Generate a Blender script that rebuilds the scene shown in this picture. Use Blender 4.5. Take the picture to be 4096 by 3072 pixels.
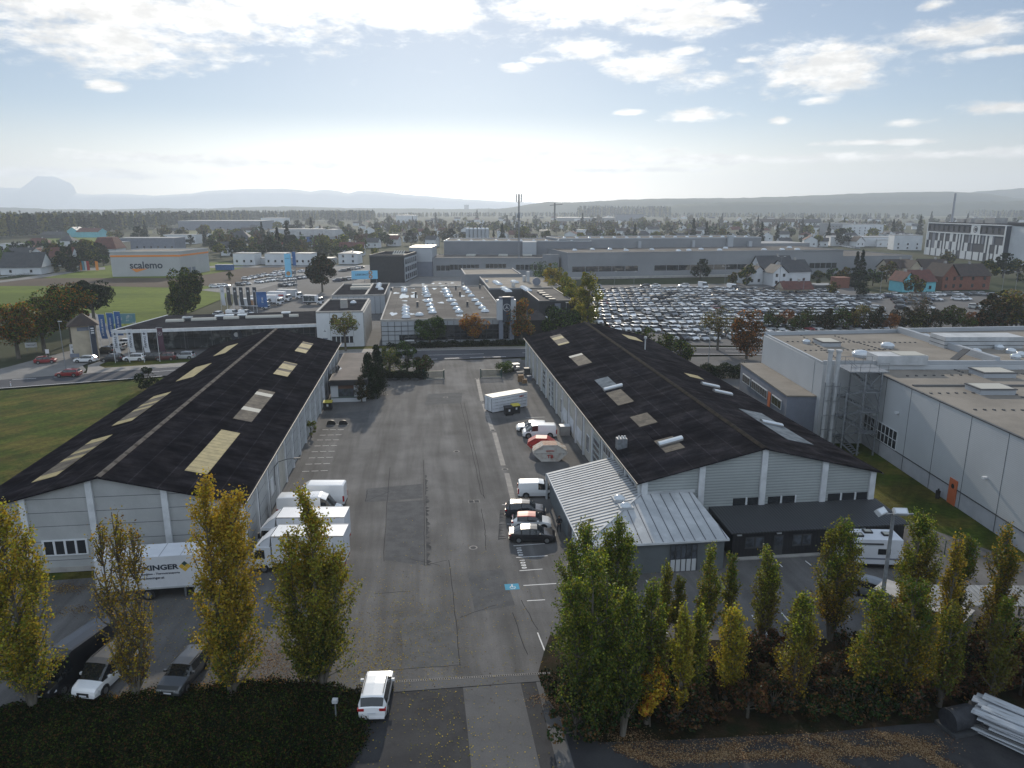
import bpy, math, random
import numpy as np
from mathutils import Vector, Matrix
R = math.radians
SC = bpy.context.scene
COL = SC.collection
for o in list(bpy.data.objects):
 bpy.data.objects.remove(o)
# ------------------------------------------------------------------ camera
FPX, PITCH, CAMH = 2894.0, R(13.7), 32.0
cam = bpy.data.cameras.new('camera')
cam.sensor_width = 36.0
cam.lens = 36.0 * FPX / 4096.0
cam.clip_start = 0.5
cam.clip_end = 30000
camo = bpy.data.objects.new('camera', cam)
COL.objects.link(camo)
camo.location = (0, 0, CAMH)
camo.rotation_euler = (R(90) - PITCH, 0, 0)
SC.camera = camo
# ------------------------------------------------------------------ light
SUN_EL, SUN_AZ = R(22.0), R(-4.5)          # azimuth clockwise from +Y
sd = Vector((math.sin(SUN_AZ) * math.cos(SUN_EL), math.cos(SUN_AZ) * math.cos(SUN_EL), math.sin(SUN_EL)))
sun = bpy.data.lights.new('sun', 'SUN')
sun.energy = 3.2
sun.angle = R(1.2)
sun.color = (1.0, 0.90, 0.75)
suno = bpy.data.objects.new('sun', sun)
COL.objects.link(suno)
suno.rotation_euler = sd.to_track_quat('Z', 'Y').to_euler()
suno.location = (0, 0, 150)
SC.view_settings.view_transform = 'Standard'
SC.view_settings.look = 'None'
SC.view_settings.gamma = 1.0
SC.view_settings.use_curve_mapping = False
SC.view_settings.exposure = 0.28
SC.cycles.max_bounces = 6
SC.cycles.diffuse_bounces = 2
SC.cycles.glossy_bounces = 2
SC.cycles.transmission_bounces = 3
SC.cycles.transparent_max_bounces = 6
SC.cycles.volume_bounces = 1
SC.cycles.sample_clamp_indirect = 4.0
SC.cycles.caustics_reflective = False
SC.cycles.caustics_refractive = False
world = bpy.data.worlds.new('World')
SC.world = world
world.use_nodes = True
class NT:
 """tiny node tree writer"""
 def __init__(s, tree):
  s.t = tree
 def n(s, typ, **kw):
  nd = s.t.nodes.new(typ)
  for k, v in kw.items():
   setattr(nd, k, v)
  return nd
 def l(s, a, b):
  s.t.links.new(a, b)
 def inp(s, nd, i, v):
  if v is None:
   return
  if isinstance(v, bpy.types.NodeSocket):
   s.l(v, nd.inputs[i])
  else:
   nd.inputs[i].default_value = v
 def m(s, op, a=None, b=None, c=None, clamp=False):
  nd = s.n('ShaderNodeMath', operation=op, use_clamp=clamp)
  for i, v in enumerate((a, b, c)):
   s.inp(nd, i, v)
  return nd.outputs[0]
 def vm(s, op, a=None, b=None):
  nd = s.n('ShaderNodeVectorMath', operation=op)
  s.inp(nd, 0, a)
  s.inp(nd, 1, b)
  return nd
 def noise(s, vec, scale, detail=3, rough=0.55, dist=0.0):
  nd = s.n('ShaderNodeTexNoise')
  if vec is not None:
   s.l(vec, nd.inputs['Vector'])
  nd.inputs['Scale'].default_value = scale
  nd.inputs['Detail'].default_value = detail
  nd.inputs['Roughness'].default_value = rough
  nd.inputs['Distortion'].default_value = dist
  return nd.outputs['Fac']
 def ramp(s, fac, lo, hi, a=0.0, b=1.0):
  nd = s.n('ShaderNodeMapRange', interpolation_type='SMOOTHSTEP')
  s.l(fac, nd.inputs[0])
  for i, v in enumerate((lo, hi, a, b)):
   nd.inputs[i + 1].default_value = v
  return nd.outputs[0]
 def mix(s, fac, a, b, typ='MIX'):
  nd = s.n('ShaderNodeMix', data_type='RGBA', blend_type=typ)
  s.inp(nd, 0, fac)
  for i, v in ((6, a), (7, b)):
   if isinstance(v, tuple) and len(v) == 3:
    v = v + (1.0,)
   s.inp(nd, i, v)
  return nd.outputs[2]
def px_dir(px, py):
 """direction of a sky point, measured once from the photograph, as azimuth and elevation"""
 x, y = px - 2048.0, py - 1536.0
 d = Vector((x, FPX * math.cos(PITCH) - y * math.sin(PITCH), -FPX * math.sin(PITCH) - y * math.cos(PITCH))).normalized()
 return math.atan2(d.x, d.y), math.asin(d.z)
def build_world():
 w = NT(world.node_tree)
 world.node_tree.nodes.clear()
 sky = w.n('ShaderNodeTexSky', sky_type='NISHITA')
 sky.sun_disc = False
 sky.sun_elevation = SUN_EL
 sky.sun_rotation = SUN_AZ
 sky.altitude = 300
 sky.air_density = 0.85
 sky.dust_density = 0.24
 sky.ozone_density = 2.0
 tc = w.n('ShaderNodeTexCoord')
 sep = w.n('ShaderNodeSeparateXYZ')
 w.l(tc.outputs['Generated'], sep.inputs[0])
 az = w.m('ARCTAN2', sep.outputs[0], sep.outputs[1])
 el = w.m('ARCSINE', sep.outputs[2])
 cmb = w.n('ShaderNodeCombineXYZ')
 w.l(az, cmb.inputs[0])
 w.l(el, cmb.inputs[1])
 P = cmb.outputs[0]
 # noise stretched along the horizon
 st = w.vm('MULTIPLY', P, (1.0, 2.6, 1.0)).outputs[0]
 n1 = w.noise(st, 9.0, 7, 0.62, 0.3)
 n2 = w.noise(st, 34.0, 5, 0.6, 0.2)
 # cloud banks: px, py, half width, half height in pixels of a 4096 wide view
 banks = [
  (430, 10, 1050, 120), (1400, 20, 1150, 90), (480, 170, 460, 85), (2300, 30, 650, 75),
  (2330, 190, 170, 42), (2700, 85, 250, 55), (2600, 265, 230, 50), (2830, 320, 150, 45),
  (3260, 285, 330, 85), (2060, 268, 70, 20), (2800, 462, 140, 28), (3270, 400, 70, 18),
  (3620, 490, 110, 18), (3870, 120, 240, 50), (4060, 430, 160, 25), (2170, 240, 90, 16),
  (2360, 178, 110, 30), (3120, 482, 35, 14), (2520, 450, 60, 12), (2900, 40, 150, 35),
  (620, 630, 330, 22), (1150, 655, 380, 18), (2250, 615, 420, 26), (2850, 640, 640, 22),
  (3700, 620, 600, 20), (230, 690, 420, 20), (1850, 640, 420, 26), (2500, 680, 500, 14),
  (4090, 195, 200, 18), (3500, 570, 210, 12), (2750, 205, 70, 16), (3330, 190, 60, 13),
  (3000, 240, 60, 14), (440, 345, 60, 16), (3730, 20, 60, 20),
 ]
 best = None
 for px, py, a, b in banks:
  a0, e0 = px_dir(px, py)
  q = w.vm('SUBTRACT', P, (a0, e0, 0)).outputs[0]
  q = w.vm('MULTIPLY', q, (FPX / a, FPX / b, 0)).outputs[0]
  q = w.vm('LENGTH', q).outputs['Value']
  best = q if best is None else w.m('MINIMUM', best, q)
 # a light veil of many small flakes high in the sky
 flake = w.ramp(w.noise(st, 26.0, 6, 0.6), 0.60, 0.75, 0.0, 0.35)
 body = w.m('SUBTRACT', 1.12, best)
 nn = w.m('ADD', w.m('MULTIPLY', w.m('SUBTRACT', n1, 0.5), 2.6), w.m('MULTIPLY', w.m('SUBTRACT', n2, 0.5), 1.5))
 dens = w.m('ADD', body, nn)
 cl = w.ramp(dens, -0.05, 0.85)
 cl = w.m('MULTIPLY', cl, w.ramp(best, 1.25, 1.7, 1.0, 0.0))
 cl = w.m('MAXIMUM', cl, w.m('MULTIPLY', flake, w.ramp(el, 0.10, 0.2)))
 # closeness to the sun: clouds in front of it glow
 dt = w.vm('DOT_PRODUCT', tc.outputs['Generated'], tuple(sd)).outputs['Value']
 glow = w.m('POWER', w.m('MAXIMUM', dt, 0.0), 14.0)
 veil = w.m('POWER', w.m('MAXIMUM', dt, 0.0), 60.0)
 shade = w.ramp(w.noise(st, 20.0, 5, .65), 0.35, 0.7, 0.74, 1.08)
 cb = w.m('MULTIPLY', w.m('MULTIPLY_ADD', glow, 8.0, 14.5), shade)
 cc = w.n('ShaderNodeCombineColor')
 w.l(cb, cc.inputs[0])
 w.l(w.m('MULTIPLY', cb, 0.975), cc.inputs[1])
 w.l(w.m('MULTIPLY', cb, 0.93), cc.inputs[2])
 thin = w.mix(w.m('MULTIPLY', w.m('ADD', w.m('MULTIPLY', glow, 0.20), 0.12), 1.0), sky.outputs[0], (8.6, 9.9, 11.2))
 thin = w.mix(w.ramp(dt, 0.15, 0.72, 0.85, 0.0), thin, (10.6, 12.4, 14.6))  # pale sky away from the sun, added to brighten the shaded walls
 low = w.ramp(el, 0.0, 0.125, 0.95, 0.0)
 da = w.m('MULTIPLY', w.m('ADD', az, 0.12), 2.9)
 gl = w.m('EXPONENT', w.m('MULTIPLY', w.m('MULTIPLY', da, da), -1.0))
 gv = w.m('MULTIPLY_ADD', gl, 26.0, 9.0)
 gc = w.n('ShaderNodeCombineColor')
 for i, q in enumerate((1.0, 0.93, 0.80)):
  w.l(w.m('MULTIPLY', gv, q), gc.inputs[i])
 thin = w.mix(low, thin, gc.outputs[0])
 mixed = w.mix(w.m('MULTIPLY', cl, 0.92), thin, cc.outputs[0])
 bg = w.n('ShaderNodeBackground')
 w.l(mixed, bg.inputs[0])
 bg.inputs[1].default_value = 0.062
 out = w.n('ShaderNodeOutputWorld')
 w.l(bg.outputs[0], out.inputs[0])
 world.cycles.sampling_method = 'MANUAL'
 world.cycles.sample_map_resolution = 512
build_world()
# ------------------------------------------------------------------ placing helpers
TH = R(6.9)
CT, ST = math.cos(TH), math.sin(TH)
def at(px, py, z=0.0):
 """world point at height z seen at a pixel of the 4096 x 3072 photograph"""
 x, y = px - 2048.0, py - 1536.0
 dx, dy, dz = x, FPX * math.cos(PITCH) - y * math.sin(PITCH), -FPX * math.sin(PITCH) - y * math.cos(PITCH)
 t = (z - CAMH) / dz
 return dx * t, dy * t
def uv2xy(u, v):
 return u * CT - v * ST, u * ST + v * CT
def uvp(px, py, z=0.0):
 X, Y = at(px, py, z)
 return X * CT + Y * ST, -X * ST + Y * CT
# ------------------------------------------------------------------ materials
MATS = {}
def mat(name, col, col2=None, rough=0.75, metal=0.0, scale=1.0, detail=4, lo=0.35, hi=0.65, bump=0.0, bscale=None,
  fine=0.0, fscale=40.0, wave=None, world_co=False, spec=0.5, coat=0.0, objcol=False, emit=None, alpha=None,
  trans=0.0, streak=None, lap=None, attr=False, stretch=(1, 1, 1), rvar=0.0, island=0.0):
 if name in MATS:
  return MATS[name]
 m = bpy.data.materials.new(name)
 m.use_nodes = True
 w = NT(m.node_tree)
 b = m.node_tree.nodes['Principled BSDF']
 if world_co:
  co = w.n('ShaderNodeNewGeometry').outputs['Position']
 else:
  co = w.n('ShaderNodeTexCoord').outputs['Object']
 if stretch != (1, 1, 1):
  co = w.vm('MULTIPLY', co, stretch).outputs[0]
 base = col + (1.0,) if len(col) == 3 else col
 c = None
 if attr:
  c = w.n('ShaderNodeVertexColor', layer_name='Col').outputs[0]
 if objcol:
  c = w.n('ShaderNodeObjectInfo').outputs['Color']
 if col2 is not None:
  f = w.ramp(w.noise(co, scale, detail, 0.6), lo, hi)
  c = w.mix(f, c if c is not None else base, col2)
 if fine:
  f = w.noise(co, fscale, 3, 0.7)
  g = w.m('MULTIPLY_ADD', f, 2 * fine, 1.0 - fine)
  cmb = w.n('ShaderNodeCombineColor')
  for i in range(3):
   w.l(g, cmb.inputs[i])
  c = w.mix(1.0, c if c is not None else base, cmb.outputs[0], 'MULTIPLY')
 if streak:
  sc, amt, ang = streak
  rt = w.n('ShaderNodeVectorRotate', rotation_type='Z_AXIS')
  w.l(co, rt.inputs['Vector'])
  rt.inputs['Angle'].default_value = ang
  sv = w.vm('MULTIPLY', rt.outputs[0], (1.0, 0.07, 1.0)).outputs[0]
  f = w.ramp(w.noise(sv, sc, 5, 0.6, 0.4), 0.3, 0.7, 1 - amt, 1 + amt * .6)
  f = w.m('MULTIPLY', f, w.ramp(w.noise(co, sc * .28, 3), 0.3, 0.7, 1 - amt * .6, 1 + amt * .5))
  cmb = w.n('ShaderNodeCombineColor')
  for i in range(3):
   w.l(f, cmb.inputs[i])
  c = w.mix(1.0, c if c is not None else base, cmb.outputs[0], 'MULTIPLY')
 if lap:
  nd = w.n('ShaderNodeSeparateXYZ')
  w.l(co, nd.inputs[0])
  fr = w.m('FRACT', w.m('DIVIDE', nd.outputs['XYZ'.index(lap[0])], lap[1]))
  g = w.m('MULTIPLY_ADD', w.m('LESS_THAN', fr, lap[2]), lap[3], 1.0)
  cmb = w.n('ShaderNodeCombineColor')
  for i in range(3):
   w.l(g, cmb.inputs[i])
  c = w.mix(1.0, c if c is not None else base, cmb.outputs[0], 'MULTIPLY')
 hgt = None
 if wave:
  axis, wl, dep, dark = wave
  nd = w.n('ShaderNodeSeparateXYZ')
  w.l(co, nd.inputs[0])
  s = w.m('SINE', w.m('MULTIPLY', nd.outputs['XYZ'.index(axis)], 2 * math.pi / wl))
  hgt = w.m('MULTIPLY', s, dep)
  if dark:
   g = w.ramp(s, -1.0, -0.6, 1.0 - dark, 1.0)
   cmb = w.n('ShaderNodeCombineColor')
   for i in range(3):
    w.l(g, cmb.inputs[i])
   c = w.mix(1.0, c if c is not None else base, cmb.outputs[0], 'MULTIPLY')
 if c is not None:
  w.l(c, b.inputs['Base Color'])
 else:
  b.inputs['Base Color'].default_value = base
 b.inputs['Roughness'].default_value = rough
 if rvar:
  w.l(w.ramp(w.noise(co, scale * 0.7, 4), 0.3, 0.7, max(0.02, rough - rvar), min(1, rough + rvar)), b.inputs['Roughness'])
 b.inputs['Metallic'].default_value = metal
 b.inputs['Specular IOR Level'].default_value = spec
 if coat:
  b.inputs['Coat Weight'].default_value = coat
  b.inputs['Coat Roughness'].default_value = 0.04
 if bump:
  nz = w.m('MULTIPLY', w.noise(co, bscale or scale * 6, 4, 0.65), bump)
  hgt = nz if hgt is None else w.m('ADD', hgt, nz)
 if hgt is not None:
  bn = w.n('ShaderNodeBump')
  bn.inputs['Strength'].default_value = 1.0
  bn.inputs['Distance'].default_value = 1.0
  w.l(hgt, bn.inputs['Height'])
  w.l(bn.outputs[0], b.inputs['Normal'])
 if emit:
  b.inputs['Emission Color'].default_value = emit[0] + (1.0,)
  b.inputs['Emission Strength'].default_value = emit[1]
 if trans:      # leaves: light through
  tr = w.n('ShaderNodeBsdfTranslucent')
  mx = w.n('ShaderNodeMixShader')
  mx.inputs[0].default_value = trans
  if c is not None:
   bright = w.mix(1.0, c, (1.5, 1.45, 0.8), 'MULTIPLY')
   w.l(bright, tr.inputs[0])
  else:
   tr.inputs[0].default_value = base
  w.l(b.outputs[0], mx.inputs[1])
  w.l(tr.outputs[0], mx.inputs[2])
  w.l(mx.outputs[0], m.node_tree.nodes['Material Output'].inputs[0])
 MATS[name] = m
 return m
# ------------------------------------------------------------------ mesh builder
class MB:
 def __init__(s, off=(0, 0, 0)):
  s.v, s.f, s.mi, s.off = [], [], [], off
 def poly(s, pts, mi=0):
  i = len(s.v)
  s.v += [(p[0] - s.off[0], p[1] - s.off[1], p[2] - s.off[2]) for p in pts]
  s.f.append(tuple(range(i, i + len(pts))))
  s.mi.append(mi)
  return s
 def box(s, x0, x1, y0, y1, z0, z1, mi=0):
  if x0 > x1: x0, x1 = x1, x0
  if y0 > y1: y0, y1 = y1, y0
  return s.hull([(x0, y0), (x1, y0), (x1, y1), (x0, y1)], z0, z1, mi)
 def hull(s, pts, z0, z1, mi=0):
  """vertical prism over a polygon given counter clockwise; z0 / z1 may be lists"""
  n = len(pts)
  a = [z0] * n if not isinstance(z0, (list, tuple)) else z0
  b = [z1] * n if not isinstance(z1, (list, tuple)) else z1
  i = len(s.v)
  o = s.off
  s.v += [(p[0] - o[0], p[1] - o[1], a[k] - o[2]) for k, p in enumerate(pts)]
  s.v += [(p[0] - o[0], p[1] - o[1], b[k] - o[2]) for k, p in enumerate(pts)]
  s.f.append(tuple(i + k for k in reversed(range(n))))
  s.f.append(tuple(i + n + k for k in range(n)))
  for k in range(n):
   k2 = (k + 1) % n
   s.f.append((i + k, i + k2, i + n + k2, i + n + k))
  s.mi += [mi] * (n + 2)
  return s
 def bar(s, p, q, w, h=None, mi=0, up=(0, 0, 1)):
  """rectangular bar between two points"""
  h = h or w
  p, q = Vector(p), Vector(q)
  d = (q - p).normalized()
  up = Vector(up)
  if abs(d.dot(up)) > 0.98:
   up = Vector((0, 1, 0))
  a = d.cross(up).normalized() * w / 2
  b = a.cross(d).normalized() * h / 2
  i = len(s.v)
  o = Vector(s.off)
  for c in (p, q):
   for k in ((-1, -1), (1, -1), (1, 1), (-1, 1)):
    s.v.append(tuple(c + a * k[0] + b * k[1] - o))
  s.f += [(i, i + 3, i + 2, i + 1), (i + 4, i + 5, i + 6, i + 7)] + [(i + k, i + (k + 1) % 4, i + 4 + (k + 1) % 4, i + 4 + k) for k in range(4)]
  s.mi += [mi] * 6
  return s
 def cyl(s, p, q, r, n=12, r2=None, mi=0):
  r2 = r if r2 is None else r2
  p, q = Vector(p), Vector(q)
  d = (q - p).normalized()
  a = d.orthogonal().normalized()
  b = d.cross(a)
  i = len(s.v)
  o = Vector(s.off)
  for c, rr in ((p, r), (q, r2)):
   for k in range(n):
    t = 2 * math.pi * k / n
    s.v.append(tuple(c + (a * math.cos(t) + b * math.sin(t)) * rr - o))
  for k in range(n):
   k2 = (k + 1) % n
   s.f.append((i + k, i + k2, i + n + k2, i + n + k))
  s.f.append(tuple(i + k for k in reversed(range(n))))
  s.f.append(tuple(i + n + k for k in range(n)))
  s.mi += [mi] * (n + 2)
  return s
 def tube(s, pts, r, n=6, mi=0):
  for k in range(len(pts) - 1):
   rr = r if not isinstance(r, (list, tuple)) else r[k]
   r2 = r if not isinstance(r, (list, tuple)) else r[k + 1]
   s.cyl(pts[k], pts[k + 1], rr, n, r2, mi)
  return s
 def dome(s, cx, cy, z, rx, ry, h, n=12, m=4, mi=0):
  i = len(s.v)
  o = s.off
  for j in range(m):
   t = j / m * math.pi / 2
   for k in range(n):
    a = 2 * math.pi * k / n
    ca, sa = math.cos(a), math.sin(a)
    q = 0.62
    s.v.append((cx + rx * math.cos(t) * math.copysign(abs(ca) ** q, ca) - o[0], cy + ry * math.cos(t) * math.copysign(abs(sa) ** q, sa) - o[1], z + h * math.sin(t) - o[2]))
  s.v.append((cx - o[0], cy - o[1], z + h - o[2]))
  for j in range(m - 1):
   for k in range(n):
    k2 = (k + 1) % n
    s.f.append((i + j * n + k, i + j * n + k2, i + (j + 1) * n + k2, i + (j + 1) * n + k))
    s.mi.append(mi)
  for k in range(n):
   s.f.append((i + (m - 1) * n + k, i + (m - 1) * n + (k + 1) % n, i + m * n))
   s.mi.append(mi)
  return s
 def xf(s, M, start=0):
  for k in range(start, len(s.v)):
   s.v[k] = tuple(M @ Vector(s.v[k]))
  return s
 def mesh(s, name, mats, smooth=None):
  me = bpy.data.meshes.new(name)
  me.from_pydata(s.v, [], s.f)
  for m in (mats if isinstance(mats, (list, tuple)) else [mats]):
   me.materials.append(m)
  if any(s.mi):
   me.polygons.foreach_set('material_index', s.mi)
  if smooth:
   me.polygons.foreach_set('use_smooth', [True] * len(s.f))
   me.update()
   me.set_sharp_from_angle(angle=R(smooth))
  me.update()
  return me
 def build(s, name, mats, parent=None, smooth=None):
  o = bpy.data.objects.new(name, s.mesh(name, mats, smooth))
  COL.objects.link(o)
  if parent is not None:
   o.parent = parent
  return o
def tag(o, label=None, cat=None, group=None, kind=None):
 if label: o['label'] = label
 if cat: o['category'] = cat
 if group: o['group'] = group
 if kind: o['kind'] = kind
 return o
def thing(name, label, cat, loc=(0, 0, 0), rz=0.0, group=None):
 o = bpy.data.objects.new(name, None)
 COL.objects.link(o)
 o.empty_display_size = 0.5
 o.location = loc
 o.rotation_euler = (0, 0, rz)
 return tag(o, label, cat, group)
def uvthing(name, label, cat, u, v, group=None):
 """a thing whose parts are given in the estate's own u / v frame; returns it and the offset of its builders"""
 X, Y = uv2xy(u, v)
 return thing(name, label, cat, (X, Y, 0), TH, group), (u, v, 0)
def kids(o):
 return [c for c in KIDS.get(o.name, [])]
def copy_tree(o, parent=None):
 c = o.copy()
 COL.objects.link(c)
 if parent is not None:
  c.parent = parent
 for ch in list(o.children):
  copy_tree(ch, c)
 return c
def struct(name, mb, m, smooth=None):
 return tag(mb.build(name, m, None, smooth), kind='structure')
def sheet(name, pts, z, m, kind='structure'):
 """a flat ground sheet over a polygon of world points"""
 return struct(name, MB().poly([(p[0], p[1], z) for p in pts]), m)
def pxsheet(name, pts, z, m):
 return sheet(name, [at(*p) for p in pts], z, m)
def ribbon(mb, pts, w, z):
 """strip of width w along world points"""
 for k in range(len(pts) - 1):
  a, b = Vector(pts[k] + (0,)), Vector(pts[k + 1] + (0,))
  d = (b - a).normalized()
  n = Vector((-d.y, d.x, 0)) * w / 2
  mb.poly([(*(a - n).xy, z), (*(b - n).xy, z), (*(b + n).xy, z), (*(a + n).xy, z)])
 return mb
HAZE = 0.00017
rnd = random.Random(7)
WHITE, BLACK = (0.78, 0.79, 0.80), (0.012, 0.012, 0.014)
# ------------------------------------------------------------------ shared materials
M = {}
M['asphalt'] = mat('yard_asphalt', (0.108, 0.105, 0.104), (0.142, 0.138, 0.136), rough=0.95, scale=0.22, detail=8, lo=0.3, hi=0.7, fine=0.30, fscale=7.0, bump=0.03, bscale=14, world_co=True, spec=0.2, streak=(.5, .28, -TH))
M['asphalt_dark'] = mat('fresh_asphalt', (0.035, 0.035, 0.038), (0.05, 0.05, 0.052), rough=0.95, scale=0.4, fine=0.3, fscale=9.0, world_co=True, spec=0.2)
M['asphalt_mid'] = mat('worn_asphalt', (0.095, 0.095, 0.098), (0.115, 0.114, 0.115), rough=0.95, scale=0.3, fine=0.3, fscale=9.0, world_co=True, spec=0.2)
M['asphalt_pale'] = mat('pale_asphalt', (0.17, 0.165, 0.16), (0.21, 0.205, 0.2), rough=0.95, scale=0.2, fine=0.2, fscale=5.0, world_co=True, spec=0.2)
M['road'] = mat('road_asphalt', (0.075, 0.078, 0.088), (0.10, 0.10, 0.11), rough=0.95, scale=0.12, fine=0.2, fscale=4.0, world_co=True, spec=0.08)
M['crack'] = mat('bitumen_joint', (0.035, 0.035, 0.037), rough=1, spec=.05)
M['stain'] = mat('asphalt_stain', (0.05, 0.05, 0.052), (0.085, 0.085, 0.087), rough=1, spec=.08, scale=0.8, fine=0.3, fscale=8, world_co=True)
M['line'] = mat('road_paint', (0.62, 0.62, 0.62), (0.35, 0.35, 0.35), rough=0.7, scale=1.5, lo=0.55, hi=0.75, world_co=True)
M['concrete'] = mat('concrete', (0.36, 0.35, 0.33), (0.28, 0.27, 0.26), rough=0.85, scale=0.8, fine=0.12, fscale=12)
M['gutterc'] = mat('concrete_channel', (0.24, 0.225, 0.21), (0.18, 0.17, 0.165), rough=0.85, scale=0.9, fine=0.15, fscale=10)
M['grass'] = mat('meadow_grass', (0.045, 0.066, 0.008), (0.085, 0.078, 0.016), rough=1.0, scale=0.16, detail=9, lo=.42, hi=.6, fine=0.8, fscale=1.6, streak=(.5, .3, .6), world_co=True, bump=0.15, bscale=3.0, spec=0.1)
M['grass_bright'] = mat('crop_green', (0.115, 0.15, 0.020), (0.075, 0.105, 0.014), rough=1.0, scale=0.05, detail=8, fine=0.55, fscale=0.9, world_co=True, spec=0.1, stretch=(0.4, 1, 1))
M['plough'] = mat('ploughed_soil', (0.105, 0.080, 0.062), (0.082, 0.064, 0.05), rough=1.0, scale=0.03, detail=6, fine=0.15, fscale=1.0, world_co=True, spec=0.1)
M['ground'] = mat('town_ground', (0.03, 0.042, 0.018), (0.06, 0.06, 0.035), rough=1.0, scale=0.012, detail=8, fine=0.3, fscale=0.2, world_co=True, spec=0.1)
M['field'] = mat('far_field', (0.10, 0.12, 0.05), (0.14, 0.12, 0.075), rough=1.0, scale=0.004, detail=3, world_co=True, spec=0.1, stretch=(0.5, 2, 1))
M['soil'] = mat('leaf_litter_soil', (0.035, 0.024, 0.014), (0.014, 0.017, 0.007), rough=1.0, scale=0.7, detail=6, fine=0.5, fscale=9, world_co=True, bump=0.08, bscale=4, spec=0.1)
M['fibre'] = mat('dark_fibre_cement', (0.0095, 0.0095, 0.0125), (0.027, 0.0255, 0.030), rough=1.0, scale=0.5, detail=8, lo=0.35, hi=0.75, lap=('X', 2.42, .045, .8), streak=(.8, .35, R(90)), fine=0.35, fscale=6, wave=('Y', 0.18, 0.010, 0.35), bump=0.02, bscale=2.0, spec=0.0)
M['fibre_b'] = mat('weathered_fibre_cement', (0.0145, 0.0145, 0.018), (0.034, 0.032, 0.036), rough=1.0, scale=0.4, detail=8, lo=0.35, hi=0.75, lap=('X', 2.42, .045, .6), streak=(.8, .4, R(90)), fine=0.6, fscale=5, wave=('Y', 0.18, 0.010, 0.35), bump=0.02, bscale=2.0, spec=0.0)
M['grp'] = mat('yellowed_rooflight', (0.33, 0.28, 0.145), (0.25, 0.215, 0.115), rough=0.8, spec=.2, scale=1.2, fine=0.15, fscale=5, wave=('Y', 0.9, 0.0, 0.22))
M['grp_d'] = mat('dirty_rooflight', (0.11, 0.098, 0.08), (0.055, 0.05, 0.046), rough=0.85, spec=.15, scale=0.9, fine=0.3, fscale=6, wave=('Y', 0.45, 0.0, 0.4))
M['grp_w'] = mat('pale_rooflight', (0.42, 0.41, 0.37), rough=0.8, spec=.2, fine=0.1)
M['grp_b'] = mat('clear_rooflight', (0.14, 0.17, 0.20), (0.08, 0.10, 0.12), rough=1, scale=0.8, fine=0.2, fscale=4, spec=0.1)
M['ridge'] = mat('ridge_cap', (0.12, 0.108, 0.098), (0.08, 0.07, 0.065), rough=1, spec=.1, scale=1.0, fine=0.2, wave=('Y', 2.4, 0.0, 0.5))
M['panel'] = mat('grey_wall_panel', (0.40, 0.41, 0.41), (0.35, 0.36, 0.36), rough=0.85, scale=0.5, detail=6, fine=0.10, fscale=9, bump=0.004, bscale=20)
M['clad'] = mat('ribbed_wall_cladding', (0.37, 0.40, 0.40), (0.33, 0.36, 0.36), rough=0.7, scale=0.3, fine=0.06, fscale=9, wave=('Z', 0.30, 0.008, 0.38))
M['pilaster'] = mat('white_pilaster', (0.62, 0.64, 0.66), (0.52, 0.54, 0.56), rough=0.75, scale=1.0, fine=0.06)
M['cream'] = mat('cream_wall_panel', (0.46, 0.44, 0.39), (0.38, 0.37, 0.33), rough=0.8, scale=0.6, fine=0.1, fscale=6)
M['joint'] = mat('panel_joint', (0.10, 0.11, 0.12), rough=0.9)
M['glass'] = mat('window_glass', (0.018, 0.022, 0.026), rough=0.06, spec=0.9)
M['glass_blue'] = mat('blinded_glass', (0.10, 0.115, 0.14), (0.04, 0.045, 0.05), rough=0.15, scale=1.2, spec=0.8)
M['frame'] = mat('white_window_frame', (0.62, 0.64, 0.66), rough=0.5)
M['steel'] = mat('galvanised_steel', (0.28, 0.30, 0.32), (0.20, 0.21, 0.23), rough=0.5, metal=0.5, scale=3, fine=0.15)
M['zinc'] = mat('sheet_metal_roof', (0.46, 0.475, 0.49), (0.36, 0.375, 0.39), rough=0.7, metal=0.0, scale=0.5, detail=6, fine=0.12, fscale=3)
M['zinc_r'] = mat('roof_seam', (0.13, 0.135, 0.15), rough=0.6)
M['darkgrey'] = mat('dark_grey_trim', (0.05, 0.053, 0.058), (0.065, 0.068, 0.072), rough=0.6, scale=1.5)
M['blackclad'] = mat('black_cladding', (0.014, 0.015, 0.018), (0.022, 0.023, 0.026), rough=0.65, scale=1.0, wave=('X', 0.35, 0.003, 0.3))
M['blackroof'] = mat('dark_roof_felt', (0.026, 0.026, 0.030), (0.040, 0.040, 0.044), rough=1.0, spec=0.0, scale=0.4, fine=0.3, fscale=6)
M['gravelroof'] = mat('gravel_roof', (0.25, 0.225, 0.195), (0.19, 0.172, 0.15), rough=0.95, scale=0.15, detail=8, fine=0.15, fscale=5, spec=0.15)
M['wetroof'] = mat('wet_bitumen_roof', (0.155, 0.145, 0.135), (0.10, 0.094, 0.09), rough=0.95, scale=0.12, detail=8, fine=0.2, fscale=3, spec=0.05)
M['puddle'] = mat('roof_puddle', (0.02, 0.02, 0.022), rough=0.02, spec=1.0, coat=1.0)
M['whitewall'] = mat('white_render', (0.60, 0.62, 0.64), (0.54, 0.56, 0.585), rough=0.8, scale=0.2, fine=0.04)
M['silver'] = mat('silver_wall_panel', (0.40, 0.425, 0.455), (0.36, 0.385, 0.415), rough=0.55, metal=0.15, scale=0.15, fine=0.05, wave=('Z', 0.25, 0.003, 0.12))
M['slate'] = mat('blue_grey_render', (0.17, 0.19, 0.235), (0.145, 0.16, 0.20), rough=0.75, scale=0.4, fine=0.06)
M['factory'] = mat('grey_factory_wall', (0.235, 0.245, 0.26), (0.20, 0.21, 0.225), rough=0.8, scale=0.06, fine=0.05, fscale=2)
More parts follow.
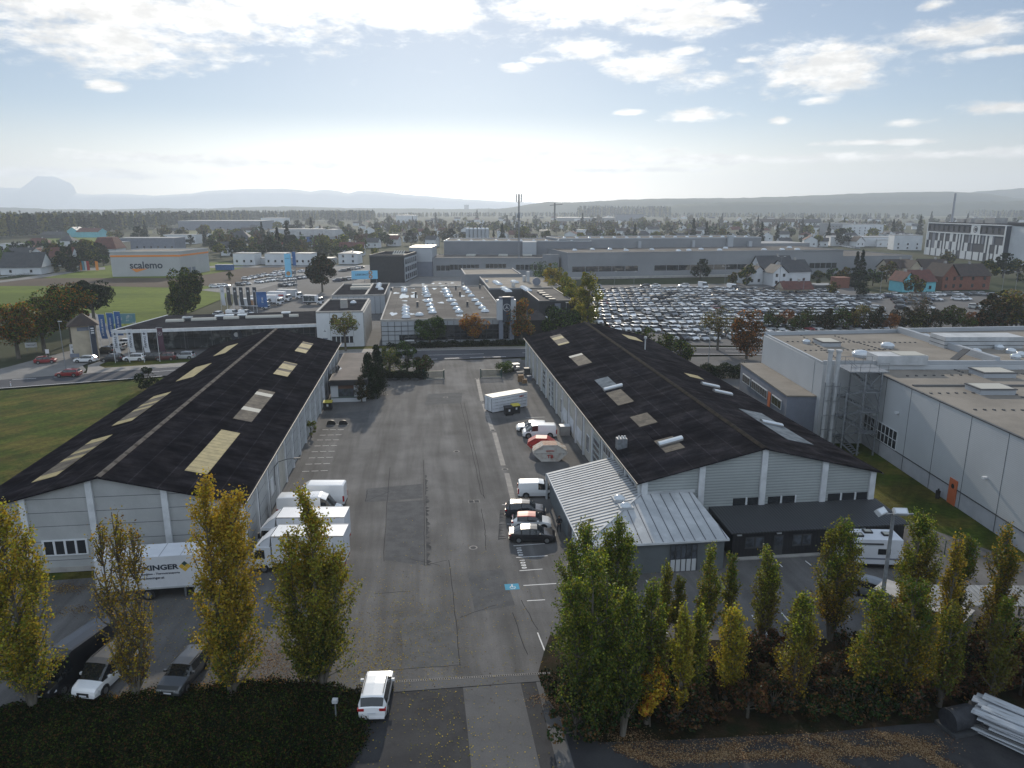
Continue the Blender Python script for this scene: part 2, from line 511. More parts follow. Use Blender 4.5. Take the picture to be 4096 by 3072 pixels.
M['redroof'] = mat('red_tile_roof', (0.12, 0.038, 0.028), (0.075, 0.028, 0.024), rough=0.85, scale=0.6, fine=0.25, fscale=3)
M['brownroof'] = mat('brown_tile_roof', (0.052, 0.036, 0.03), (0.035, 0.027, 0.025), rough=0.85, scale=0.6, fine=0.25, fscale=3)
M['greyroof'] = mat('grey_tile_roof', (0.05, 0.052, 0.058), (0.035, 0.037, 0.042), rough=0.8, scale=0.6, fine=0.2, fscale=3)
M['paleroof'] = mat('pale_metal_roof', (0.33, 0.33, 0.33), (0.25, 0.25, 0.25), rough=0.5, metal=0.2, scale=0.3)
M['brick'] = mat('red_brick', (0.22, 0.085, 0.055), (0.16, 0.065, 0.045), rough=0.9, scale=2.0, fine=0.2, fscale=8, wave=('Z', 0.15, 0.0, 0.2))
M['turq'] = mat('turquoise_render', (0.16, 0.50, 0.58), (0.14, 0.44, 0.52), rough=0.8, scale=0.5)
M['pink'] = mat('pink_render', (0.38, 0.20, 0.19), rough=0.85)
M['beige'] = mat('beige_render', (0.46, 0.40, 0.30), (0.38, 0.33, 0.25), rough=0.9, scale=0.5, fine=0.08)
M['orange'] = mat('orange_paint', (0.72, 0.24, 0.03), rough=0.6)
M['orangedoor'] = mat('rust_orange_door', (0.50, 0.13, 0.05), rough=0.6)
M['green'] = mat('dark_green_metal', (0.02, 0.055, 0.045), rough=0.55)
M['redp'] = mat('red_paint', (0.42, 0.03, 0.025), (0.30, 0.03, 0.03), rough=0.5, scale=1.5)
M['dome'] = mat('acrylic_dome', (0.52, 0.56, 0.60), rough=0.10, spec=0.8, coat=0.5)
M['ink'] = mat('dark_lettering', (0.02, 0.03, 0.05), rough=0.6)
M['gold'] = mat('gold_emblem', (0.62, 0.40, 0.05), rough=0.5)
M['wood'] = mat('rough_timber', (0.30, 0.19, 0.10), (0.20, 0.13, 0.075), rough=0.9, scale=3)
M['bark'] = mat('bark', (0.075, 0.065, 0.05), (0.13, 0.12, 0.10), rough=0.95, scale=2.5, stretch=(1, 1, 0.25))
M['paint'] = mat('car_paint', (0.5, 0.5, 0.5), rough=0.28, coat=0.9, objcol=True, spec=0.6)
M['carglass'] = mat('car_glass', (0.012, 0.015, 0.018), rough=0.05, spec=0.8)
M['tyre'] = mat('tyre_rubber', (0.016, 0.016, 0.017), rough=0.85)
M['rim'] = mat('wheel_rim', (0.30, 0.31, 0.32), rough=0.35, metal=0.8)
M['trim'] = mat('black_trim', (0.014, 0.014, 0.015), rough=0.6)
M['lampr'] = mat('tail_lamp', (0.35, 0.015, 0.02), rough=0.25, coat=0.5)
M['lampw'] = mat('head_lamp', (0.55, 0.58, 0.62), rough=0.15, coat=0.8)
M['plate'] = mat('number_plate', (0.60, 0.62, 0.66), rough=0.5)
M['boxw'] = mat('white_truck_body', (0.66, 0.68, 0.72), (0.60, 0.62, 0.66), rough=0.45, scale=0.6, fine=0.04)
M['tarp'] = mat('blue_banner', (0.05, 0.14, 0.34), (0.04, 0.10, 0.26), rough=0.8, scale=1)
M['flagw'] = mat('white_banner', (0.60, 0.62, 0.66), rough=0.8)
M['flagd'] = mat('charcoal_banner', (0.05, 0.055, 0.065), rough=0.8)
M['skyblue'] = mat('light_blue_sign', (0.22, 0.55, 0.78), rough=0.5)
# ------------------------------------------------------------------ text
def text_obj(name, s, size, m, parent=None, loc=(0, 0, 0), rot=(0, 0, 0), bold=0.0, sx=1.0, align='CENTER', shear=0.0):
 cu = bpy.data.curves.new(name, 'FONT')
 cu.body = s
 cu.size = size
 cu.align_x = align
 cu.align_y = 'CENTER'
 cu.extrude = 0.01
 cu.offset = bold
 cu.resolution_u = 3
 cu.shear = shear
 t = bpy.data.objects.new(name, cu)
 COL.objects.link(t)
 me = bpy.data.meshes.new_from_object(t)
 bpy.data.objects.remove(t)
 bpy.data.curves.remove(cu)
 me.transform(Matrix.Scale(sx, 4, Vector((1, 0, 0))))
 me.materials.clear()
 me.materials.append(m)
 o = bpy.data.objects.new(name, me)
 COL.objects.link(o)
 o.location, o.rotation_euler = loc, rot
 if parent is not None:
  o.parent = parent
 return o
# ------------------------------------------------------------------ setting: ground, fields, roads
def build_setting():
 N = 64
 Rr = 14000
 struct('ground', MB().poly([(Rr * math.cos(2 * math.pi * k / N), Rr * math.sin(2 * math.pi * k / N), -0.30) for k in range(N)]), M['ground'])
 pxsheet('meadow', [(-2600, 3200), (-900, 1640), (0, 1561), (340, 1535), (660, 1509), (1080, 1474), (1180, 3200)], -0.06, M['grass'])
 pxsheet('crop_field', [(-700, 1131), (0, 1138), (380, 1143), (700, 1150), (830, 1130), (960, 1145), (900, 1190), (560, 1330), (0, 1262), (-700, 1230)], -0.10, M['grass_bright'])
 pxsheet('ploughed_field', [(-600, 1130), (0, 1118), (200, 1112), (440, 1108), (735, 1108), (860, 1086), (1040, 1062), (1420, 1061), (1330, 1100), (990, 1130), (830, 1142), (700, 1150), (380, 1143), (0, 1143), (-600, 1150)], -0.08, M['plough'])
 pxsheet('lawn', [(170, 1112), (440, 1060), (900, 1048), (1000, 1066), (860, 1092), (735, 1112), (440, 1112)], -0.05, M['grass_bright'])
 pxsheet('far_meadow', [(150, 952), (390, 944), (520, 968), (420, 985), (160, 984)], -0.1, M['grass_bright'])
 pxsheet('farmland', [(2350, 856), (2550, 846), (3400, 838), (4700, 838), (4700, 852), (4000, 868), (3300, 866), (2800, 866)], -0.1, M['field'])
 pxsheet('open_field', [(560, 925), (820, 905), (1000, 908), (900, 935), (620, 938)], -0.1, M['field'])
 # asphalt of the estate
 Y = lambda pts: [uv2xy(*p) for p in pts]
 sheet('yard', Y([(-60, 44.7), (8.4, 44.0), (60, 44.0), (50, 64.5), (20.5, 64.5), (20.5, 153.5), (-17.2, 153.5), (-17.2, 63.0), (-60, 61.5)]), 0.0, M['asphalt'])
 sheet('rear_yard', Y([(46, 116), (80, 118), (80, 150.0), (20.0, 152.0), (20.5, 146.6), (46, 146.6)]), -0.01, M['asphalt_mid'])
 sheet('side_lawn', Y([(45.2, 20), (75, 20), (75, 119), (45.2, 119)]), -0.03, M['grass'])
 sheet('driveway', Y([(-12, 0), (34, 0), (60, 30), (60, 38), (9, 38), (8.6, 46), (-5.5, 46)]), -0.02, M['asphalt_dark'])
 pxsheet('driveway_worn_lane', [(1852, 2750), (2082, 2731), (2260, 3500), (1930, 3500)], -0.012, M['asphalt_mid'])
 pxsheet('driveway_pale_lane', [(2144, 2727), (2200, 2722), (2420, 3500), (2340, 3500)], -0.012, M['asphalt_mid'])
 sheet('threshold_strip', [at(1575, 2768), at(2195, 2722), at(2192, 2698), at(1572, 2730)], 0.004, M['asphalt_mid'])
 # the main road
 near = [(-700, 1600), (-300, 1573), (0, 1552), (340, 1527), (650, 1503), (1040, 1474), (1400, 1455), (1700, 1442), (2090, 1427), (2500, 1421), (2900, 1419), (3400, 1424), (4300, 1440)]
 far = [(4300, 1400), (3400, 1392), (2900, 1389), (2500, 1390), (2090, 1393), (1700, 1399), (1400, 1409), (1040, 1436), (720, 1464), (320, 1496), (0, 1519), (-300, 1535), (-700, 1555)]
 sheet('main_road', [at(*p) for p in near + far], -0.015, M['road'])
 sheet('side_road', [at(*p) for p in [(-700, 1556), (-300, 1536), (0, 1519), (180, 1505), (330, 1494), (345, 1478), (330, 1462), (370, 1445), (440, 1432), (600, 1412), (620, 1380), (450, 1320), (380, 1250), (300, 1262), (330, 1330), (360, 1385), (240, 1412), (0, 1475), (-700, 1530)]], -0.02, M['asphalt_pale'])
 sheet('pavement', [at(*p) for p in [(345, 1496), (720, 1466), (1040, 1438), (1400, 1411), (1700, 1401), (2090, 1395), (2500, 1392), (2500, 1384), (2090, 1386), (1700, 1390), (1400, 1398), (1040, 1424), (700, 1453), (420, 1472), (395, 1462), (440, 1440), (400, 1445), (352, 1462), (350, 1480)]], 0.04, M['gutterc'])
 sheet('verge', [at(*p) for p in [(395, 1462), (425, 1473), (700, 1454), (1040, 1425), (1400, 1399), (1700, 1391), (2100, 1387), (2500, 1385), (2500, 1372), (2100, 1374), (1700, 1380), (1400, 1388), (900, 1418), (700, 1432), (600, 1430), (470, 1434)]], 0.03, M['grass'])
 sheet('showroom_forecourt', [at(*p) for p in [(440, 1420), (600, 1430), (700, 1430), (900, 1416), (1400, 1385), (2100, 1370), (2300, 1340), (2300, 1180), (1900, 1080), (1300, 1080), (960, 1180), (880, 1280), (540, 1330), (430, 1380)]], -0.03, M['asphalt_mid'])
 sheet('staff_car_park', [at(*p) for p in [(800, 1160), (1000, 1122), (1200, 1080), (1330, 1060), (1760, 1058), (1760, 1130), (1300, 1185), (1000, 1190), (900, 1172)]], -0.04, M['asphalt_pale'])
 sheet('works_apron', [at(*p) for p in [(1480, 1115), (1750, 1095), (2300, 1110), (2310, 1180), (1500, 1175)]], -0.02, M['asphalt_pale'])
 sheet('stock_car_park', [at(*p) for p in [(2330, 1140), (3350, 1130), (3500, 1175), (4400, 1165), (4800, 1250), (3900, 1330), (3300, 1386), (2760, 1380), (2560, 1370), (2440, 1330), (2370, 1260)]], -0.05, M['asphalt_mid'])
 sheet('estate_road', [at(*p) for p in [(-500, 1135), (0, 1122), (200, 1095), (330, 1072), (420, 1068), (420, 1078), (330, 1084), (200, 1106), (0, 1130), (-500, 1150)]], -0.02, M['asphalt_pale'])
 sheet('residential_street', [at(*p) for p in [(760, 1064), (1500, 1060), (1500, 1066), (760, 1072)]], -0.02, M['asphalt_pale'])
 sheet('car_park_lane', [at(*p) for p in [(1340, 1130), (1560, 1062), (1600, 1062), (1440, 1130)]], -0.02, M['asphalt_pale'])
 # road paint
 def marks(name, pxs, w, dashes=None, z=0.004, m=None):
  mb = MB()
  P = [at(*p) for p in pxs]
  if dashes is None:
   ribbon(mb, P, w, z)
  else:
   L, G = dashes
   seg = 0.0
   for k in range(len(P) - 1):
    a, b = Vector(P[k]), Vector(P[k + 1])
    ln = (b - a).length
    t = seg
    while t + L < ln:
     p, q = a + (b - a) * (t / ln), a + (b - a) * ((t + L) / ln)
     ribbon(mb, [(p.x, p.y), (q.x, q.y)], w, z)
     t += L + G
    seg = max(0.0, t - ln)
  return struct(name, mb, m or M['line'])
 marks('road_edge_line', [(-300, 1575), (0, 1553), (340, 1528), (650, 1504)], 0.28)
 marks('road_edge_line', [(325, 1496), (720, 1466), (1040, 1438), (1400, 1411), (1700, 1401), (2090, 1395), (2500, 1392), (2900, 1391), (3400, 1394)], 0.28)
 marks('road_edge_line', [(2700, 1416), (2900, 1417), (3400, 1422)], 0.28)
 marks('road_centre_line', [(140, 1526), (340, 1508), (600, 1488), (900, 1464)], 0.22, (14, 3))
 marks('road_centre_line', [(1400, 1434), (1700, 1421), (2090, 1411), (2700, 1405), (2900, 1404), (3400, 1407)], 0.22, (13, 3.5))
 marks('road_lane_dashes', [(-300, 1540), (0, 1521), (340, 1502)], 0.25, (4, 3))
 marks('road_lane_dashes', [(1690, 1438), (1880, 1430), (2090, 1424)], 0.25, (3.2, 1.6))
 # bay markings along the left hall: eight dashed rows
 rows = [((1012 + 330, 1697), (1397, 1697)), ((1290, 1719), (1395, 1718)), ((1279, 1741), (1386, 1738)), ((1268, 1760), (1380, 1759)),
   ((1257, 1784), (1373, 1781)), ((1246, 1807), (1363, 1804)), ((1235, 1832), (1355, 1828)), ((1222, 1857), (1346, 1853)), ((1209, 1886), (1336, 1881))]
 for a, b in rows:
  marks('parking_bay_line', [a, b], 0.09, (0.85, 0.28))
 for a, b in [((2008, 2019), (2045, 2018)), ((2028, 2096), (2060, 2096)), ((2054, 2183), (2184, 2174)), ((2065, 2230), (2190, 2223)), ((2078, 2283), (2170, 2276)), ((2094, 2342), (2240, 2333)), ((2108, 2403), (2180, 2399)), ((2150, 2530), (2182, 2610)), ((2115, 2018), (2124, 2018)), ((2103, 1671), (2178, 1668))]:
  marks('parking_bay_line', [a, b], 0.10)
 for a, b in [((2585, 2320), (2606, 2355)), ((2845, 2305), (2868, 2338)), ((2648, 2492), (2668, 2535)), ((2924, 2518), (2945, 2548)), ((2650, 2365), (2720, 2359)), ((3008, 2460), (3020, 2482)), ((3045, 2505), (3082, 2550)), ((3125, 2450), (3160, 2490)), ((3360, 2435), (3400, 2470)), ((3108, 2247), (3130, 2268)), ((3221, 2243), (3245, 2262))]:
  marks('parking_bay_line', [a, b], 0.12)
 # painted bay numbers (row of small characters) and the blue disabled bay sign
 for k, (px, py, s) in enumerate([(2080, 2206, '0 7 0 1'), (2094, 2256, '0 8 0 1')]):
  X, Y = at(px, py)
  o = text_obj('bay_number', s, 0.62, M['line'], None, (X, Y, 0.001), (0, 0, R(90) + TH), 0.02, 1.0)
  tag(o, kind='structure')
 X, Y = at(2048, 2347)
 o = MB().box(-0.62, 0.62, -0.5, 0.5, 0.004, 0.006).build('disabled_bay_mark', mat('blue_paint', (.10, .30, .42), rough=1, spec=.05))
 o.location, o.rotation_euler = (X, Y, 0), (0, 0, TH)
 tag(o, kind='structure')
 s = MB()
 s.cyl((0.03, 0.30, 0.006), (0.03, 0.30, 0.009), 0.08, 10)
 s.box(-0.02, 0.06, -0.05, 0.2, 0.006, 0.009)
 for k in range(14):
  a, b = R(100 + k * 18), R(118 + k * 18)
  s.poly([(0.05 + 0.26 * math.cos(t) * q, -0.12 + 0.26 * math.sin(t) * q, 0.009) for t, q in ((a, 1), (b, 1), (b, 0.78), (a, 0.78))])
 s.box(0.02, 0.3, -0.08, -0.02, 0.006, 0.009)
 w = s.build('wheelchair_symbol', M['line'], o)
 # asphalt seams, patches and channel stones in the yard
 cr = MB()
 for pts in [[(1694, 1840), (1698, 2000), (1697, 2110), (1700, 2262)], [(1560, 1870), (1545, 2050), (1535, 2245)], [(1795, 2240), (1820, 2450), (1842, 2662)], [(1700, 2262), (1790, 2240)],
    [(1445, 2690), (1620, 2676), (1842, 2660)], [(1842, 1610), (1870, 1720), (1905, 1880), (1925, 1975), (1940, 1990)], [(1856, 1610), (1885, 1740), (1920, 1900), (1938, 1995)], [(1840, 2470), (1980, 2420)],
    [(1470, 1960), (1462, 2005), (1560, 1965)], [(1838, 1574), (1860, 1574)], [(1640, 2235), (1760, 2262)], [(1290, 2600), (1360, 2545)], [(1500, 2375), (1640, 2365)], [(2050, 2450), (2110, 2620)], [(2085, 2400), (2150, 2520)], [(1925, 2035), (1940, 2110), (1945, 2200)]]:
  P = [at(*p) for p in pts]
  Q = [P[0]]
  for k in range(len(P) - 1):
   for j in range(1, 7):
    t = j / 6
    Q.append((P[k][0] + (P[k + 1][0] - P[k][0]) * t + rnd.uniform(-.05, .05), P[k][1] + (P[k + 1][1] - P[k][1]) * t + rnd.uniform(-.05, .05)))
  ribbon(cr, Q, 0.055, 0.003)
 struct('asphalt_joint', cr, M['crack'])
 st = MB()
 for k, pts in enumerate([[(1699, 1900), (1702, 2080), (1706, 2262)], [(2000, 1980 + 60), (1990, 2100), (1992, 2160)]]):
  P = [at(*p) for p in pts]
  q = random.Random(k)
  n, w0, w1 = 60, .2, .2
  for j in range(n):
   a, b = [(P[0][0] + (P[-1][0] - P[0][0]) * t, P[0][1] + (P[-1][1] - P[0][1]) * t) for t in (j / n, (j + 1) / n)]
   w1 = q.choice((0, .08, .16, .25, .4, .5)) * (1 if k == 0 else 1.6)
   st.poly([(a[0], a[1], .002), (a[0] + w0, a[1], .002), (b[0] + w1, b[1], .002), (b[0], b[1], .002)])
   w0 = w1
 struct('tar_stain', st, M['stain'])
 pt = mat('repair_patch', (0.088, 0.088, 0.091), (0.112, 0.112, 0.114), rough=1, spec=.08, scale=.8, fine=.3, fscale=8, world_co=True)
 pg = mat('pale_patch', (0.125, 0.123, 0.122), (0.10, 0.10, 0.10), rough=1, spec=.08, scale=.8, fine=.3, fscale=8, world_co=True)
 for k, (pts, m) in enumerate([([(1465, 1955), (1462, 2010), (1690, 1992), (1692, 1935)], pt), ([(1700, 1620), (1845, 1612), (1850, 1570), (1712, 1576)], pg), ([(1550, 2010), (1540, 2240), (1700, 2262), (1698, 2000)], pt), ([(1800, 2440), (1842, 2662), (1620, 2676), (1600, 2470)], pg), ([(1870, 2290), (2010, 2275), (2060, 2420), (1900, 2450)], pt), ([(1340, 1655), (1480, 1640), (1470, 1690), (1330, 1700)], pt)]):
  pxsheet('asphalt_patch', pts, 0.0012 + k * .0001, m)
 gm = MB()
 for a, b in [((1910, 1516), (1928, 1603)), ((1934, 1615), (1970, 1720)), ((1977, 1730), (2013, 1862)), ((2027, 1893), (2052, 1997))]:
  ribbon(gm, [at(*a), at(*b)], 0.62, 0.004)
 struct('gutter_stones', gm, M['gutterc'])
 # linear drain across the drive
 a, b = Vector(at(1562, 2727)), Vector(at(2200, 2692))
 d = (b - a)
 n = int(d.length / 0.16)
 g1, g2 = MB(), MB()
 ribbon(g1, [tuple(a), tuple(b)], 0.20, 0.009)
 for k in range(n):
  p = a + d * (k + 0.2) / n
  q = a + d * (k + 0.75) / n
  ribbon(g2, [tuple(p), tuple(q)], 0.12, 0.013)
 struct('drain_channel', g1, M['gutterc'])
 struct('drain_slots', g2, M['crack'])
build_setting()
# ------------------------------------------------------------------ the two warehouses
def hall(label, u0, u1, v0, v1, ze, zr, roofm, wallm, sidem, name='warehouse'):
 uc = (u0 + u1) / 2
 h, off = uvthing(name, label, 'warehouse', uc, (v0 + v1) / 2)
 s = (zr - ze) / (uc - u0)
 w0, w1, y0, y1 = u0 + 0.45, u1 - 0.45, v0 + 0.45, v1 - 0.45
 zz = lambda u: ze + s * (uc - abs(u - uc) - u0) - 0.18
 # gable walls
 for nm, y, t in (('front_wall', y0, 0.3), ('rear_wall', y1 - 0.3, 0.3)):
  mb = MB(off)
  mb.v = [(p[0] - off[0], p[1] - off[1], p[2]) for p in
    [(w0, y, 0), (w1, y, 0), (w1, y, zz(w1)), (uc, y, zz(uc)), (w0, y, zz(w0)), (w0, y + t, 0), (w1, y + t, 0), (w1, y + t, zz(w1)), (uc, y + t, zz(uc)), (w0, y + t, zz(w0))]]
  mb.f = [(0, 1, 2, 3, 4), (9, 8, 7, 6, 5), (0, 5, 6, 1), (1, 6, 7, 2), (0, 4, 9, 5), (2, 7, 8, 3), (3, 8, 9, 4)]
  mb.mi = [0] * 7
  mb.build(nm, wallm, h)
 for x, nm in ((w0, 'side_wall'), (w1 - 0.3, 'side_wall')):
  MB(off).box(x, x + 0.3, y0 + 0.3, y1 - 0.3, 0, ze - 0.1).build(nm, sidem, h)
 # roof slopes
 for sgn in (-1, 1):
  ue = u0 if sgn < 0 else u1
  mb = MB(off)
  A = [(ue, v0, ze), (uc, v0, zr), (uc, v1, zr), (ue, v1, ze)]
  B = [(p[0], p[1], p[2] - 0.14) for p in A]
  if sgn > 0:
   A, B = A[::-1], B[::-1]
  mb.poly(A[::-1]).poly(B)
  for k in range(4):
   k2 = (k + 1) % 4
   mb.poly([A[k], A[k2], B[k2], B[k]])
  mb.build('roof', roofm, h)
  g = MB(off)
  g.cyl((ue + sgn * 0.06, v0, ze - 0.14), (ue + sgn * 0.06, v1, ze - 0.14), 0.08, 8)
  g.build('gutter', M['darkgrey'], h)
 return h, off, s, uc
def slope_at(px, py, u_e, uc, ze, s, side):
 z = ze + 1.0
 for _ in range(25):
  u, v = uvp(px, py, z)
  z = ze + s * ((u - u_e) if side < 0 else (u_e - u))
 return u, v, z
def rooflight(h, off, pts, par, m, lift=0.035, name='rooflight'):
 P = [slope_at(p[0], p[1], *par) for p in pts]
 us = sorted(p[0] for p in P)
 vs = sorted(p[1] for p in P)
 ua, ub = (us[0] + us[1]) / 2, (us[2] + us[3]) / 2
 va, vb = (vs[0] + vs[1]) / 2, (vs[2] + vs[3]) / 2
 u_e, uc, ze, s, side = par
 zf = lambda u: ze + s * ((u - u_e) if side < 0 else (u_e - u)) + lift
 q = [(ua, va, zf(ua)), (ub, va, zf(ub)), (ub, vb, zf(ub)), (ua, vb, zf(ua))]
 mb = MB(off).poly(q)
 for k in range(4):
  a, b = q[k], q[(k + 1) % 4]
  mb.poly([(a[0], a[1], a[2] - 0.06), (b[0], b[1], b[2] - 0.06), b, a])
 mb.build(name, m, h)
 return ua, ub, va, vb, zf
def u_at(px, py, v):
 """u of the point seen at a pixel on the vertical plane v = const"""
 lo, hi = -5.0, 25.0
 for _ in range(40):
  z = (lo + hi) / 2
  if uvp(px, py, z)[1] > v: lo = z
  else: hi = z
 return uvp(px, py, z)[0]
def left_hall():
 u0, u1, v0, v1, ze, zr = -41.1, -16.7, 63.5, 144.4, 6.0, 9.08
 h, off, s, uc = hall('long grey warehouse with black roof and long yellow rooflights, left of the yard', u0, u1, v0, v1, ze, zr, M['fibre'], M['panel'], M['panel'])
 Rp, Lp = (u1, uc, ze, s, 1), (u0, uc, ze, s, -1)
 q = [(734, 1884), (831, 1896), (962, 1731), (886, 1722)]
 rooflight(h, off, q, Rp, M['grp'])
 rows = [[(935, 1675), (1010, 1690), (1097, 1570), (1035, 1555)], [(1093, 1498), (1153, 1505), (1190, 1455), (1134, 1447)], [(1178, 1405), (1222, 1412), (1257, 1375), (1211, 1368)]]
 for k, r in enumerate(rows):
  ua, ub, va, vb, zf = rooflight(h, off, r, Rp, M['grp'] if k else M['grp_d'])
  L = vb - va
  for a, b, m in (((0.30, 0.40, 'grp_w'), (0.78, 0.90, 'grp_w'), None) if k == 0 else ((0.28, 0.42, 'grp_d'), (0.66, 0.80, 'grp_d'), None))[:2] and ([(0.28, 0.38, 'grp_w'), (0.80, 0.90, 'grp_w')] if k == 0 else [(0.30, 0.46, 'grp_d'), (0.82, 0.97, 'grp_d')]):
   y0, y1 = va + L * a, va + L * b
   MB(off).poly([(ua, y0, zf(ua) + .01), (ub, y0, zf(ub) + .01), (ub, y1, zf(ub) + .01), (ua, y1, zf(ua) + .01)]).build('rooflight_strip', M[m], h)
 rows = [[(125, 1930), (218, 1907), (449, 1741), (375, 1757)], [(449, 1703), (523, 1685), (685, 1568), (618, 1584)], [(713, 1520), (768, 1512), (839, 1457), (787, 1466)], [(854, 1424), (893, 1415), (953, 1376), (914, 1382)]]
 for k, r in enumerate(rows):
  ua, ub, va, vb, zf = rooflight(h, off, r, Lp, M['grp'])
  L = vb - va
  for a, b in ([(0.12, 0.42), (0.5, 0.6), (0.68, 0.86)] if k < 2 else []):
   y0, y1 = va + L * a, va + L * b
   MB(off).poly([(ua, y0, zf(ua) + .01), (ub, y0, zf(ub) + .01), (ub, y1, zf(ub) + .01), (ua, y1, zf(ua) + .01)]).build('rooflight_strip', M['grp_d'], h)
 # ridge cap
 mb = MB(off)
 mb.poly([(uc - 0.30, v0, zr - 0.02), (uc, v0, zr + 0.13), (uc, v1, zr + 0.13), (uc - 0.30, v1, zr - 0.02)][::-1])
 mb.poly([(uc + 0.30, v0, zr - 0.02), (uc, v0, zr + 0.13), (uc, v1, zr + 0.13), (uc + 0.30, v1, zr - 0.02)])
 mb.build('ridge_cap', M['ridge'], h)
 yf = v0 + 0.45
 for px in (98, 372, 668, 972):
  u = u_at(px, 2060, yf)
  z = min(ze + s * (uc - abs(u - uc) - u0) - 0.16, 9)
  MB(off).box(u - 0.27, u + 0.27, yf - 0.22, yf - 0.003, 0, z).build('pilaster', M['pilaster'], h)
 for z in (1.15, 3.0, 4.45, 5.75, 7.05):
  lim = min(12.0, (zr - z - 0.2) / s)
  MB(off).box(uc - lim + 0.3, uc + lim - 0.3, yf - 0.006, yf, z, z + 0.05).build('panel_joint', M['joint'], h)
 MB(off).box(u0 + 0.5, u1 - 0.5, yf - 0.03, yf, 0, 0.5).build('plinth', M['concrete'], h)
 # ribbon window low in the gable
 ua, ub = u_at(182, 2230, yf), u_at(356, 2230, yf)
 n = 4
 fr = MB(off).box(ua - 0.1, ub + 0.1, yf - 0.08, yf - 0.002, 1.65, 1.75).box(ua - 0.1, ub + 0.1, yf - 0.08, yf - 0.002, 3.05, 3.17).build('window_frame', M['frame'], h)
 for k in range(n + 1):
  u = ua + (ub - ua) * k / n
  MB(off).box(u - 0.09, u + 0.09, yf - 0.08, yf - 0.002, 1.75, 3.05).build('mullion', M['frame'], h)
 for k in range(n):
  a, b = ua + (ub - ua) * k / n + 0.09, ua + (ub - ua) * (k + 1) / n - 0.09
  MB(off).box(a, b, yf - 0.03, yf - 0.002, 1.75, 3.05).build('window_pane', M['glass'], h)
 # yard side: pilasters, joints, gates
 us = u1 - 0.45
 for k in range(17):
  v = yf + 0.35 + k * 5.0
  if v > v1 - 0.5: break
  MB(off).box(us + 0.003, us + 0.24, v - 0.2, v + 0.2, 0, 5.85).build('pilaster', M['pilaster'], h)
  MB(off).cyl((us + 0.16, v + 0.55, 0.0), (us + 0.16, v + 0.55, 5.8), 0.06, 6).build('downpipe', M['joint'], h)
 for z in (1.2, 2.6, 4.0, 5.2):
  MB(off).box(us, us + 0.006, yf, v1 - 0.5, z, z + 0.04).build('panel_joint', M['joint'], h)
 for va, vb, m in ((80.5, 85.0, 'cream'), (124.3, 127.7, 'slate')):
  g = MB(off).box(us + 0.002, us + 0.05, va, vb, 0.0, 4.7).build('sliding_gate', M[m], h)
  MB(off).box(us + 0.002, us + 0.12, va - 0.2, va, 0.0, 4.9).box(us + 0.002, us + 0.12, vb, vb + 0.2, 0.0, 4.9).build('gate_post', M['pilaster'], h)
 for va in (76.2, 118.5):
  MB(off).box(us + 0.004, us + 0.06, va, va + 1.3, 1.5, 3.4).build('side_window', M['frame'], h)
 # curved yard lamp fixed to the wall
 X = MB(off)
 u, v = us + 0.2, 77.6
 pts = [(u, v, 2.2), (u, v, 3.6), (u + 0.05, v, 4.3), (u + 0.5, v, 4.9), (u + 1.5, v, 5.2), (u + 2.3, v, 5.25)]
 X.tube(pts, 0.045, 6)
 X.build('lamp_arm', M['darkgrey'], h, 40)
 MB(off).box(u + 2.2, u + 2.9, v - 0.12, v + 0.12, 5.15, 5.3).build('lamp_head', M['darkgrey'], h)
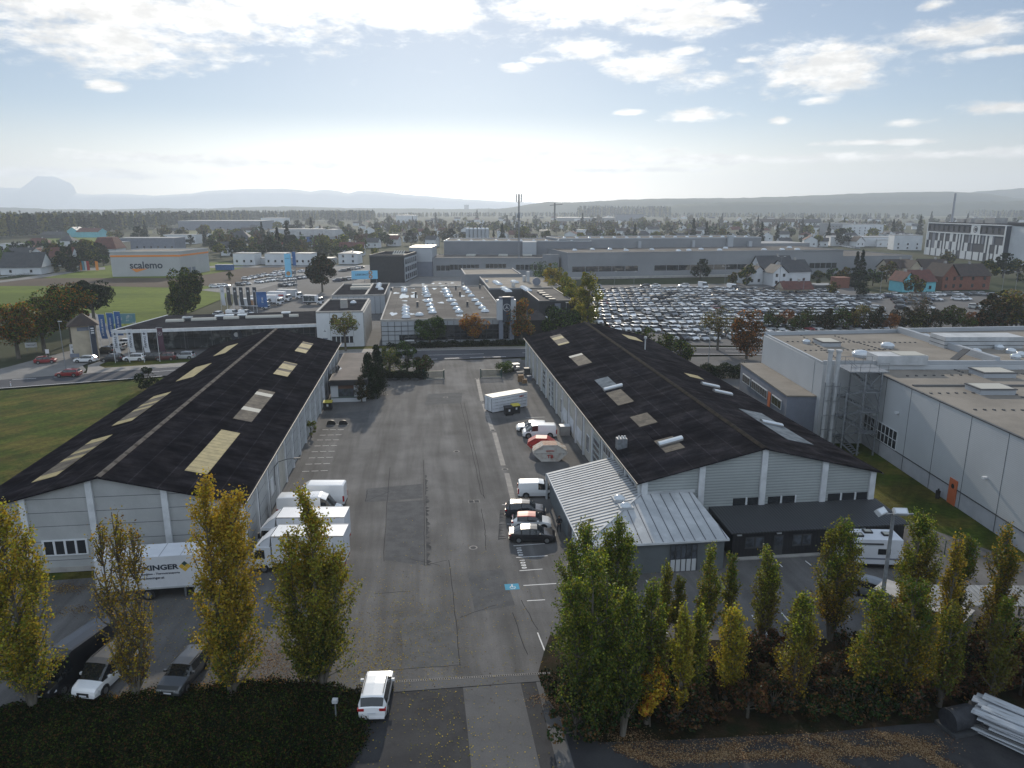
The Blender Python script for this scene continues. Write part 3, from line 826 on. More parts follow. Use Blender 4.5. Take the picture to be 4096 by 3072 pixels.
def right_hall():
 u0, u1, v0, v1, ze, zr = 20.1, 45.5, 64.0, 145.7, 6.0, 9.05
 h, off, s, uc = hall('long grey warehouse with weathered black roof and light metal annex, right of the yard', u0, u1, v0, v1, ze, zr, M['fibre_b'], M['clad'], M['cream'])
 Lp, Rp = (u0, uc, ze, s, -1), (u1, uc, ze, s, 1)
 c = lambda L, x0, y0, k=0.46293: [(x0 + a * k, y0 + b * k) for a, b in L]
 Z7 = lambda L: c(L, 2048, 1100)
 Z3 = lambda L: c(L, 1800, 1400)
 for pts, m in [(Z7([(325, 530), (420, 513), (500, 582), (398, 610)]), 'grp_d'), (Z7([(340, 547), (432, 527), (452, 545), (362, 564)]), 'grp'), (Z7([(390, 600), (480, 577), (498, 588), (405, 609)]), 'grp'),
    (Z7([(490, 705), (605, 678), (690, 755), (580, 790)]), 'grp_d'), (Z7([(488, 703), (603, 679), (615, 691), (500, 716)]), 'grp_w'),
    (Z3([(1240, 262), (1360, 232), (1470, 322), (1350, 355)]), 'grp_b'), (Z3([(1345, 372), (1480, 340), (1590, 448), (1452, 480)]), 'grp_d'),
    (Z3([(1545, 580), (1700, 545), (1800, 625), (1645, 665)]), 'grp_d'), (Z3([(1650, 672), (1800, 632), (1925, 742), (1768, 780)]), 'fibre'), (Z3([(1757, 785), (1930, 745), (2030, 850), (1860, 885)]), 'grp_d')]:
  rooflight(h, off, pts, Lp, M[m], 0.035 if m not in ('grp', 'grp_w') else 0.05)
 for pts, m in [(Z7([(980, 527), (1060, 528), (1100, 563), (1015, 558)]), 'grp'), (Z7([(1503, 853), (1600, 868), (1643, 896), (1545, 886)]), 'grp'), ([(2968, 1638), (3040, 1652), (3245, 1772), (3150, 1765)], 'grp_b')]:
  rooflight(h, off, pts, Rp, M[m])
 for px, py, side in [(2451, 1553, 0), (2680, 1769, 0), (2841, 1544, 1), (2891, 1573, 1), (3086, 1697, 1)]:
  par = Rp if side else Lp
  u, v, z = slope_at(px, py, *par)
  sg = -1 if side else 1
  L, W = (1.3, 0.45)
  k = MB(off).hull([(u - L, v - W), (u + L, v - W), (u + L, v + W), (u - L, v + W)], [z - sg * s * L - .1, z + sg * s * L - .1] * 1 + [z + sg * s * L - .1, z - sg * s * L - .1], [z - sg * s * L + .2, z + sg * s * L + .2, z + sg * s * L + .2, z - sg * s * L + .2]).build('dome_kerb', M['concrete'], h)
  n0 = 8
  mb = MB(off)
  for a in range(n0):
   t0, t1 = math.pi * a / n0, math.pi * (a + 1) / n0
   y0, y1 = v - W * math.cos(t0), v - W * math.cos(t1)
   a0, a1 = 0.2 + 0.17 * math.sin(t0), 0.2 + 0.17 * math.sin(t1)
   mb.poly([(u - L, y0, z - sg * s * L + a0), (u + L, y0, z + sg * s * L + a0), (u + L, y1, z + sg * s * L + a1), (u - L, y1, z - sg * s * L + a1)])
  mb.build('rooflight_dome', M['dome'], h, 60)
 # ridge: weathered rounded cap
 mb = MB(off)
 mb.poly([(uc - 0.35, v0, zr - 0.02), (uc, v0, zr + 0.16), (uc, v1, zr + 0.16), (uc - 0.35, v1, zr - 0.02)][::-1])
 mb.poly([(uc + 0.35, v0, zr - 0.02), (uc, v0, zr + 0.16), (uc, v1, zr + 0.16), (uc + 0.35, v1, zr - 0.02)])
 mb.build('ridge_cap', mat('mossy_ridge', (0.030, 0.026, 0.022), (0.016, 0.015, 0.015), rough=1, spec=.03, scale=1.5, fine=0.4, fscale=5), h)
 # chimney box on the eave side
 u, v, z = slope_at(2485, 1790, *Lp)
 ch = MB(off).box(u - 0.55, u + 0.55, v - 0.45, v + 0.45, z - 0.4, z + 1.1).build('chimney', M['steel'], h)
 for a in (-0.3, 0.05, 0.35):
  MB(off).cyl((u + a, v, z + 1.1), (u + a, v, z + 1.35), 0.11, 10).build('chimney_pot', M['zinc'], ch)
 u, v, z = slope_at(2580, 1398, *Rp)
 MB(off).cyl((u, v, z - 0.2), (u, v, z + 2.0), 0.12, 8).cyl((u, v, z + 2.0), (u, v, z + 2.35), 0.3, 10, 0.22).build('vent_pipe', M['zinc'], h, 40)
 yf = v0 + 0.45
 for px, py in ((2575, 2100), (2800, 2000), (3048, 1950), (3290, 1950), (3518, 1950)):
  u = u_at(px, py, yf) if px != 2575 else u0 + 0.75
  u = min(u, u1 - 0.75)
  z = ze + s * (uc - abs(u - uc) - u0) - 0.17
  MB(off).box(u - 0.30, u + 0.30, yf - 0.22, yf - 0.003, 0, z).build('pilaster', M['pilaster'], h)
 for ua, n in ((u_at(2927, 2065, yf), 2), (u_at(3066, 2055, yf), 2), (u_at(3305, 2045, yf), 3)):
  for k in range(n):
   a = ua + k * 1.55
   MB(off).box(a, a + 1.3, yf - 0.03, yf - 0.002, 2.75, 3.75).build('window_pane', M['glass'], h)
   MB(off).box(a + 1.3, a + 1.45, yf - 0.07, yf - 0.002, 2.7, 3.8).build('mullion', M['frame'], h)
 # yard side
 us = u0 + 0.45
 k = 0
 v = yf + 0.3
 while v < v1 - 0.4:
  MB(off).box(us - 0.22, us - 0.003, v - 0.2, v + 0.2, 0, 5.85).build('pilaster', M['pilaster'], h)
  if k % 2:
   MB(off).cyl((us - 0.16, v + 0.5, 0.0), (us - 0.16, v + 0.5, 5.8), 0.06, 6).build('downpipe', M['joint'], h)
  v += 5.0
  k += 1
 for va, vb in ((81.0, 85.0), (113.0, 117.5), (121.0, 124.0)):
  g = MB(off).box(us - 0.06, us - 0.002, va, vb, 0, 4.6).build('sliding_gate', M['clad'], h)
  for j in range(4):
   MB(off).box(us - 0.08, us - 0.062, va + 0.5, vb - 0.5, 1.2 + j * 0.8, 1.7 + j * 0.8).build('gate_window', M['glass_blue'], g)
 for va, vb in ((66.3, 69.4), (76.0, 79.4), (86.8, 88.3), (104.5, 106.5)):
  fr = MB(off).box(us - 0.08, us - 0.002, va, vb, 4.0 if va < 82 else 1.2, 5.1 if va < 82 else 3.4).build('window_frame', M['frame'], h)
  n = 3
  for j in range(n):
   a = va + (vb - va) * j / n + 0.1
   b = va + (vb - va) * (j + 1) / n - 0.08
   MB(off).box(us - 0.10, us - 0.081, a, b, 4.1 if va < 82 else 1.3, 5.0 if va < 82 else 3.3).build('window_pane', M['glass_blue'], fr)
 for va in (91.5, 96.8, 101.3):
  MB(off).box(us - 0.05, us - 0.002, va, va + 3.4, 0.6, 2.6).build('wall_panel', M['pilaster'], h)
 # metal roofed L shaped annex round the near corner
 e0, e1, vf, vb = 13.1, 26.6, 57.1, 75.4       # eaves
 zt, zl = 4.7, 3.1
 A, B, C_, D_ = (e0, vf, zl), (e1 + 0.0, vf, zl), (25.7, v0 + 0.4, zt), (us - 0.02, v0 + 0.4, zt)
 E_, F_ = (us - 0.02, vb, zt), (e0, vb, zl)
 for nm, quad in (('annex_roof', [A, D_, E_, F_]), ('annex_roof', [A, B, C_, D_])):
  mb = MB(off)
  q = quad if nm else quad
  nrm = (Vector(q[1]) - Vector(q[0])).cross(Vector(q[2]) - Vector(q[0]))
  if nrm.z < 0: q = q[::-1]
  mb.poly(q)
  lo = [(p[0], p[1], p[2] - 0.16) for p in q]
  mb.poly(lo[::-1])
  for k in range(4):
   k2 = (k + 1) % 4
   mb.poly([lo[k], lo[k2], q[k2], q[k]])
  rf = mb.build('annex_roof', M['zinc'], h)
  if quad[1] is D_:      # seams run across the yard side slope
   v = vf + 0.35
   while v < vb:
    ua = e0 if True else 0
    # clip the ends at the hip A-D
    t = (v - vf) / (v0 + 0.4 - vf)
    ub = min(us - 0.02, e0 + (us - 0.02 - e0) * min(1, t))
    zb = zl + (zt - zl) * min(1, t)
    if ub - ua > 0.3:
     MB(off).bar((ua, v, zl + 0.03), (ub, v, zb + 0.03), 0.045, 0.07).build('roof_seam', M['zinc_r'], rf)
    v += 0.62
  else:
   u = e0 + 0.5
   while u < e1:
    # lower edge v=vf; upper limited by hip on the left and by the right edge
    if u < us: t = (u - e0) / (us - e0)
    elif u < 25.7: t = 1
    else: t = 1 - (u - 25.7) / (e1 - 25.7)
    vv = vf + (v0 + 0.4 - vf) * t
    MB(off).bar((u, vf, zl + 0.03), (u, vv, zl + (zt - zl) * t + 0.03), 0.045, 0.07).build('roof_seam', M['zinc_r'], rf)
    u += 0.98
 MB(off).bar((e0, vf, zl + 0.06), (us, v0 + 0.4, zt + 0.06), 0.2, 0.06).build('hip_cap', M['zinc'], h)
 MB(off).box(us, 26.0, yf - 0.16, yf - 0.004, zt - 0.05, zt + 0.22).build('flashing', M['zinc'], h)
 aw = mat('annex_render', (0.135, 0.155, 0.165), (0.115, 0.13, 0.14), rough=0.8, scale=0.6, fine=0.08)
 MB(off).hull([(e0 + .3, vf + .3), (e1 - .3, vf + .3), (25.6, yf), (us, yf), (us, vb - .1), (e0 + .3, vb - .1)], 0, 2.93).build('annex_wall', aw, h)
 MB(off).box(e0, e1, vf - 0.06, vf + 0.02, zl - 0.2, zl - 0.02).box(e0 - 0.08, e0, vf, vb, zl - 0.2, zl - 0.02).build('annex_gutter', M['pilaster'], h)
 # front gate of the annex
 ua, ub = u_at(2684, 2240, vf), u_at(2790, 2240, vf)
 d = MB(off).box(ua, ub, vf + 0.22, vf + 0.298, 0.05, 1.2).build('gate_leaf', M['frame'], h)
 MB(off).box(ua, ub, vf + 0.24, vf + 0.298, 1.2, 2.6).build('gate_glazing', M['glass_blue'], h)
 for k in range(6):
  u = ua + (ub - ua) * k / 5
  MB(off).box(u - 0.04, u + 0.04, vf + 0.19, vf + 0.22, 0.05, 2.65).build('gate_bar', M['darkgrey'], h)
 # yard side openings of the annex
 for va, vb2, m in ((60.5, 62.5, 'frame'), (63.3, 64.6, 'darkgrey'), (58.0, 60.0, 'frame')):
  MB(off).box(e0 + 0.24, e0 + 0.298, va, vb2, 0.3 if m == 'frame' else 0, 2.5).build('annex_opening', M[m], h)
 MB(off).box(e0 - 0.15, e0 + 0.05, vb - 0.1, vb + 0.12, 0, 3.0).build('annex_post', M['pilaster'], h)
 for px, py in ((2477, 1988), (2503, 2019)):
  t = None
  z = 4.3
  u, v = uvp(px, py, z)
  zz = zl + (zt - zl) * (u - e0) / (us - e0)
  u, v = uvp(px, py, zz + .2)
  MB(off).box(u - 0.65, u + 0.65, v - 0.55, v + 0.55, zz - 0.2, zz + 0.12).build('dome_kerb', M['zinc'], h)
  MB(off).dome(u, v, zz + 0.12, 0.55, 0.47, 0.32, 12, 3).build('rooflight_dome', M['dome'], h, 50)
 # satellite dish
 v = 69.8
 mb = MB(off)
 c0 = Vector((us - 0.75, v, 4.6))
 for j in range(4):
  r0, r1 = 0.42 * j / 4, 0.42 * (j + 1) / 4
  for k in range(14):
   a, b = 2 * math.pi * k / 14, 2 * math.pi * (k + 1) / 14
   P = lambda r, t: (c0.x - 0.5 * r * math.sin(t) * 0.4, c0.y + r * math.cos(t), c0.z + r * math.sin(t) * 1.2 + 0.0)
   mb.poly([P(r0, a), P(r1, a), P(r1, b), P(r0, b)] if j else [P(r0, a), P(r1, a), P(r1, b)])
 mb.cyl((c0.x, c0.y, c0.z), (us, v, 4.4), 0.03, 6)
 mb.build('satellite_dish', M['concrete'], h)
left_hall()
right_hall()
def black_annex():
 h, off = uvthing('annex', 'low black clad lean-to with a flat dark roof along the right warehouse gable', 'building', 36, 61.5)
 u0, u1, v0, v1 = 27.6, 45.4, 58.9, 64.4
 MB(off).box(u0 + 0.3, u1 - 0.3, v0 + 0.3, v1 - 0.2, 0, 2.55).build('wall', M['blackclad'], h)
 MB(off).hull([(u0, v0), (u1, v0), (u1, v1), (u0, v1)], 2.551, [2.68, 2.68, 3.0, 3.0]).build('roof', mat('dark_ribbed_roof', (0.055, 0.058, 0.063), rough=0.5, metal=0.3, wave=('X', 0.3, 0.01, 0.35)), h)
 yf = v0 + 0.3
 for px in (2998, 3036, 3112, 3186, 3224, 3447):
  u = u_at(px, 2180, v0 + .3)
  d = MB(off).box(u - 0.45, u + 0.45, yf - 0.04, yf - 0.002, 0.1 if px in (3112, 3447) else 0.9, 2.1).build('door' if px in (3112, 3447) else 'window', M['darkgrey'], h)
  MB(off).box(u - 0.36, u + 0.36, yf - 0.055, yf - 0.042, 1.1, 1.95).build('pane', M['glass_blue'], d)
 for px in (2957, 3115, 3448):
  u = u_at(px, 2135, v0 + .3)
  MB(off).box(u - 0.22, u + 0.22, yf - 0.14, yf - 0.002, 2.3, 2.42).build('wall_lamp', M['frame'], h)
 MB(off).box(u0 + 0.1, u0 + 9, yf - 0.5, yf - 0.003, 0, 0.1).build('step', M['concrete'], h)
def flat_office():
 u0, u1, v0, v1 = -16.3, -9.9, 120.6, 144.5
 h, off = uvthing('gatehouse_office', 'small flat roofed office with dark fascia and pale roof between the left warehouse and cypress', 'building', -13, 132)
 MB(off).box(u0 + 0.15, u1 - 0.5, v0 + 0.4, v1 - 0.3, 0, 2.95).build('wall', M['whitewall'], h)
 MB(off).box(u0, u1, v0, v1, 2.95, 3.85).build('fascia', mat('dark_fascia', (0.022, 0.022, 0.025), rough=0.7, fine=0.2), h)
 MB(off).box(u0 + 0.15, u1 - 0.15, v0 + 0.15, v1 - 0.15, 3.85, 3.90).build('roof', mat('pale_roof_membrane', (0.22, 0.19, 0.17), (0.17, 0.15, 0.135), rough=0.95, scale=0.25, fine=0.08, spec=0.1), h)
 X0, Y0 = uvp(1345, 1480, 3.9)
 pts = []
 for k in range(16):
  a = 2 * math.pi * k / 16
  pts.append((X0 - 0.3 + (0.9 + 0.5 * math.sin(a * 2)) * math.cos(a), Y0 + (3.6 + 1.2 * math.cos(a * 3 + 1)) * math.sin(a), 3.906))
 MB(off).poly(pts).build('roof_puddle', M['puddle'], h)
 yf = v0 + 0.4
 w = MB(off).box(-14.9, -12.3, yf - 0.06, yf - 0.002, 0.9, 2.3).build('window', M['green'], h)
 for k in range(3):
  MB(off).box(-14.8 + k * 0.86, -14.05 + k * 0.86, yf - 0.075, yf - 0.061, 1.0, 2.25).build('pane', M['glass_blue'], w)
 MB(off).box(-14.9, -12.3, yf - 0.05, yf - 0.002, 2.3, 2.9).build('shutter_box', mat('brown_board', (0.12, 0.06, 0.035), rough=0.8), h)
 MB(off).box(u0 + 0.15, u1 - 0.5, yf - 0.03, yf - 0.001, 0.7, 0.85).build('sill_band', M['green'], h)
 MB(off).cyl((-15.6, 126.5, 3.85), (-15.6, 126.5, 5.1), 0.14, 8).build('flue', M['darkgrey'], h)
black_annex()
flat_office()
# ------------------------------------------------------------------ boxes standing on two measured corners
def pxthing(name, label, cat, a, b, group=None):
 """empty at ground corner seen at pixel a, local x running to the corner seen at pixel b; returns it and its width"""
 A, B = Vector(at(*a)), Vector(at(*b))
 d = B - A
 return thing(name, label, cat, (A.x, A.y, 0), math.atan2(d.y, d.x), group), d.length
def parapet_roof(h, x0, x1, y0, y1, z, roofm, capm, off=(0, 0, 0), hgt=0.35, w=0.3):
 MB(off).box(x0 + w, x1 - w, y0 + w, y1 - w, z - 0.2, z + 0.001).build('roof', M[roofm] if isinstance(roofm, str) else roofm, h)
 for a in ((x0, x1, y0, y0 + w), (x0, x1, y1 - w, y1), (x0, x0 + w, y0 + w, y1 - w), (x1 - w, x1, y0 + w, y1 - w)):
  MB(off).box(*a, z - 0.2, z + hgt).build('parapet', M[capm], h)
def grey_works():
 h = thing('industrial_building', 'large pale grey metal clad industrial building with flat roofs on the right edge', 'building', (48.8, 40, 0))
 o = (48.8, 40, 0)
 w1 = mat('pale_metal_cladding', (0.52, 0.54, 0.56), (0.48, 0.50, 0.52), rough=0.55, metal=0.1, scale=0.15, fine=0.05, fscale=5, wave=('Z', 0.20, 0.003, 0.14))
 ft = mat('plinth_panel', (0.43, 0.44, 0.47), (0.37, 0.38, 0.41), rough=0.8, scale=0.5, fine=0.06)
 MB(o).box(48.83, 110, 25, 96.3, 0, 1.9).build('plinth', ft, h)
 MB(o).box(48.8, 110, 25, 96.3, 1.9, 10.5).build('wall', w1, h)
 MB(o).hull([(42.4, 96.31), (100, 96.31), (100, 126.5), (66.5, 122.8), (42.2, 119.8)], 0, 11.2).build('wall', w1, h)
 # panel seams, about 6 m apart
 y = 32.0
 while y < 96:
  MB(o).box(48.79, 48.8, y, y + 0.09, 0, 10.5).build('panel_seam', M['joint'], h)
  y += 5.95
 y = 99.0
 while y < 120:
  MB(o).box(42.36, 42.4, y, y + 0.08, 6, 11.2).build('panel_seam', M['joint'], h)
  y += 5.0
 MB(o).box(48.74, 48.8, 25, 96.3, 1.86, 1.96).build('drip_rail', M['darkgrey'], h)
 MB(o).box(48.72, 49.0, 25, 96.3, 10.5, 10.62).build('roof_edge', M['darkgrey'], h)
 MB(o).box(49.0, 110, 25, 96.2, 10.5, 10.56).build('roof', M['gravelroof'], h)
 MB(o).box(49.6, 110, 86.6, 87.1, 10.56, 10.72).build('roof_step', M['darkgrey'], h)
 MB(o).hull([(42.7, 96.7), (65.9, 96.7), (65.9, 122.3), (42.6, 119.4)], 11.2, 11.26).build('roof', M['gravelroof'], h)
 MB(o).hull([(66.6, 96.7), (100, 96.7), (100, 126), (66.6, 122.4)], 11.2, 11.26).build('roof', M['gravelroof'], h)
 cap = M['silver']
 MB(o).box(42.4, 100, 96.31, 96.69, 11.2, 11.75).build('parapet', cap, h)
 MB(o).box(42.4, 42.69, 96.7, 119.5, 11.2, 11.5).build('parapet', cap, h)
 MB(o).hull([(65.91, 96.7), (66.59, 96.7), (66.59, 122.6), (65.91, 122.5)], 11.2, 12.2).build('parapet', cap, h)
 MB(o).hull([(42.4, 119.51), (66.5, 122.51), (66.5, 122.8), (42.3, 119.8)], 11.2, 11.8).build('parapet', cap, h)
 MB(o).hull([(66.6, 122.51), (100, 126.1), (100, 126.5), (66.6, 122.9)], 11.2, 11.9).build('parapet', cap, h)
 # corner gap lights and door
 for px, py, z in ((3595, 1727 - 76, 6.9), (3502, 1658, 5.6), (3947, 1911, 5.5)):
  _, yy = at(px, py, 7)
  # solve for the point on the wall plane x = 48.8
  zz = 5.0
  for _ in range(30):
   X, Yv = at(px, py, zz)
   zz += (X - 48.8) * 0.08
  MB(o).box(48.35, 48.79, Yv - 0.18, Yv + 0.18, zz - 0.1, zz + 0.12).build('wall_lamp', M['frame'], h)
 d = MB(o).box(48.70, 48.79, 74.3, 75.7, 0, 2.9).build('door', M['orangedoor'], h)
 MB(o).cyl((48.69, 75.0, 2.1), (48.70, 75.0, 2.1), 0.28, 14).build('door_window', M['glass'], d)
 # grid window low in the wall
 y0, y1 = 87.4, 97.2
 fr = MB(o).box(48.72, 48.79, 87.4, 96.2, 1.95, 2.05).box(48.72, 48.79, 87.4, 96.2, 3.15, 3.23).box(48.72, 48.79, 87.4, 96.2, 4.35, 4.45).build('window_frame', M['frame'], h)
 n = 9
 for k in range(n + 1):
  y = 87.4 + 8.72 * k / n
  MB(o).box(48.72, 48.79, y, y + 0.1, 2.05, 4.35).build('mullion', M['frame'], fr)
 for k in range(n):
  y = 87.5 + 8.72 * k / n
  for z in (2.05, 3.23):
   MB(o).box(48.76, 48.79, y, y + 0.87, z, z + 1.1).build('pane', M['glass'], fr)
 # roof furniture
 def hatch(px, py, w, d, hh=0.6, z=10.56):
  X, Yv = at(px, py, z + hh)
  b = MB(o).box(X - w / 2, X + w / 2, Yv - d / 2, Yv + d / 2, z, z + hh).build('skylight_box', cap, h)
  MB(o).box(X - w / 2 - 0.1, X + w / 2 + 0.1, Yv - d / 2 - 0.1, Yv + d / 2 + 0.1, z + hh, z + hh + 0.12).build('skylight_rim', M['darkgrey'], b)
  MB(o).box(X - w / 2 + 0.15, X + w / 2 - 0.15, Yv - d / 2 + 0.15, Yv + d / 2 - 0.15, z + hh + 0.12, z + hh + 0.14).build('skylight_pane', M['grp_w'], b)
 hatch(3970, 1483, 4.2, 3.2, 0.6)
 hatch(3962, 1548, 4.2, 3.0, 0.6)
 hatch(3308, 1363, 2.8, 3.6, 0.6, 11.26)
 def rdome(px, py, r, z=11.26, hh=0.5):
  X, Yv = at(px, py, z + 0.3)
  MB(o).cyl((X, Yv, z), (X, Yv, z + 0.35), r * 1.02, 14).build('dome_kerb', cap, h)
  MB(o).dome(X, Yv, z + 0.35, r, r, hh, 14, 4).build('rooflight_dome', M['dome'], h, 60)
 for px, py in ((3702, 1345), (3760, 1345), (3742, 1358), (3800, 1358), (3834, 1382), (3948, 1375), (3996, 1389), (4044, 1404), (4085, 1418), (3905, 1405), (4062, 1427)):
  rdome(px, py, 0.62, hh=.4)
 rdome(3444, 1417, 1.15, 11.26, 0.6)
 rdome(3550, 1382, 0.9, 11.26)
 rdome(3226, 1366, 0.55, 11.26, 0.3)
 X, Yv = at(3595, 1418, 12.4)
 ah = MB(o).box(X - 3.6, X + 3.2, Yv - 1.6, Yv + 1.6, 11.26, 12.5).build('air_handling_unit', M['zinc'], h)
 MB(o).box(X - 0.4, X + 3.0, Yv - 1.4, Yv + 1.4, 12.5, 12.58).build('unit_cover', M['grp_w'], ah)
 X, Yv = at(3905, 1360, 12.2)
 ah = MB(o).box(X - 6, X + 6, Yv - 2.0, Yv + 2.0, 11.26, 13.0).build('air_handling_unit', M['zinc'], h)
 for z in (11.7, 12.3):
  MB(o).box(X - 6.02, X + 6.02, Yv - 2.03, Yv + 2.03, z, z + 0.08).build('unit_rail', M['darkgrey'], ah)
 X, Yv = at(3840, 1412, 12)
 MB(o).bar((X - 1.6, Yv - 1.2, 11.2), (X + 1.0, Yv + 0.2, 12.5), 1.0, 0.12).build('roof_steps', M['darkgrey'], h)
 # rows of little fixing blocks on the roofs
 mb = MB(o)
 for a, b, n in [((3205, 1342), (3400, 1470), 18), ((3340, 1345), (3530, 1400), 14), ((3150, 1367), (3660, 1371), 26), ((3200, 1403), (3560, 1398), 18), ((3720, 1450), (3850, 1490), 10), ((4000, 1442), (4090, 1470), 6), ((3690, 1575), (3960, 1572), 9), ((3630, 1505), (4090, 1497), 14), ((3900, 1640), (4090, 1642), 6), ((4040, 1570), (4090, 1590), 3)]:
  for k in range(n):
   t = k / max(1, n - 1)
   z = 11.26 if b[1] < 1475 and a[1] < 1440 else 10.56
   if a == (3205, 1342): z = 11.26
   X, Yv = at(a[0] + (b[0] - a[0]) * t, a[1] + (b[1] - a[1]) * t, z)
   mb.box(X - .13, X + .13, Yv - .13, Yv + .13, z, z + 0.12)
 tag(mb.build('fixing_blocks', M['darkgrey'], h), kind='stuff')
 # the lower office wing in front of the far part
 ow, oz = M['slate'], 6.4
 MB(o).hull([(38.4, 97.6), (42.39, 97.4), (42.2, 119.3), (38.6, 119.3)], 0, oz).build('office_wing_wall', ow, h)
 MB(o).hull([(38.3, 97.5), (42.35, 97.3), (42.16, 119.4), (38.5, 119.4)], oz, oz + 0.18).build('office_wing_roof', M['gravelroof'], h)
 for ya, yb in ((99.5, 103.3), (105.4, 112.6), (113.4, 117.2)):
  f = MB(o).box(38.33, 38.41, ya, yb, 3.9, 5.3).build('ribbon_window', M['frame'], h)
  n = int((yb - ya) / 0.95)
  for k in range(n):
   y = ya + 0.1 + k * (yb - ya - 0.1) / n
   MB(o).box(38.30, 38.325, y, y + (yb - ya) / n - 0.16, 4.05, 5.15).build('pane', M['glass'], f)
 MB(o).box(38.33, 38.41, 103.9, 104.9, 3.0, 5.3).build('orange_door', M['orangedoor'], h)
 MB(o).box(36.2, 38.2, 96.0, 97.3, 0, 2.6).build('switch_cabinet', M['green'], h)
def stair_tower():
 X0, Y0 = 45.6, 97.5
 h = thing('stair_tower', 'galvanised steel escape stair tower in the corner of the grey industrial building', 'stairs', (45.6, 93.5, 0))
 o = (45.6, 93.5, 0)
 st = M['steel']
 for x in (43.6, 45.8, 47.9):
  for y in (91.2, 95.4):
   MB(o).box(x - .09, x + .09, y - .09, y + .09, 0, 11.4 if x > 44 else 8.6).build('post', st, h)
 for z in (3.0, 5.9, 8.6):
  MB(o).box(45.7, 48.0, 91.0, 92.3, z, z + 0.14).build('landing', st, h)
  MB(o).box(43.5, 44.8, 94.4, 95.5, z - 1.45, z - 1.31).build('landing', st, h)
  for a in (0.5, 1.0):
   MB(o).bar((45.7, 91.0, z + a), (48.0, 91.0, z + a), 0.05).build('rail', st, h)
 MB(o).box(43.6, 48.7, 91.0, 95.5, 11.3, 11.44).build('top_platform', st, h)
 for y in (91.0, 95.4):
  for a in (0.55, 1.1):
   MB(o).bar((43.6, y, 11.44 + a), (48.6, y, 11.44 + a), 0.05).build('rail', st, h)
  for k in range(5):
   MB(o).bar((43.7 + k * 1.2, y, 11.44), (43.7 + k * 1.2, y, 12.54), 0.05).build('baluster', st, h)
 segs = [((45.6, 91.6, 3.0), (44.4, 95.0, 1.6)), ((44.6, 94.8, 1.6), (45.9, 91.6, 0.05)), ((47.4, 92.3, 3.1), (44.4, 94.9, 4.5)), ((44.6, 94.6, 4.6), (46.6, 91.8, 5.95)), ((47.4, 92.3, 6.0), (44.4, 94.9, 7.3)), ((44.6, 94.6, 7.4), (46.6, 91.8, 8.7)), ((47.4, 92.3, 8.8), (44.6, 94.2, 11.35))]
 for p, q in segs:
  f = MB(o)
  P, Q = Vector(p), Vector(q)
  side = (Q - P).cross(Vector((0, 0, 1))).normalized() * 0.5
  for sgn in (-1, 1):
   f.bar(tuple(P + side * sgn), tuple(Q + side * sgn), 0.06, 0.22)
   f.bar(tuple(P + side * sgn + Vector((0, 0, 1))), tuple(Q + side * sgn + Vector((0, 0, 1))), 0.05)
  n = 9
  for k in range(n):
   c = P + (Q - P) * (k + 0.5) / n
   f.bar(tuple(c - side), tuple(c + side), 0.24, 0.04)
  f.build('stair_flight', st, h)
 for p, q in (((43.6, 91.2, 3.0), (45.8, 91.2, 5.9)), ((47.9, 91.2, 5.9), (45.8, 91.2, 8.6)), ((45.8, 91.2, 8.6), (47.9, 91.2, 11.3)), ((47.9, 91.2, 0.5), (47.9, 95.4, 3.4)), ((47.9, 91.2, 3.4), (47.9, 95.4, 7.0)), ((47.9, 91.2, 7.0), (47.9, 95.4, 11.0))):
  MB(o).bar(p, q, 0.07).build('brace', st, h)
 for k, (x, y) in enumerate(((42.0, 93.6), (43.0, 93.4))):
  t = thing('flue_stack', ('left' if not k else 'right') + ' one of the twin stainless steel flues beside the escape stair', 'chimney', (x, y, 0), 0, 'twin steel flues')
  MB((x, y, 0)).cyl((x, y, 0), (x, y, 13.6), 0.30, 14).build('flue_pipe', M['zinc'], t, 40)
  MB((x, y, 0)).cyl((x, y, 13.6), (x, y, 13.85), 0.42, 14).build('flue_cap', M['zinc'], t, 40)
  fr = MB((x, y, 0))
  for z in (1, 3, 5, 7, 9):
   fr.bar((x - .45, y - .42, z), (x + .45, y - .42, z), 0.08)
  for dx in (-.45, .45):
   fr.bar((x + dx, y - .42, 0), (x + dx, y - .42, 9.5), 0.10)
  fr.build('support_frame', M['steel'], t)
grey_works()
stair_tower()
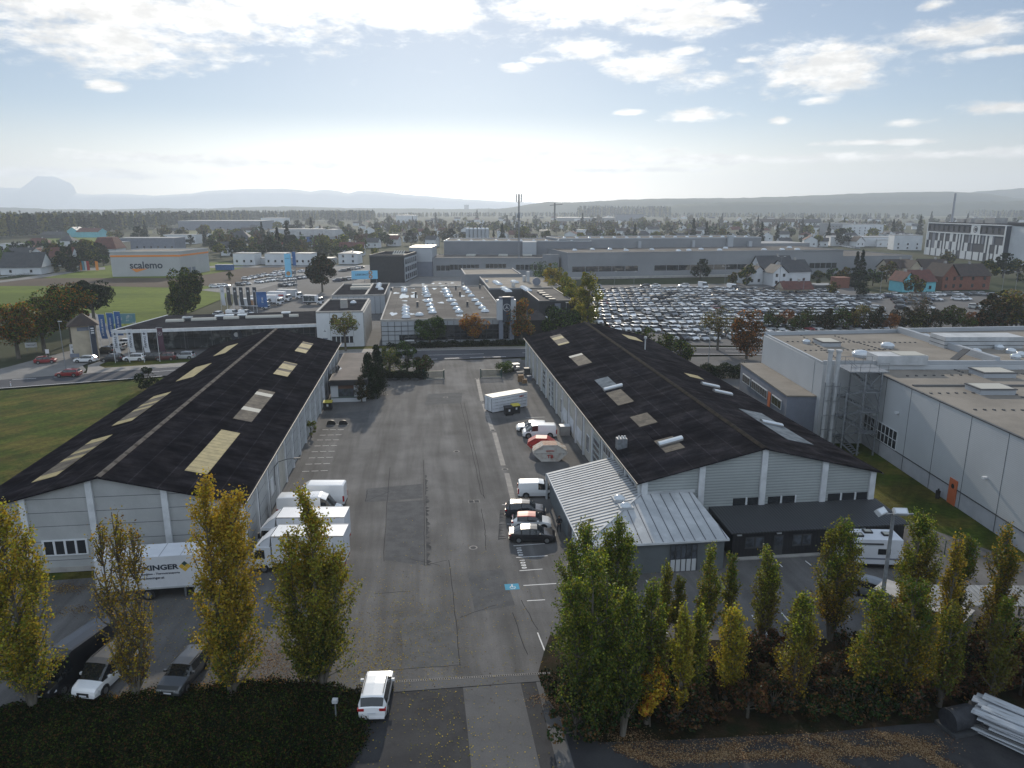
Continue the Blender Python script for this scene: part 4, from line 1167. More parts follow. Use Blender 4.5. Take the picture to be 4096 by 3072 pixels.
# ------------------------------------------------------------------ dealership across the road
def star_mark(parent, x, y, z, r, m, rot=None):
 """three pointed star in a ring, facing the camera side (-y)"""
 mb = MB()
 n = 24
 for k in range(n):
  a, b = 2 * math.pi * k / n, 2 * math.pi * (k + 1) / n
  mb.poly([(x + r * math.cos(a), y, z + r * math.sin(a)), (x + r * math.cos(b), y, z + r * math.sin(b)), (x + r * .86 * math.cos(b), y, z + r * .86 * math.sin(b)), (x + r * .86 * math.cos(a), y, z + r * .86 * math.sin(a))])
 for k in range(3):
  a = R(90 + 120 * k)
  pts = []
  for aa, rr in ((a, r * .92), (a - R(60), r * .13), (a + R(180), 0.0), (a + R(60), r * .13)):
   pts.append((x + rr * math.cos(aa), y - 0.002, z + rr * math.sin(aa)))
  mb.poly(pts)
 return mb.build('star_emblem', m, parent)
def showroom():
 # local frame along the front edge of the canopy
 A, B = Vector(at(452, 1325, 5.2)), Vector(at(1272, 1298, 5.2))
 ang = math.atan2((B - A).y, (B - A).x)
 L = (B - A).length
 h = thing('car_showroom', 'long glazed car showroom under a dark flat roof with a white canopy edge', 'building', (A.x, A.y, 0), ang)
 zr = 5.2
 MB().hull([(0, 0), (L, 0), (L, 22.5), (6.5, 22.5)], zr - 0.02, zr + 0.18).build('roof', M['blackroof'], h)
 MB().box(-0.2, L, -0.35, -0.001, zr - 0.5, zr + 0.22).build('canopy_edge', M['pilaster'], h)
 MB().bar((-0.1, 0, zr), (6.4, 22.6, zr), 0.3, 0.6).build('canopy_edge', M['pilaster'], h)
 MB().box(8, L - 0.1, 5.0, 21.8, 0.25, zr - 0.03).build('interior_core', mat('showroom_interior', (0.05, 0.055, 0.06), (0.16, 0.16, 0.15), rough=0.6, scale=0.35, lo=0.5, hi=0.7), h)
 g = mat('showroom_glazing', (0.03, 0.036, 0.04), (0.15, 0.165, 0.165), rough=0.06, scale=0.30, detail=5, lo=0.50, hi=0.62, spec=0.9)
 MB().box(3.0, L - 0.1, 3.2, 3.3, 0.2, zr - 0.03).build('glass_front', g, h)
 x = 3.0
 k = 0
 while x < L:
  MB().box(x - .04, x + .04, 3.1, 3.199, 0, zr - 0.03).build('mullion', M['darkgrey'], h)
  if k % 4 == 0:
   MB().box(x - .1, x + .1, 0.5, 0.7, 0, zr - 0.05).build('canopy_column', M['darkgrey'], h)
  x += 1.45
  k += 1
 for z in (2.6,):
  MB().box(3.0, L, 3.12, 3.197, z, z + 0.08).build('transom', M['darkgrey'], h)
 # long barrel rooflight
 xs, ys = 19.5, 14.0
 for x0, x1 in ((11.0, 17.5), (17.5, 26.5), (29.5, 33.0), (24.0, L - 16)):
  pass
 segs = [(8.5, 13.4), (15.6, 23.2), (25.6, 40.2)]
 u0 = uvp(664, 1287, 6)[0]
 def lx(px, py, z=5.6):
  p = Vector(at(px, py, z)) - A
  return p.x * math.cos(ang) + p.y * math.sin(ang), -p.x * math.sin(ang) + p.y * math.cos(ang)
 for (pa, pb) in (((664, 1284), (738, 1281)), ((765, 1279), (868, 1274)), ((895, 1272), (957, 1270)), ((983, 1269), (1132, 1264)), ((1157, 1263), (1194, 1262))):
  a, b = lx(*pa), lx(*pb)
  n = 8
  mb = MB()
  y, r = (a[1] + b[1]) / 2, 0.85
  for q in range(n):
   t0, t1 = math.pi * q / n, math.pi * (q + 1) / n
   mb.poly([(a[0], y - r * math.cos(t0), zr + .3 + .5 * math.sin(t0)), (b[0], y - r * math.cos(t0), zr + .3 + .5 * math.sin(t0)), (b[0], y - r * math.cos(t1), zr + .3 + .5 * math.sin(t1)), (a[0], y - r * math.cos(t1), zr + .3 + .5 * math.sin(t1))])
  mb.box(a[0], b[0], y - r, y + r, zr + .181, zr + .299)
  mb.build('barrel_rooflight', M['grp_w'], h, 50)
 for pa in ((751, 1276), (880, 1270), (918, 1268), (970, 1266), (1145, 1257)):
  a = lx(*pa)
  mb = MB().box(a[0] - 0.9, a[0] + 0.9, a[1] - 0.7, a[1] + 0.7, zr + .19, zr + .7)
  mb.build('smoke_vent', M['darkgrey'], h)
  MB().box(a[0] - 1.1, a[0] + 1.1, a[1] - 0.8, a[1] + 0.8, zr + .7, zr + 1.0).build('vent_hood', M['dome'], h)
 # round emblem disc and car shapes behind the glass
 a = lx(944, 1343, 2.8)
 s = MB().cyl((a[0], 2.95, 2.9), (a[0], 3.09, 2.9), 1.3, 20).build('round_sign', M['ink'], h)
 MB().cyl((a[0], 2.90, 3.0), (a[0], 2.95, 3.0), 0.55, 16).build('ring_mark', M['frame'], s)
 return h
showroom()
def white_block():
 h, off = uvthing('office_block', 'two storey white panelled office block with a dark flat roof next to the showroom', 'building', -20, 183)
 u0, u1, v0, v1, z = -25.3, -14.5, 172.2, 196.5, 8.3
 MB(off).box(u0, u1, v0, v1, 0, z - 0.2).build('wall', M['whitewall'], h)
 parapet_roof(h, u0, u1, v0, v1, z - 0.1, 'blackroof', 'concrete', off, 0.25, 0.5)
 f = v0 - 0.002
 for x in (-22.2, -16.9):
  MB(off).box(x, x + 0.05, f - 0.006, f, 0, z - 0.2).build('panel_seam', M['joint'], h)
 w = MB(off).box(-22.0, -17.0, f - 0.06, f, 5.2, 6.9).build('upper_window', M['darkgrey'], h)
 for k in range(6):
  a = -21.9 + k * 0.81
  MB(off).box(a, a + 0.68, f - 0.075, f - 0.061, 5.3, 6.8).build('pane', M['grp_d'] if k < 3 else M['glass_blue'], w)
  MB(off).box(a + 0.68, a + 0.81, f - 0.10, f - 0.061, 5.25, 6.85).build('mullion', M['frame'], w)
 w = MB(off).box(-21.9, -16.9, f - 0.06, f, 0.9, 2.5).build('lower_window', M['darkgrey'], h)
 for k in range(5):
  a = -21.8 + k * 1.0
  MB(off).box(a, a + 0.8, f - 0.075, f - 0.061, 1.0, 2.4).build('pane', M['glass'], w)
  MB(off).box(a + 0.8, a + 0.98, f - 0.10, f - 0.061, 0.95, 2.45).build('mullion', M['frame'], w)
 s = MB(off).box(-24.0, -22.9, f - 0.08, f, 2.2, 4.3).build('wall_sign', M['frame'], h)
 mb = MB(off)
 for k in range(3):           # three small lozenges
  a = R(90 + 120 * k)
  cx, cz = -23.45 + 0.17 * math.cos(a), 3.85 + 0.17 * math.sin(a)
  mb.poly([(cx + 0.17 * math.cos(a), f - 0.09, cz + 0.17 * math.sin(a)), (cx + .1 * math.cos(a + R(90)), f - 0.09, cz + .1 * math.sin(a + R(90))), (cx - 0.17 * math.cos(a), f - 0.09, cz - 0.17 * math.sin(a)), (cx - .1 * math.cos(a + R(90)), f - 0.09, cz - .1 * math.sin(a + R(90)))])
 mb.build('lozenge_emblem', M['ink'], s)
 MB(off).box(-24.0, -22.9, f - 0.07, f - 0.001, 1.85, 2.15).build('lower_strip', M['slate'], s)
 X, Yv = uvp(1376, 1215, 9.2)
 MB(off).box(X - .8, X + .8, Yv - .8, Yv + .8, 8.2, 10.3).build('air_unit', M['concrete'], h)
 X, Yv = uvp(1413, 1208, 8.8)
 MB(off).dome(X, Yv, 8.6, 0.8, 0.8, 0.6).build('rooflight_dome', M['dome'], h, 60)
 MB(off).cyl((X, Yv, 8.2), (X, Yv, 8.6), 0.8, 12).build('dome_kerb', M['darkgrey'], h)
 MB(off).box(u1, u1 + 0.25, v0 + 0.3, v1, 0, z - 0.3).build('side_fin', M['concrete'], h)
def rear_hall():
 h, off = uvthing('workshop', 'low panelled workshop with dark roof behind the white office block', 'building', -20, 240)
 u0, um, u1, v0, v1, z = -28.2, -18.0, -12.2, 227, 262, 5.6
 MB(off).box(u0, um, v0, v1, 0, z).build('wall', M['silver'], h)
 MB(off).box(um, u1, v0 + 0.4, v1, 0, z).build('wall', M['silver'], h)
 parapet_roof(h, u0 - .1, um, v0 - .1, v1 + .1, z, 'blackroof', 'concrete', off)
 parapet_roof(h, um + .01, u1 + .1, v0 + .3, v1 + .1, z + .02, 'blackroof', 'concrete', off)
 MB(off).box(u0, um, v0 - 0.03, v0 - 0.002, 3.0, 3.5).build('window_band', M['glass'], h)
 for k in range(10):
  x = u0 + 0.1 + k * 1.6
  if x < u1:
   MB(off).box(x, x + .1, v0 - 0.05, v0 - 0.003, 0, z - .3).build('panel_frame', M['joint'], h)
 for a, b in (((1408, 1139), (1484, 1138)), ((1402, 1150), (1480, 1149))):
  p, q = uvp(*a, z + .6), uvp(*b, z + .6)
  MB(off).box(p[0], q[0], p[1] - 1.1, p[1] + 1.1, z + .01, z + .8).build('ridge_rooflight', M['grp_w'], h)
 for px, py in ((1517, 1133), (1515, 1140), (1513, 1146), (1523, 1153)):
  p = uvp(px, py, z + .4)
  MB(off).dome(p[0], p[1], z + 0.03, 1.0, 0.9, 0.7, 12, 3).build('rooflight_dome', M['dome'], h, 60)
def main_workshop():
 h, off = uvthing('service_hall', 'large flat roofed service hall covered in domed rooflights and puddles', 'building', 3, 210)
 u0, u1, v0, v1, z = -10.4, 20.2, 172.2, 246.0, 6.0
 MB(off).box(u0, u1, v0, v1, 0, z - 0.15).build('wall', M['silver'], h)
 parapet_roof(h, u0 - .1, u1, v0 - .1, v1, z, 'wetroof', 'concrete', off, 0.3, 0.3)
 f = v0 - 0.101
 MB(off).box(-6.2, u1 - 0.2, f + .0, f + .099, 1.2, 2.5).build('window_band', M['glass'], h)
 MB(off).box(2.8, u1 - 0.2, f - 0.002, f + .098, 2.51, 4.6).build('dark_glazing', M['glass'], h)
 x = u0
 while x < u1:
  MB(off).box(x, x + 0.1, f - 0.05, f - 0.003, 0.1, z - 0.3).build('mullion', M['darkgrey'], h)
  x += 1.56
 for zz in (0.1, 1.1, 2.5, 3.4, 4.6):
  MB(off).box(u0, u1, f - 0.04, f - 0.004, zz, zz + 0.12).build('transom', M['darkgrey'], h)
 K = 550.0 / 2212
 D = [(1475, 297), (1475, 328), (1810, 292), (1818, 320), (1828, 362), (1845, 412), (1855, 490), (1888, 552), (1912, 618), (1930, 668), (1500, 590), (1497, 635), (1500, 688), (1505, 742), (1718, 705), (2135, 310), (2160, 355), (2180, 408)]
 for a, b in D:
  p = uvp(1250 + a * K, 1080 + b * K, z + 0.4)
  MB(off).dome(p[0], p[1], z + 0.12, 1.1, 1.1, 0.72, 12, 3).build('rooflight_dome', M['dome'], h, 60)
 K = 620.0 / 2212
 D = [(280, 352), (305, 378), (335, 415), (375, 465), (430, 530), (480, 582), (530, 635), (570, 683), (135, 588), (168, 645), (200, 690), (85, 535), (60, 475), (35, 425), (20, 385)]
 for a, b in D:
  p = uvp(1780 + a * K, 1050 + b * K, z + 0.4)
  MB(off).dome(p[0], p[1], z + 0.12, 1.1, 1.1, 0.72, 12, 3).build('rooflight_dome', M['dome'], h, 60)
 pud = []
 K = 550.0 / 2212
 for a, b, w, d in [(1470, 420, 75, 35), (1640, 418, 55, 35), (1480, 372, 45, 8), (1486, 495, 45, 8), (1484, 551, 35, 7), (1345, 370, 50, 12), (1615, 290, 35, 10), (1635, 360, 40, 8), (1300, 705, 60, 24), (1600, 708, 40, 14), (2070, 525, 50, 12), (1865, 482, 80, 26), (1960, 300, 35, 12), (2110, 270, 70, 22), (2120, 345, 60, 16), (2170, 395, 60, 18), (1810, 258, 45, 10), (1475, 268, 60, 10), (1820, 355, 55, 12), (1835, 400, 70, 18), (1780, 225, 25, 7), (1940, 218, 25, 7), (2050, 215, 25, 7), (2150, 218, 25, 7)]:
  pud.append((1250 + a * K, 1080 + b * K, w * K, d * K))
 K = 620.0 / 2212
 for a, b, w, d in [(145, 352, 40, 12), (245, 478, 35, 12), (85, 530, 70, 22), (215, 748, 50, 22), (400, 512, 35, 6), (535, 502, 18, 5), (20, 300, 25, 6), (105, 292, 25, 6), (278, 296, 25, 6), (30, 345, 40, 14), (60, 460, 50, 15), (40, 410, 40, 12), (640, 318, 18, 4), (700, 365, 15, 4), (1060, 362, 45, 8)]:
  pud.append((1780 + a * K, 1050 + b * K, w * K, d * K))
 r2 = random.Random(3)
 for x, y, w, d in pud:
  pts = []
  for k in range(18):
   a = 2 * math.pi * k / 18
   q = 1 + 0.22 * math.sin(3 * a + x) + 0.12 * math.sin(5 * a + y)
   zz = z + 0.006
   p = uvp(x + w * q * math.cos(a), y + d * q * math.sin(a), zz)
   pts.append((p[0], p[1], zz))
  MB(off).poly(pts[::-1] if False else pts).build('roof_puddle', M['puddle'], h)
 for a, b in ((1272, 345), (1690, 585), (1660, 415)):
  p = uvp(1250 + a * .2486, 1080 + b * .2486, z)
  MB(off).box(p[0] - .3, p[0] + .3, p[1] - .3, p[1] + .3, z, z + 1.3).build('roof_vent', M['darkgrey'], h)
 for a, b in ((155, 385), (320, 620), (215, 470), (498, 370)):
  p = uvp(1780 + a * .2803, 1050 + b * .2803, z)
  MB(off).cyl((p[0], p[1], z), (p[0], p[1], z + 1.3), 0.3, 8).build('roof_vent', M['darkgrey'], h)
 # roof patches and seams
 mb = MB(off)
 for k in range(9):
  x = u0 + 2.5 + k * 3.3
  mb.box(x, x + 0.06, v0 + .3, v1 - .4, z + 0.002, z + 0.005)
 for k in range(5):
  y = v0 + 8 + k * 14
  mb.box(u0 + .4, u1 - .4, y, y + 0.06, z + 0.006, z + 0.008)
 mb.build('felt_seam', M['stain'], h)
 # higher rear part and right hand wing
 w2, off2 = h, off
 A = uvp(2054, 1295 - 127, 7.0)
 MB(off).box(20.3, 44.0, 228, 268, 0, 6.9).build('wing_wall', M['darkgrey'], h)
 parapet_roof(h, 20.25, 44.0, 228, 268, 7.0, 'gravelroof', 'factory', off, 0.35, 0.35)
 MB(off).box(15.0, 36, 269.0, 296, 0, 7.6).build('rear_wall', M['factory'], h)
 parapet_roof(h, 15.0, 36, 269.0, 296, 7.7, 'gravelroof', 'factory', off, 0.4, 0.4)
 blk = M['blackclad']
 MB(off).box(31.2, 40.8, 196.0, 227.9, 0, 6.9).build('dark_wing_wall', blk, h)
 parapet_roof(h, 31.1, 40.9, 195.9, 227.95, 7.0, 'wetroof', 'darkgrey', off, 0.25, 0.25)
 MB(off).box(35.6, 37.2, 195.85, 195.93, 0, 6.4).build('grey_infill', M['slate'], h)
 MB(off).box(20.3, 31.0, 178, 196, 0, 4.4).build('link_block', blk, h)
 MB(off).box(20.3, 31.0, 177.9, 196, 4.41, 4.55).build('link_roof', M['blackroof'], h)
 MB(off).box(30, 36.6, 186, 194, 3.0, 3.2).build('canopy_roof', M['zinc'], h)
 MB(off).box(30.2, 36.4, 186.2, 193.5, 0, 2.99).build('canopy_wall', M['blackclad'], h)
 K = 620.0 / 2212
 for a, b in [(720, 265), (735, 278), (755, 288), (775, 302), (835, 355), (855, 372), (880, 385), (905, 402), (980, 262), (1010, 275), (1115, 345), (1140, 360), (1165, 375), (1190, 390)]:
  p = uvp(1780 + a * K, 1050 + b * K, 7.4)
  MB(off).dome(p[0], p[1], 7.1, 1.2, 1.1, 0.7, 12, 3).build('rooflight_dome', M['dome'], h, 60)
 for a, b in [(1360, 415), (1390, 440), (1435, 468), (1480, 495), (1530, 525)]:
  p = uvp(1780 + a * K, 1050 + b * K, 7.4)
  MB(off).box(p[0] - .9, p[0] + .9, p[1] - .9, p[1] + .9, 7.0, 7.6).build('roof_unit', M['darkgrey'], h)
 for a, b, hh in [(595, 265, 0.8), (975, 330, 1.5), (1130, 255, 2.0), (1185, 260, 3.5)]:
  p = uvp(1780 + a * K, 1050 + b * K, 7.3)
  MB(off).cyl((p[0], p[1], 7), (p[0], p[1], 7 + hh), 0.6, 10).build('roof_stack', M['zinc'], h)
 p = uvp(1780 + 1305 * K, 1050 + 280 * K, 8)
 MB(off).cyl((p[0], p[1] - .5, 8.2), (p[0], p[1] + .5, 8.2), 1.3, 18).build('fan_housing', M['slate'], h)
def star_tower():
 h, off = uvthing('sign_tower', 'dark twin column sign tower with a three pointed star above the white van', 'tower', 20.3, 173.5)
 u, v = 19.6, 172.6
 for x in (-1.6, 1.0):
  MB(off).box(u + x - .5, u + x + .5, v - 2.4, v - 1.4, 0, 11.4).build('column', M['slate'], h)
 MB(off).box(u - 1.25, u + 0.65, v - 2.9, v - 1.45, 5.6, 11.5).build('sign_box', M['ink'], h)
 MB(off).box(u - 2.6, u - 1.26, v - 2.8, v - 1.2, 6.0, 10.8).build('side_fin', M['silver'], h)
 MB(off).box(u + 0.66, u + 1.9, v - 2.8, v - 1.2, 6.0, 10.8).build('side_fin', M['silver'], h)
 s = star_mark(h, u - 0.3 - off[0], v - 2.93 - off[1], 9.0, 0.9, M['zinc'])
white_block()
rear_hall()
main_workshop()
star_tower()
# ------------------------------------------------------------------ factory, cube, logo hall, office tower, mast
def window_strip(h, x0, x1, y, z0, z1, n, name='window_band'):
 b = MB().box(x0, x1, y - 0.03, y - 0.001, z0, z1).build(name, M['glass'], h)
 mb = MB()
 for k in range(n + 1):
  x = x0 + (x1 - x0) * k / n
  MB().box(x - .12, x + .12, y - 0.10, y - 0.031, z0, z1).build('mullion', M['factory'], b)
 return b
def factory():
 h, L = pxthing('factory', 'very long low grey factory with ribbon windows behind the stock car park', 'factory', (2270, 1116), (3100, 1101))
 L = 330
 MB().box(0, 118, 0, 40, 0, 11.6).build('wall', M['factory'], h)
 MB().box(118.01, 140, 0.2, 40, 0, 11.4).build('wall', M['factory'], h)
 parapet_roof(h, -.1, 140.1, -.1, 40, 11.7, 'wetroof', 'factory', hgt=0.3)
 MB().box(6, 118, 40.2, 70, 0, 16.2).build('rear_wall', M['factory'], h)
 parapet_roof(h, 6, 118, 40.2, 70, 16.4, 'wetroof', 'silver', hgt=0.3)
 MB().box(118.1, 150, 45, 70, 0, 13.0).build('rear_wall', M['factory'], h)
 MB().box(140.11, 180, 2, 50, 0, 8.2).build('end_wall', M['factory'], h)
 parapet_roof(h, 140.11, 180, 2, 50, 8.3, 'wetroof', 'factory', hgt=0.3)
 for x0, x1 in ((2, 34), (42, 90), (96, 116), (122, 137)):
  window_strip(h, x0, x1, -0.01, 3.2, 5.6, max(5, int((x1 - x0) / 6)))
 MB().box(0, 118, -3.0, -0.3, 0, 0.9).build('loading_kerb', M['concrete'], h)
 r = random.Random(5)
 for k in range(14):
  x = 8 + k * 9.2 + r.uniform(-3, 3)
  MB().dome(x, 6 + r.uniform(-2, 20), 11.75, 1.3, 1.2, 0.9, 10, 3).build('rooflight_dome', M['dome'], h, 60)
 for k in range(16):
  x = 10 + k * 6.8
  MB().dome(x, 46, 16.6, 1.0, 1.0, 0.7, 8, 3).build('rooflight_dome', M['dome'], h, 60)
 for x, w, hh in ((48, 1.5, 15), (78, 1.3, 15.2), (98, 3, 17.5), (110, 2, 14.5)):
  MB().box(x, x + w, 38.5, 40.1, 11.7, hh).build('roof_unit', M['silver'], h)
 # western part with lower roof
 a, _ = pxthing('factory_wing', 'lower grey factory wing with roof lights left of the phone mast', 'factory', (1733, 1106), (2236, 1106))
 W = (Vector(at(2236, 1106)) - Vector(at(1733, 1106))).length
 MB().box(0, W, 0, 26, 0, 8.6).build('wall', M['factory'], a)
 parapet_roof(a, -.1, W - .1, -.1, 26, 8.7, 'wetroof', 'factory', hgt=0.2)
 MB().box(3, W + 18, 26.1, 60, 0, 15.2).build('upper_wall', mat('factory_upper_wall', (0.19, 0.20, 0.22), (0.17, 0.18, 0.20), rough=0.8, scale=0.1), a)
 parapet_roof(a, 2.9, W + 18, 26.1, 60, 15.3, 'wetroof', 'silver', hgt=0.4)
 for x0, x1, z0 in ((1.5, 8, 2.8), (8, 22, 3.2), (25, 35, 3.6), (39.5, 52, 3.2)):
  window_strip(a, x0, min(x1, W - 1), -0.01, z0, z0 + 2.4, max(3, int((x1 - x0) / 2)))
 for x in (15, 31, 43, 55):
  MB().box(x, x + 4.5, 12, 22, 8.75, 9.3).build('saw_rooflight', M['grp_w'], a)
 MB().box(W - 8, W - 0.2, -0.9, -0.02, 0, 10.5).build('corner_bay', M['factory'], a)
 MB().box(43, 50, 23, 26, 8.8, 15.3).build('lift_bay', M['silver'], a)
 for k in range(11):
  x = 4 + k * 6.4
  MB().dome(x, 30, 15.4, 1.0, 1.0, 0.7, 8, 3).build('rooflight_dome', M['dome'], a, 60)
 # silos
 for k in range(6):
  X, Yv = at(1872 + k * 15.5, 1050)
  t = thing('silo', ('first', 'second', 'third', 'fourth', 'fifth', 'sixth')[k] + ' from the left of the grey silos behind the factory roof', 'silo', (X, Yv, 0), 0, 'silos behind the factory')
  MB().cyl((0, 0, 0), (0, 0, 19.6), 1.15, 12).build('shell', M['silver'], t, 40)
  MB().cyl((0, 0, 19.6), (0, 0, 20.4), 1.25, 12, 0.6).build('lid', M['frame'], t, 40)
 # blue grey tall shed between the cube and the factory
 s, W2 = pxthing('shed', 'tall blue grey metal shed between the black cube and the factory wing', 'building', (1640, 1106), (1731, 1106))
 MB().box(0, W2, 0, 22, 0, 7.0).build('wall', M['slate'], s)
 MB().box(0, W2, 0.05, 22, 7.0, 13.6).build('upper_wall', M['silver'], s)
 MB().box(-0.1, W2 + .1, -0.1, 22.1, 13.6, 13.8).build('roof', M['paleroof'], s)
 # dark cube office
 c, W3 = pxthing('cube_office', 'black cube shaped office building with a pyramid rooflight', 'building', (1482, 1130), (1618, 1131))
 Z = 11.3
 MB().box(0, W3, 0, 28, 0, Z).build('wall', M['blackclad'], c)
 parapet_roof(c, -.1, W3 + .1, -.1, 28, Z + .2, 'blackroof', 'darkgrey', hgt=0.5)
 MB().box(W3 + .001, W3 + .2, 1, 27.5, 0.4, Z - .6).build('side_facade', M['silver'], c)
 for r_ in range(3):
  for k in range(6):
   y = 2 + k * 4.2
   MB().box(W3 + .2, W3 + .26, y, y + 3.0, 1.2 + r_ * 3.3, 3.4 + r_ * 3.3).build('side_window', M['glass'], c)
 mb = MB()
 for k in range(5):
  mb.poly([(7.5 + k * 1.1, 11, Z + .3), (8.3 + k * 1.1, 11, Z + .3), (8.6 + k * 1.1, 13.5, Z + 1.9), (8.1 + k * 1.1, 13.5, Z + 1.9)])
 mb.poly([(7.4, 10.9, Z + .29), (13.0, 10.9, Z + .29), (13.0, 16, Z + .29), (7.4, 16, Z + .29)])
 mb.build('pyramid_rooflight', M['grp_w'], c)
 # billboard in front of it
 b, W4 = pxthing('billboard', 'long light blue billboard with two round pastries beside the black cube', 'sign', (1408, 1138), (1512, 1136))
 MB().box(0, W4, 0, 0.3, 2.2, 5.8).build('board', M['skyblue'], b)
 text_obj('lettering', 'LIEBESBROT', 1.15, M['ink'], b, (W4 * 0.42, -0.01, 4.1), (R(90), 0, 0), 0.01)
 for z in (3.2, 4.9):
  mb = MB()
  for k in range(16):
   a0, a1 = 2 * math.pi * k / 16, 2 * math.pi * (k + 1) / 16
   mb.poly([(W4 * .73 + r * math.cos(t), -0.02, z + r * math.sin(t)) for r, t in ((0.85, a0), (0.85, a1), (0.35, a1), (0.35, a0))])
  mb.build('pastry_ring', mat('pastry_brown', (0.32, 0.13, 0.05), (0.5, 0.3, 0.15), rough=0.8, scale=3), b)
 for x in (0.5, W4 / 2, W4 - .5):
  MB().box(x - .1, x + .1, 0.05, 0.25, 0, 2.2).build('leg', M['steel'], b)
 # tall blue pylon sign and its dark neighbour
 for k, (px, py, w, hh, m, lab) in enumerate(((1158, 1146, 2.6, 13.5, 'skyblue', 'tall light blue pylon sign with a round pastry'), (1184, 1150, 1.7, 14.5, 'tarp', 'tall dark blue pylon sign right of the light blue one'))):
  X, Yv = at(px, py)
  t = thing('pylon_sign', lab, 'sign', (X, Yv, 0), R(-4 if not k else -38))
  MB().box(-w / 2, w / 2, -0.2, 0.2, 4.0 if not k else 9, hh).build('panel', M[m], t)
  for x in (-w * .3, w * .3):
   MB().box(x - .1, x + .1, -0.1, 0.1, 0, 4.0 if not k else 9).build('leg', M['steel'], t)
  if not k:
   MB().cyl((0, -0.22, 5.4), (0, -0.201, 5.4), 0.9, 16).build('pastry_ring', MATS['pastry_brown'], t)
   text_obj('lettering', 'LIEBESBROT', 0.36, M['ink'], t, (0, -0.21, 11.6), (R(90), 0, 0))
 # scalemo hall
 q, W5 = pxthing('logo_hall', 'white box shaped hall with an orange band and scalemo lettering in the fields', 'building', (451, 1107), (727, 1104))
 A, Bq = Vector(at(727, 1104)), Vector(at(840, 1084))
 D5 = (Bq - A).length
 ang = q.rotation_euler.z
 d = Bq - A
 sx, sy = d.x * math.cos(-ang) - d.y * math.sin(-ang), d.x * math.sin(-ang) + d.y * math.cos(-ang)
 Zs = 11.4
 ww = mat('off_white_panel', (0.42, 0.43, 0.43), (0.38, 0.39, 0.39), rough=0.7, scale=0.1, fine=0.04, wave=('Z', 0.5, 0, 0.08))
 foot = [(0, 0), (W5, 0), (W5 + sx, sy), (sx, sy)]
 MB().hull(foot, 0, Zs).build('wall', ww, q)
 inner = [(0.4 + sx * .01, 0.5), (W5 - .4 + sx * .01, 0.5), (W5 - .4 + sx * .99, sy - .5), (.4 + sx * .99, sy - .5)]
 MB().hull(inner, Zs - 1, Zs + 0.02).build('roof', M['gravelroof'], q)
 for k in range(4):
  p0, p1 = foot[k], foot[(k + 1) % 4]
  MB().bar((*p0, Zs + .15), (*p1, Zs + .15), 0.5, 0.5).build('parapet', ww, q)
 for k in (0, 1):
  p0, p1 = Vector(foot[k]), Vector(foot[k + 1])
  n = (p1 - p0).normalized()
  n = Vector((n.y, -n.x)) * 0.03
  MB().bar((*(p0 + n), Zs - 1.75), (*(p1 + n), Zs - 1.75), 0.06, 0.85).build('orange_band', M['orange'], q)
 text_obj('lettering', 'scalemo', 4.6, M['ink'], q, (W5 * 0.50, -0.04, Zs - 6.2), (R(90), 0, 0), 0.10, 1.0)
 MB().poly([(W5 * .28, -.05, 3.65), (W5 * .34, -.05, 2.1), (W5 * .36, -.05, 2.1), (W5 * .52, -.05, 3.65)]).build('orange_swoosh', M['orange'], q)
 tx = text_obj('side_lettering', 'scalemo', 1.5, M['ink'], q, (W5 + sx * .62, sy * .62, Zs - 1.6), (R(90), 0, math.atan2(sy, sx)), 0.03)
 n = Vector((sy, -sx)).normalized()
 for t0, t1 in ((.10, .17), (.22, .33), (.38, .48)):
  p0, p1 = Vector((W5 + sx * t0, sy * t0)) + n * .06, Vector((W5 + sx * t1, sy * t1)) + n * .06
  MB().bar((*p0, 1.8), (*p1, 1.8), 0.1, 3.4).build('loading_door', M['slate'], q)
 # tall office building with striped facade
 a2, b2 = (3697, 1017), (4004, 1053)
 t, W6 = pxthing('office_tower', 'black and white striped office building with a round emblem at the right edge', 'building', a2, b2)
 Hh = 21.5
 MB().box(0, W6, 0, 45, 0, Hh).build('wall', M['ink'], t)
 MB().box(W6 + .01, W6 + 50, 3, 45, 0, Hh).build('wall', M['whitewall'], t)
 MB().box(-.3, W6 + .3, -.35, 45, Hh, Hh + .5).build('roof_edge', M['frame'], t)
 MB().box(-.3, W6 + 50, 2.5, 45, Hh + .51, Hh + .8).build('roof', M['blackroof'], t)
 MB().box(-.2, W6 + .2, -.3, 0, 15.4, 16.1).build('storey_band', M['frame'], t)
 MB().box(-.2, 0.8, -.25, 0, 0, Hh).build('corner_strip', M['frame'], t)
 MB().box(W6 - .9, W6 + .2, -.25, 0, 0, Hh).build('corner_strip', M['frame'], t)
 r = random.Random(11)
 cols = [M['frame'], M['slate'], M['darkgrey'], M['frame']]
 nn = 24
 cnt = 0
 for row, (z0, z1) in enumerate(((0, 5.0), (5.0, 10.2), (10.2, 15.4))):
  for k in range(nn):
   if r.random() < (0.72 if row == 0 else 0.48):
    x = 0.8 + (W6 - 1.6) * k / nn
    w = (W6 - 1.6) / nn * (r.choice((0.45, 0.55, 1.0)) if row else r.choice((0.6, 1.0)))
    MB().box(x, x + w, -.12, -.001, z0, z1).build('facade_strip', cols[r.choice((0, 0, 3, 1))] if row else M['frame'], t)
    cnt += 1
 for k in range(14):
  x = 1.5 + (W6 - 3) * k / 14
  MB().box(x, x + 2.0, -.05, -.001, 17.0, 20.3).build('dark_window', M['glass'], t)
 MB().box(W6 * .60, W6 * .71, -.2, -.001, 16.1, Hh).build('emblem_panel', M['frame'], t)
 mb = MB().cyl((W6 * .655, -.3, 18.8), (W6 * .655, -.21, 18.8), 2.1, 20)
 e = mb.build('round_emblem', M['ink'], t)
 mb = MB()
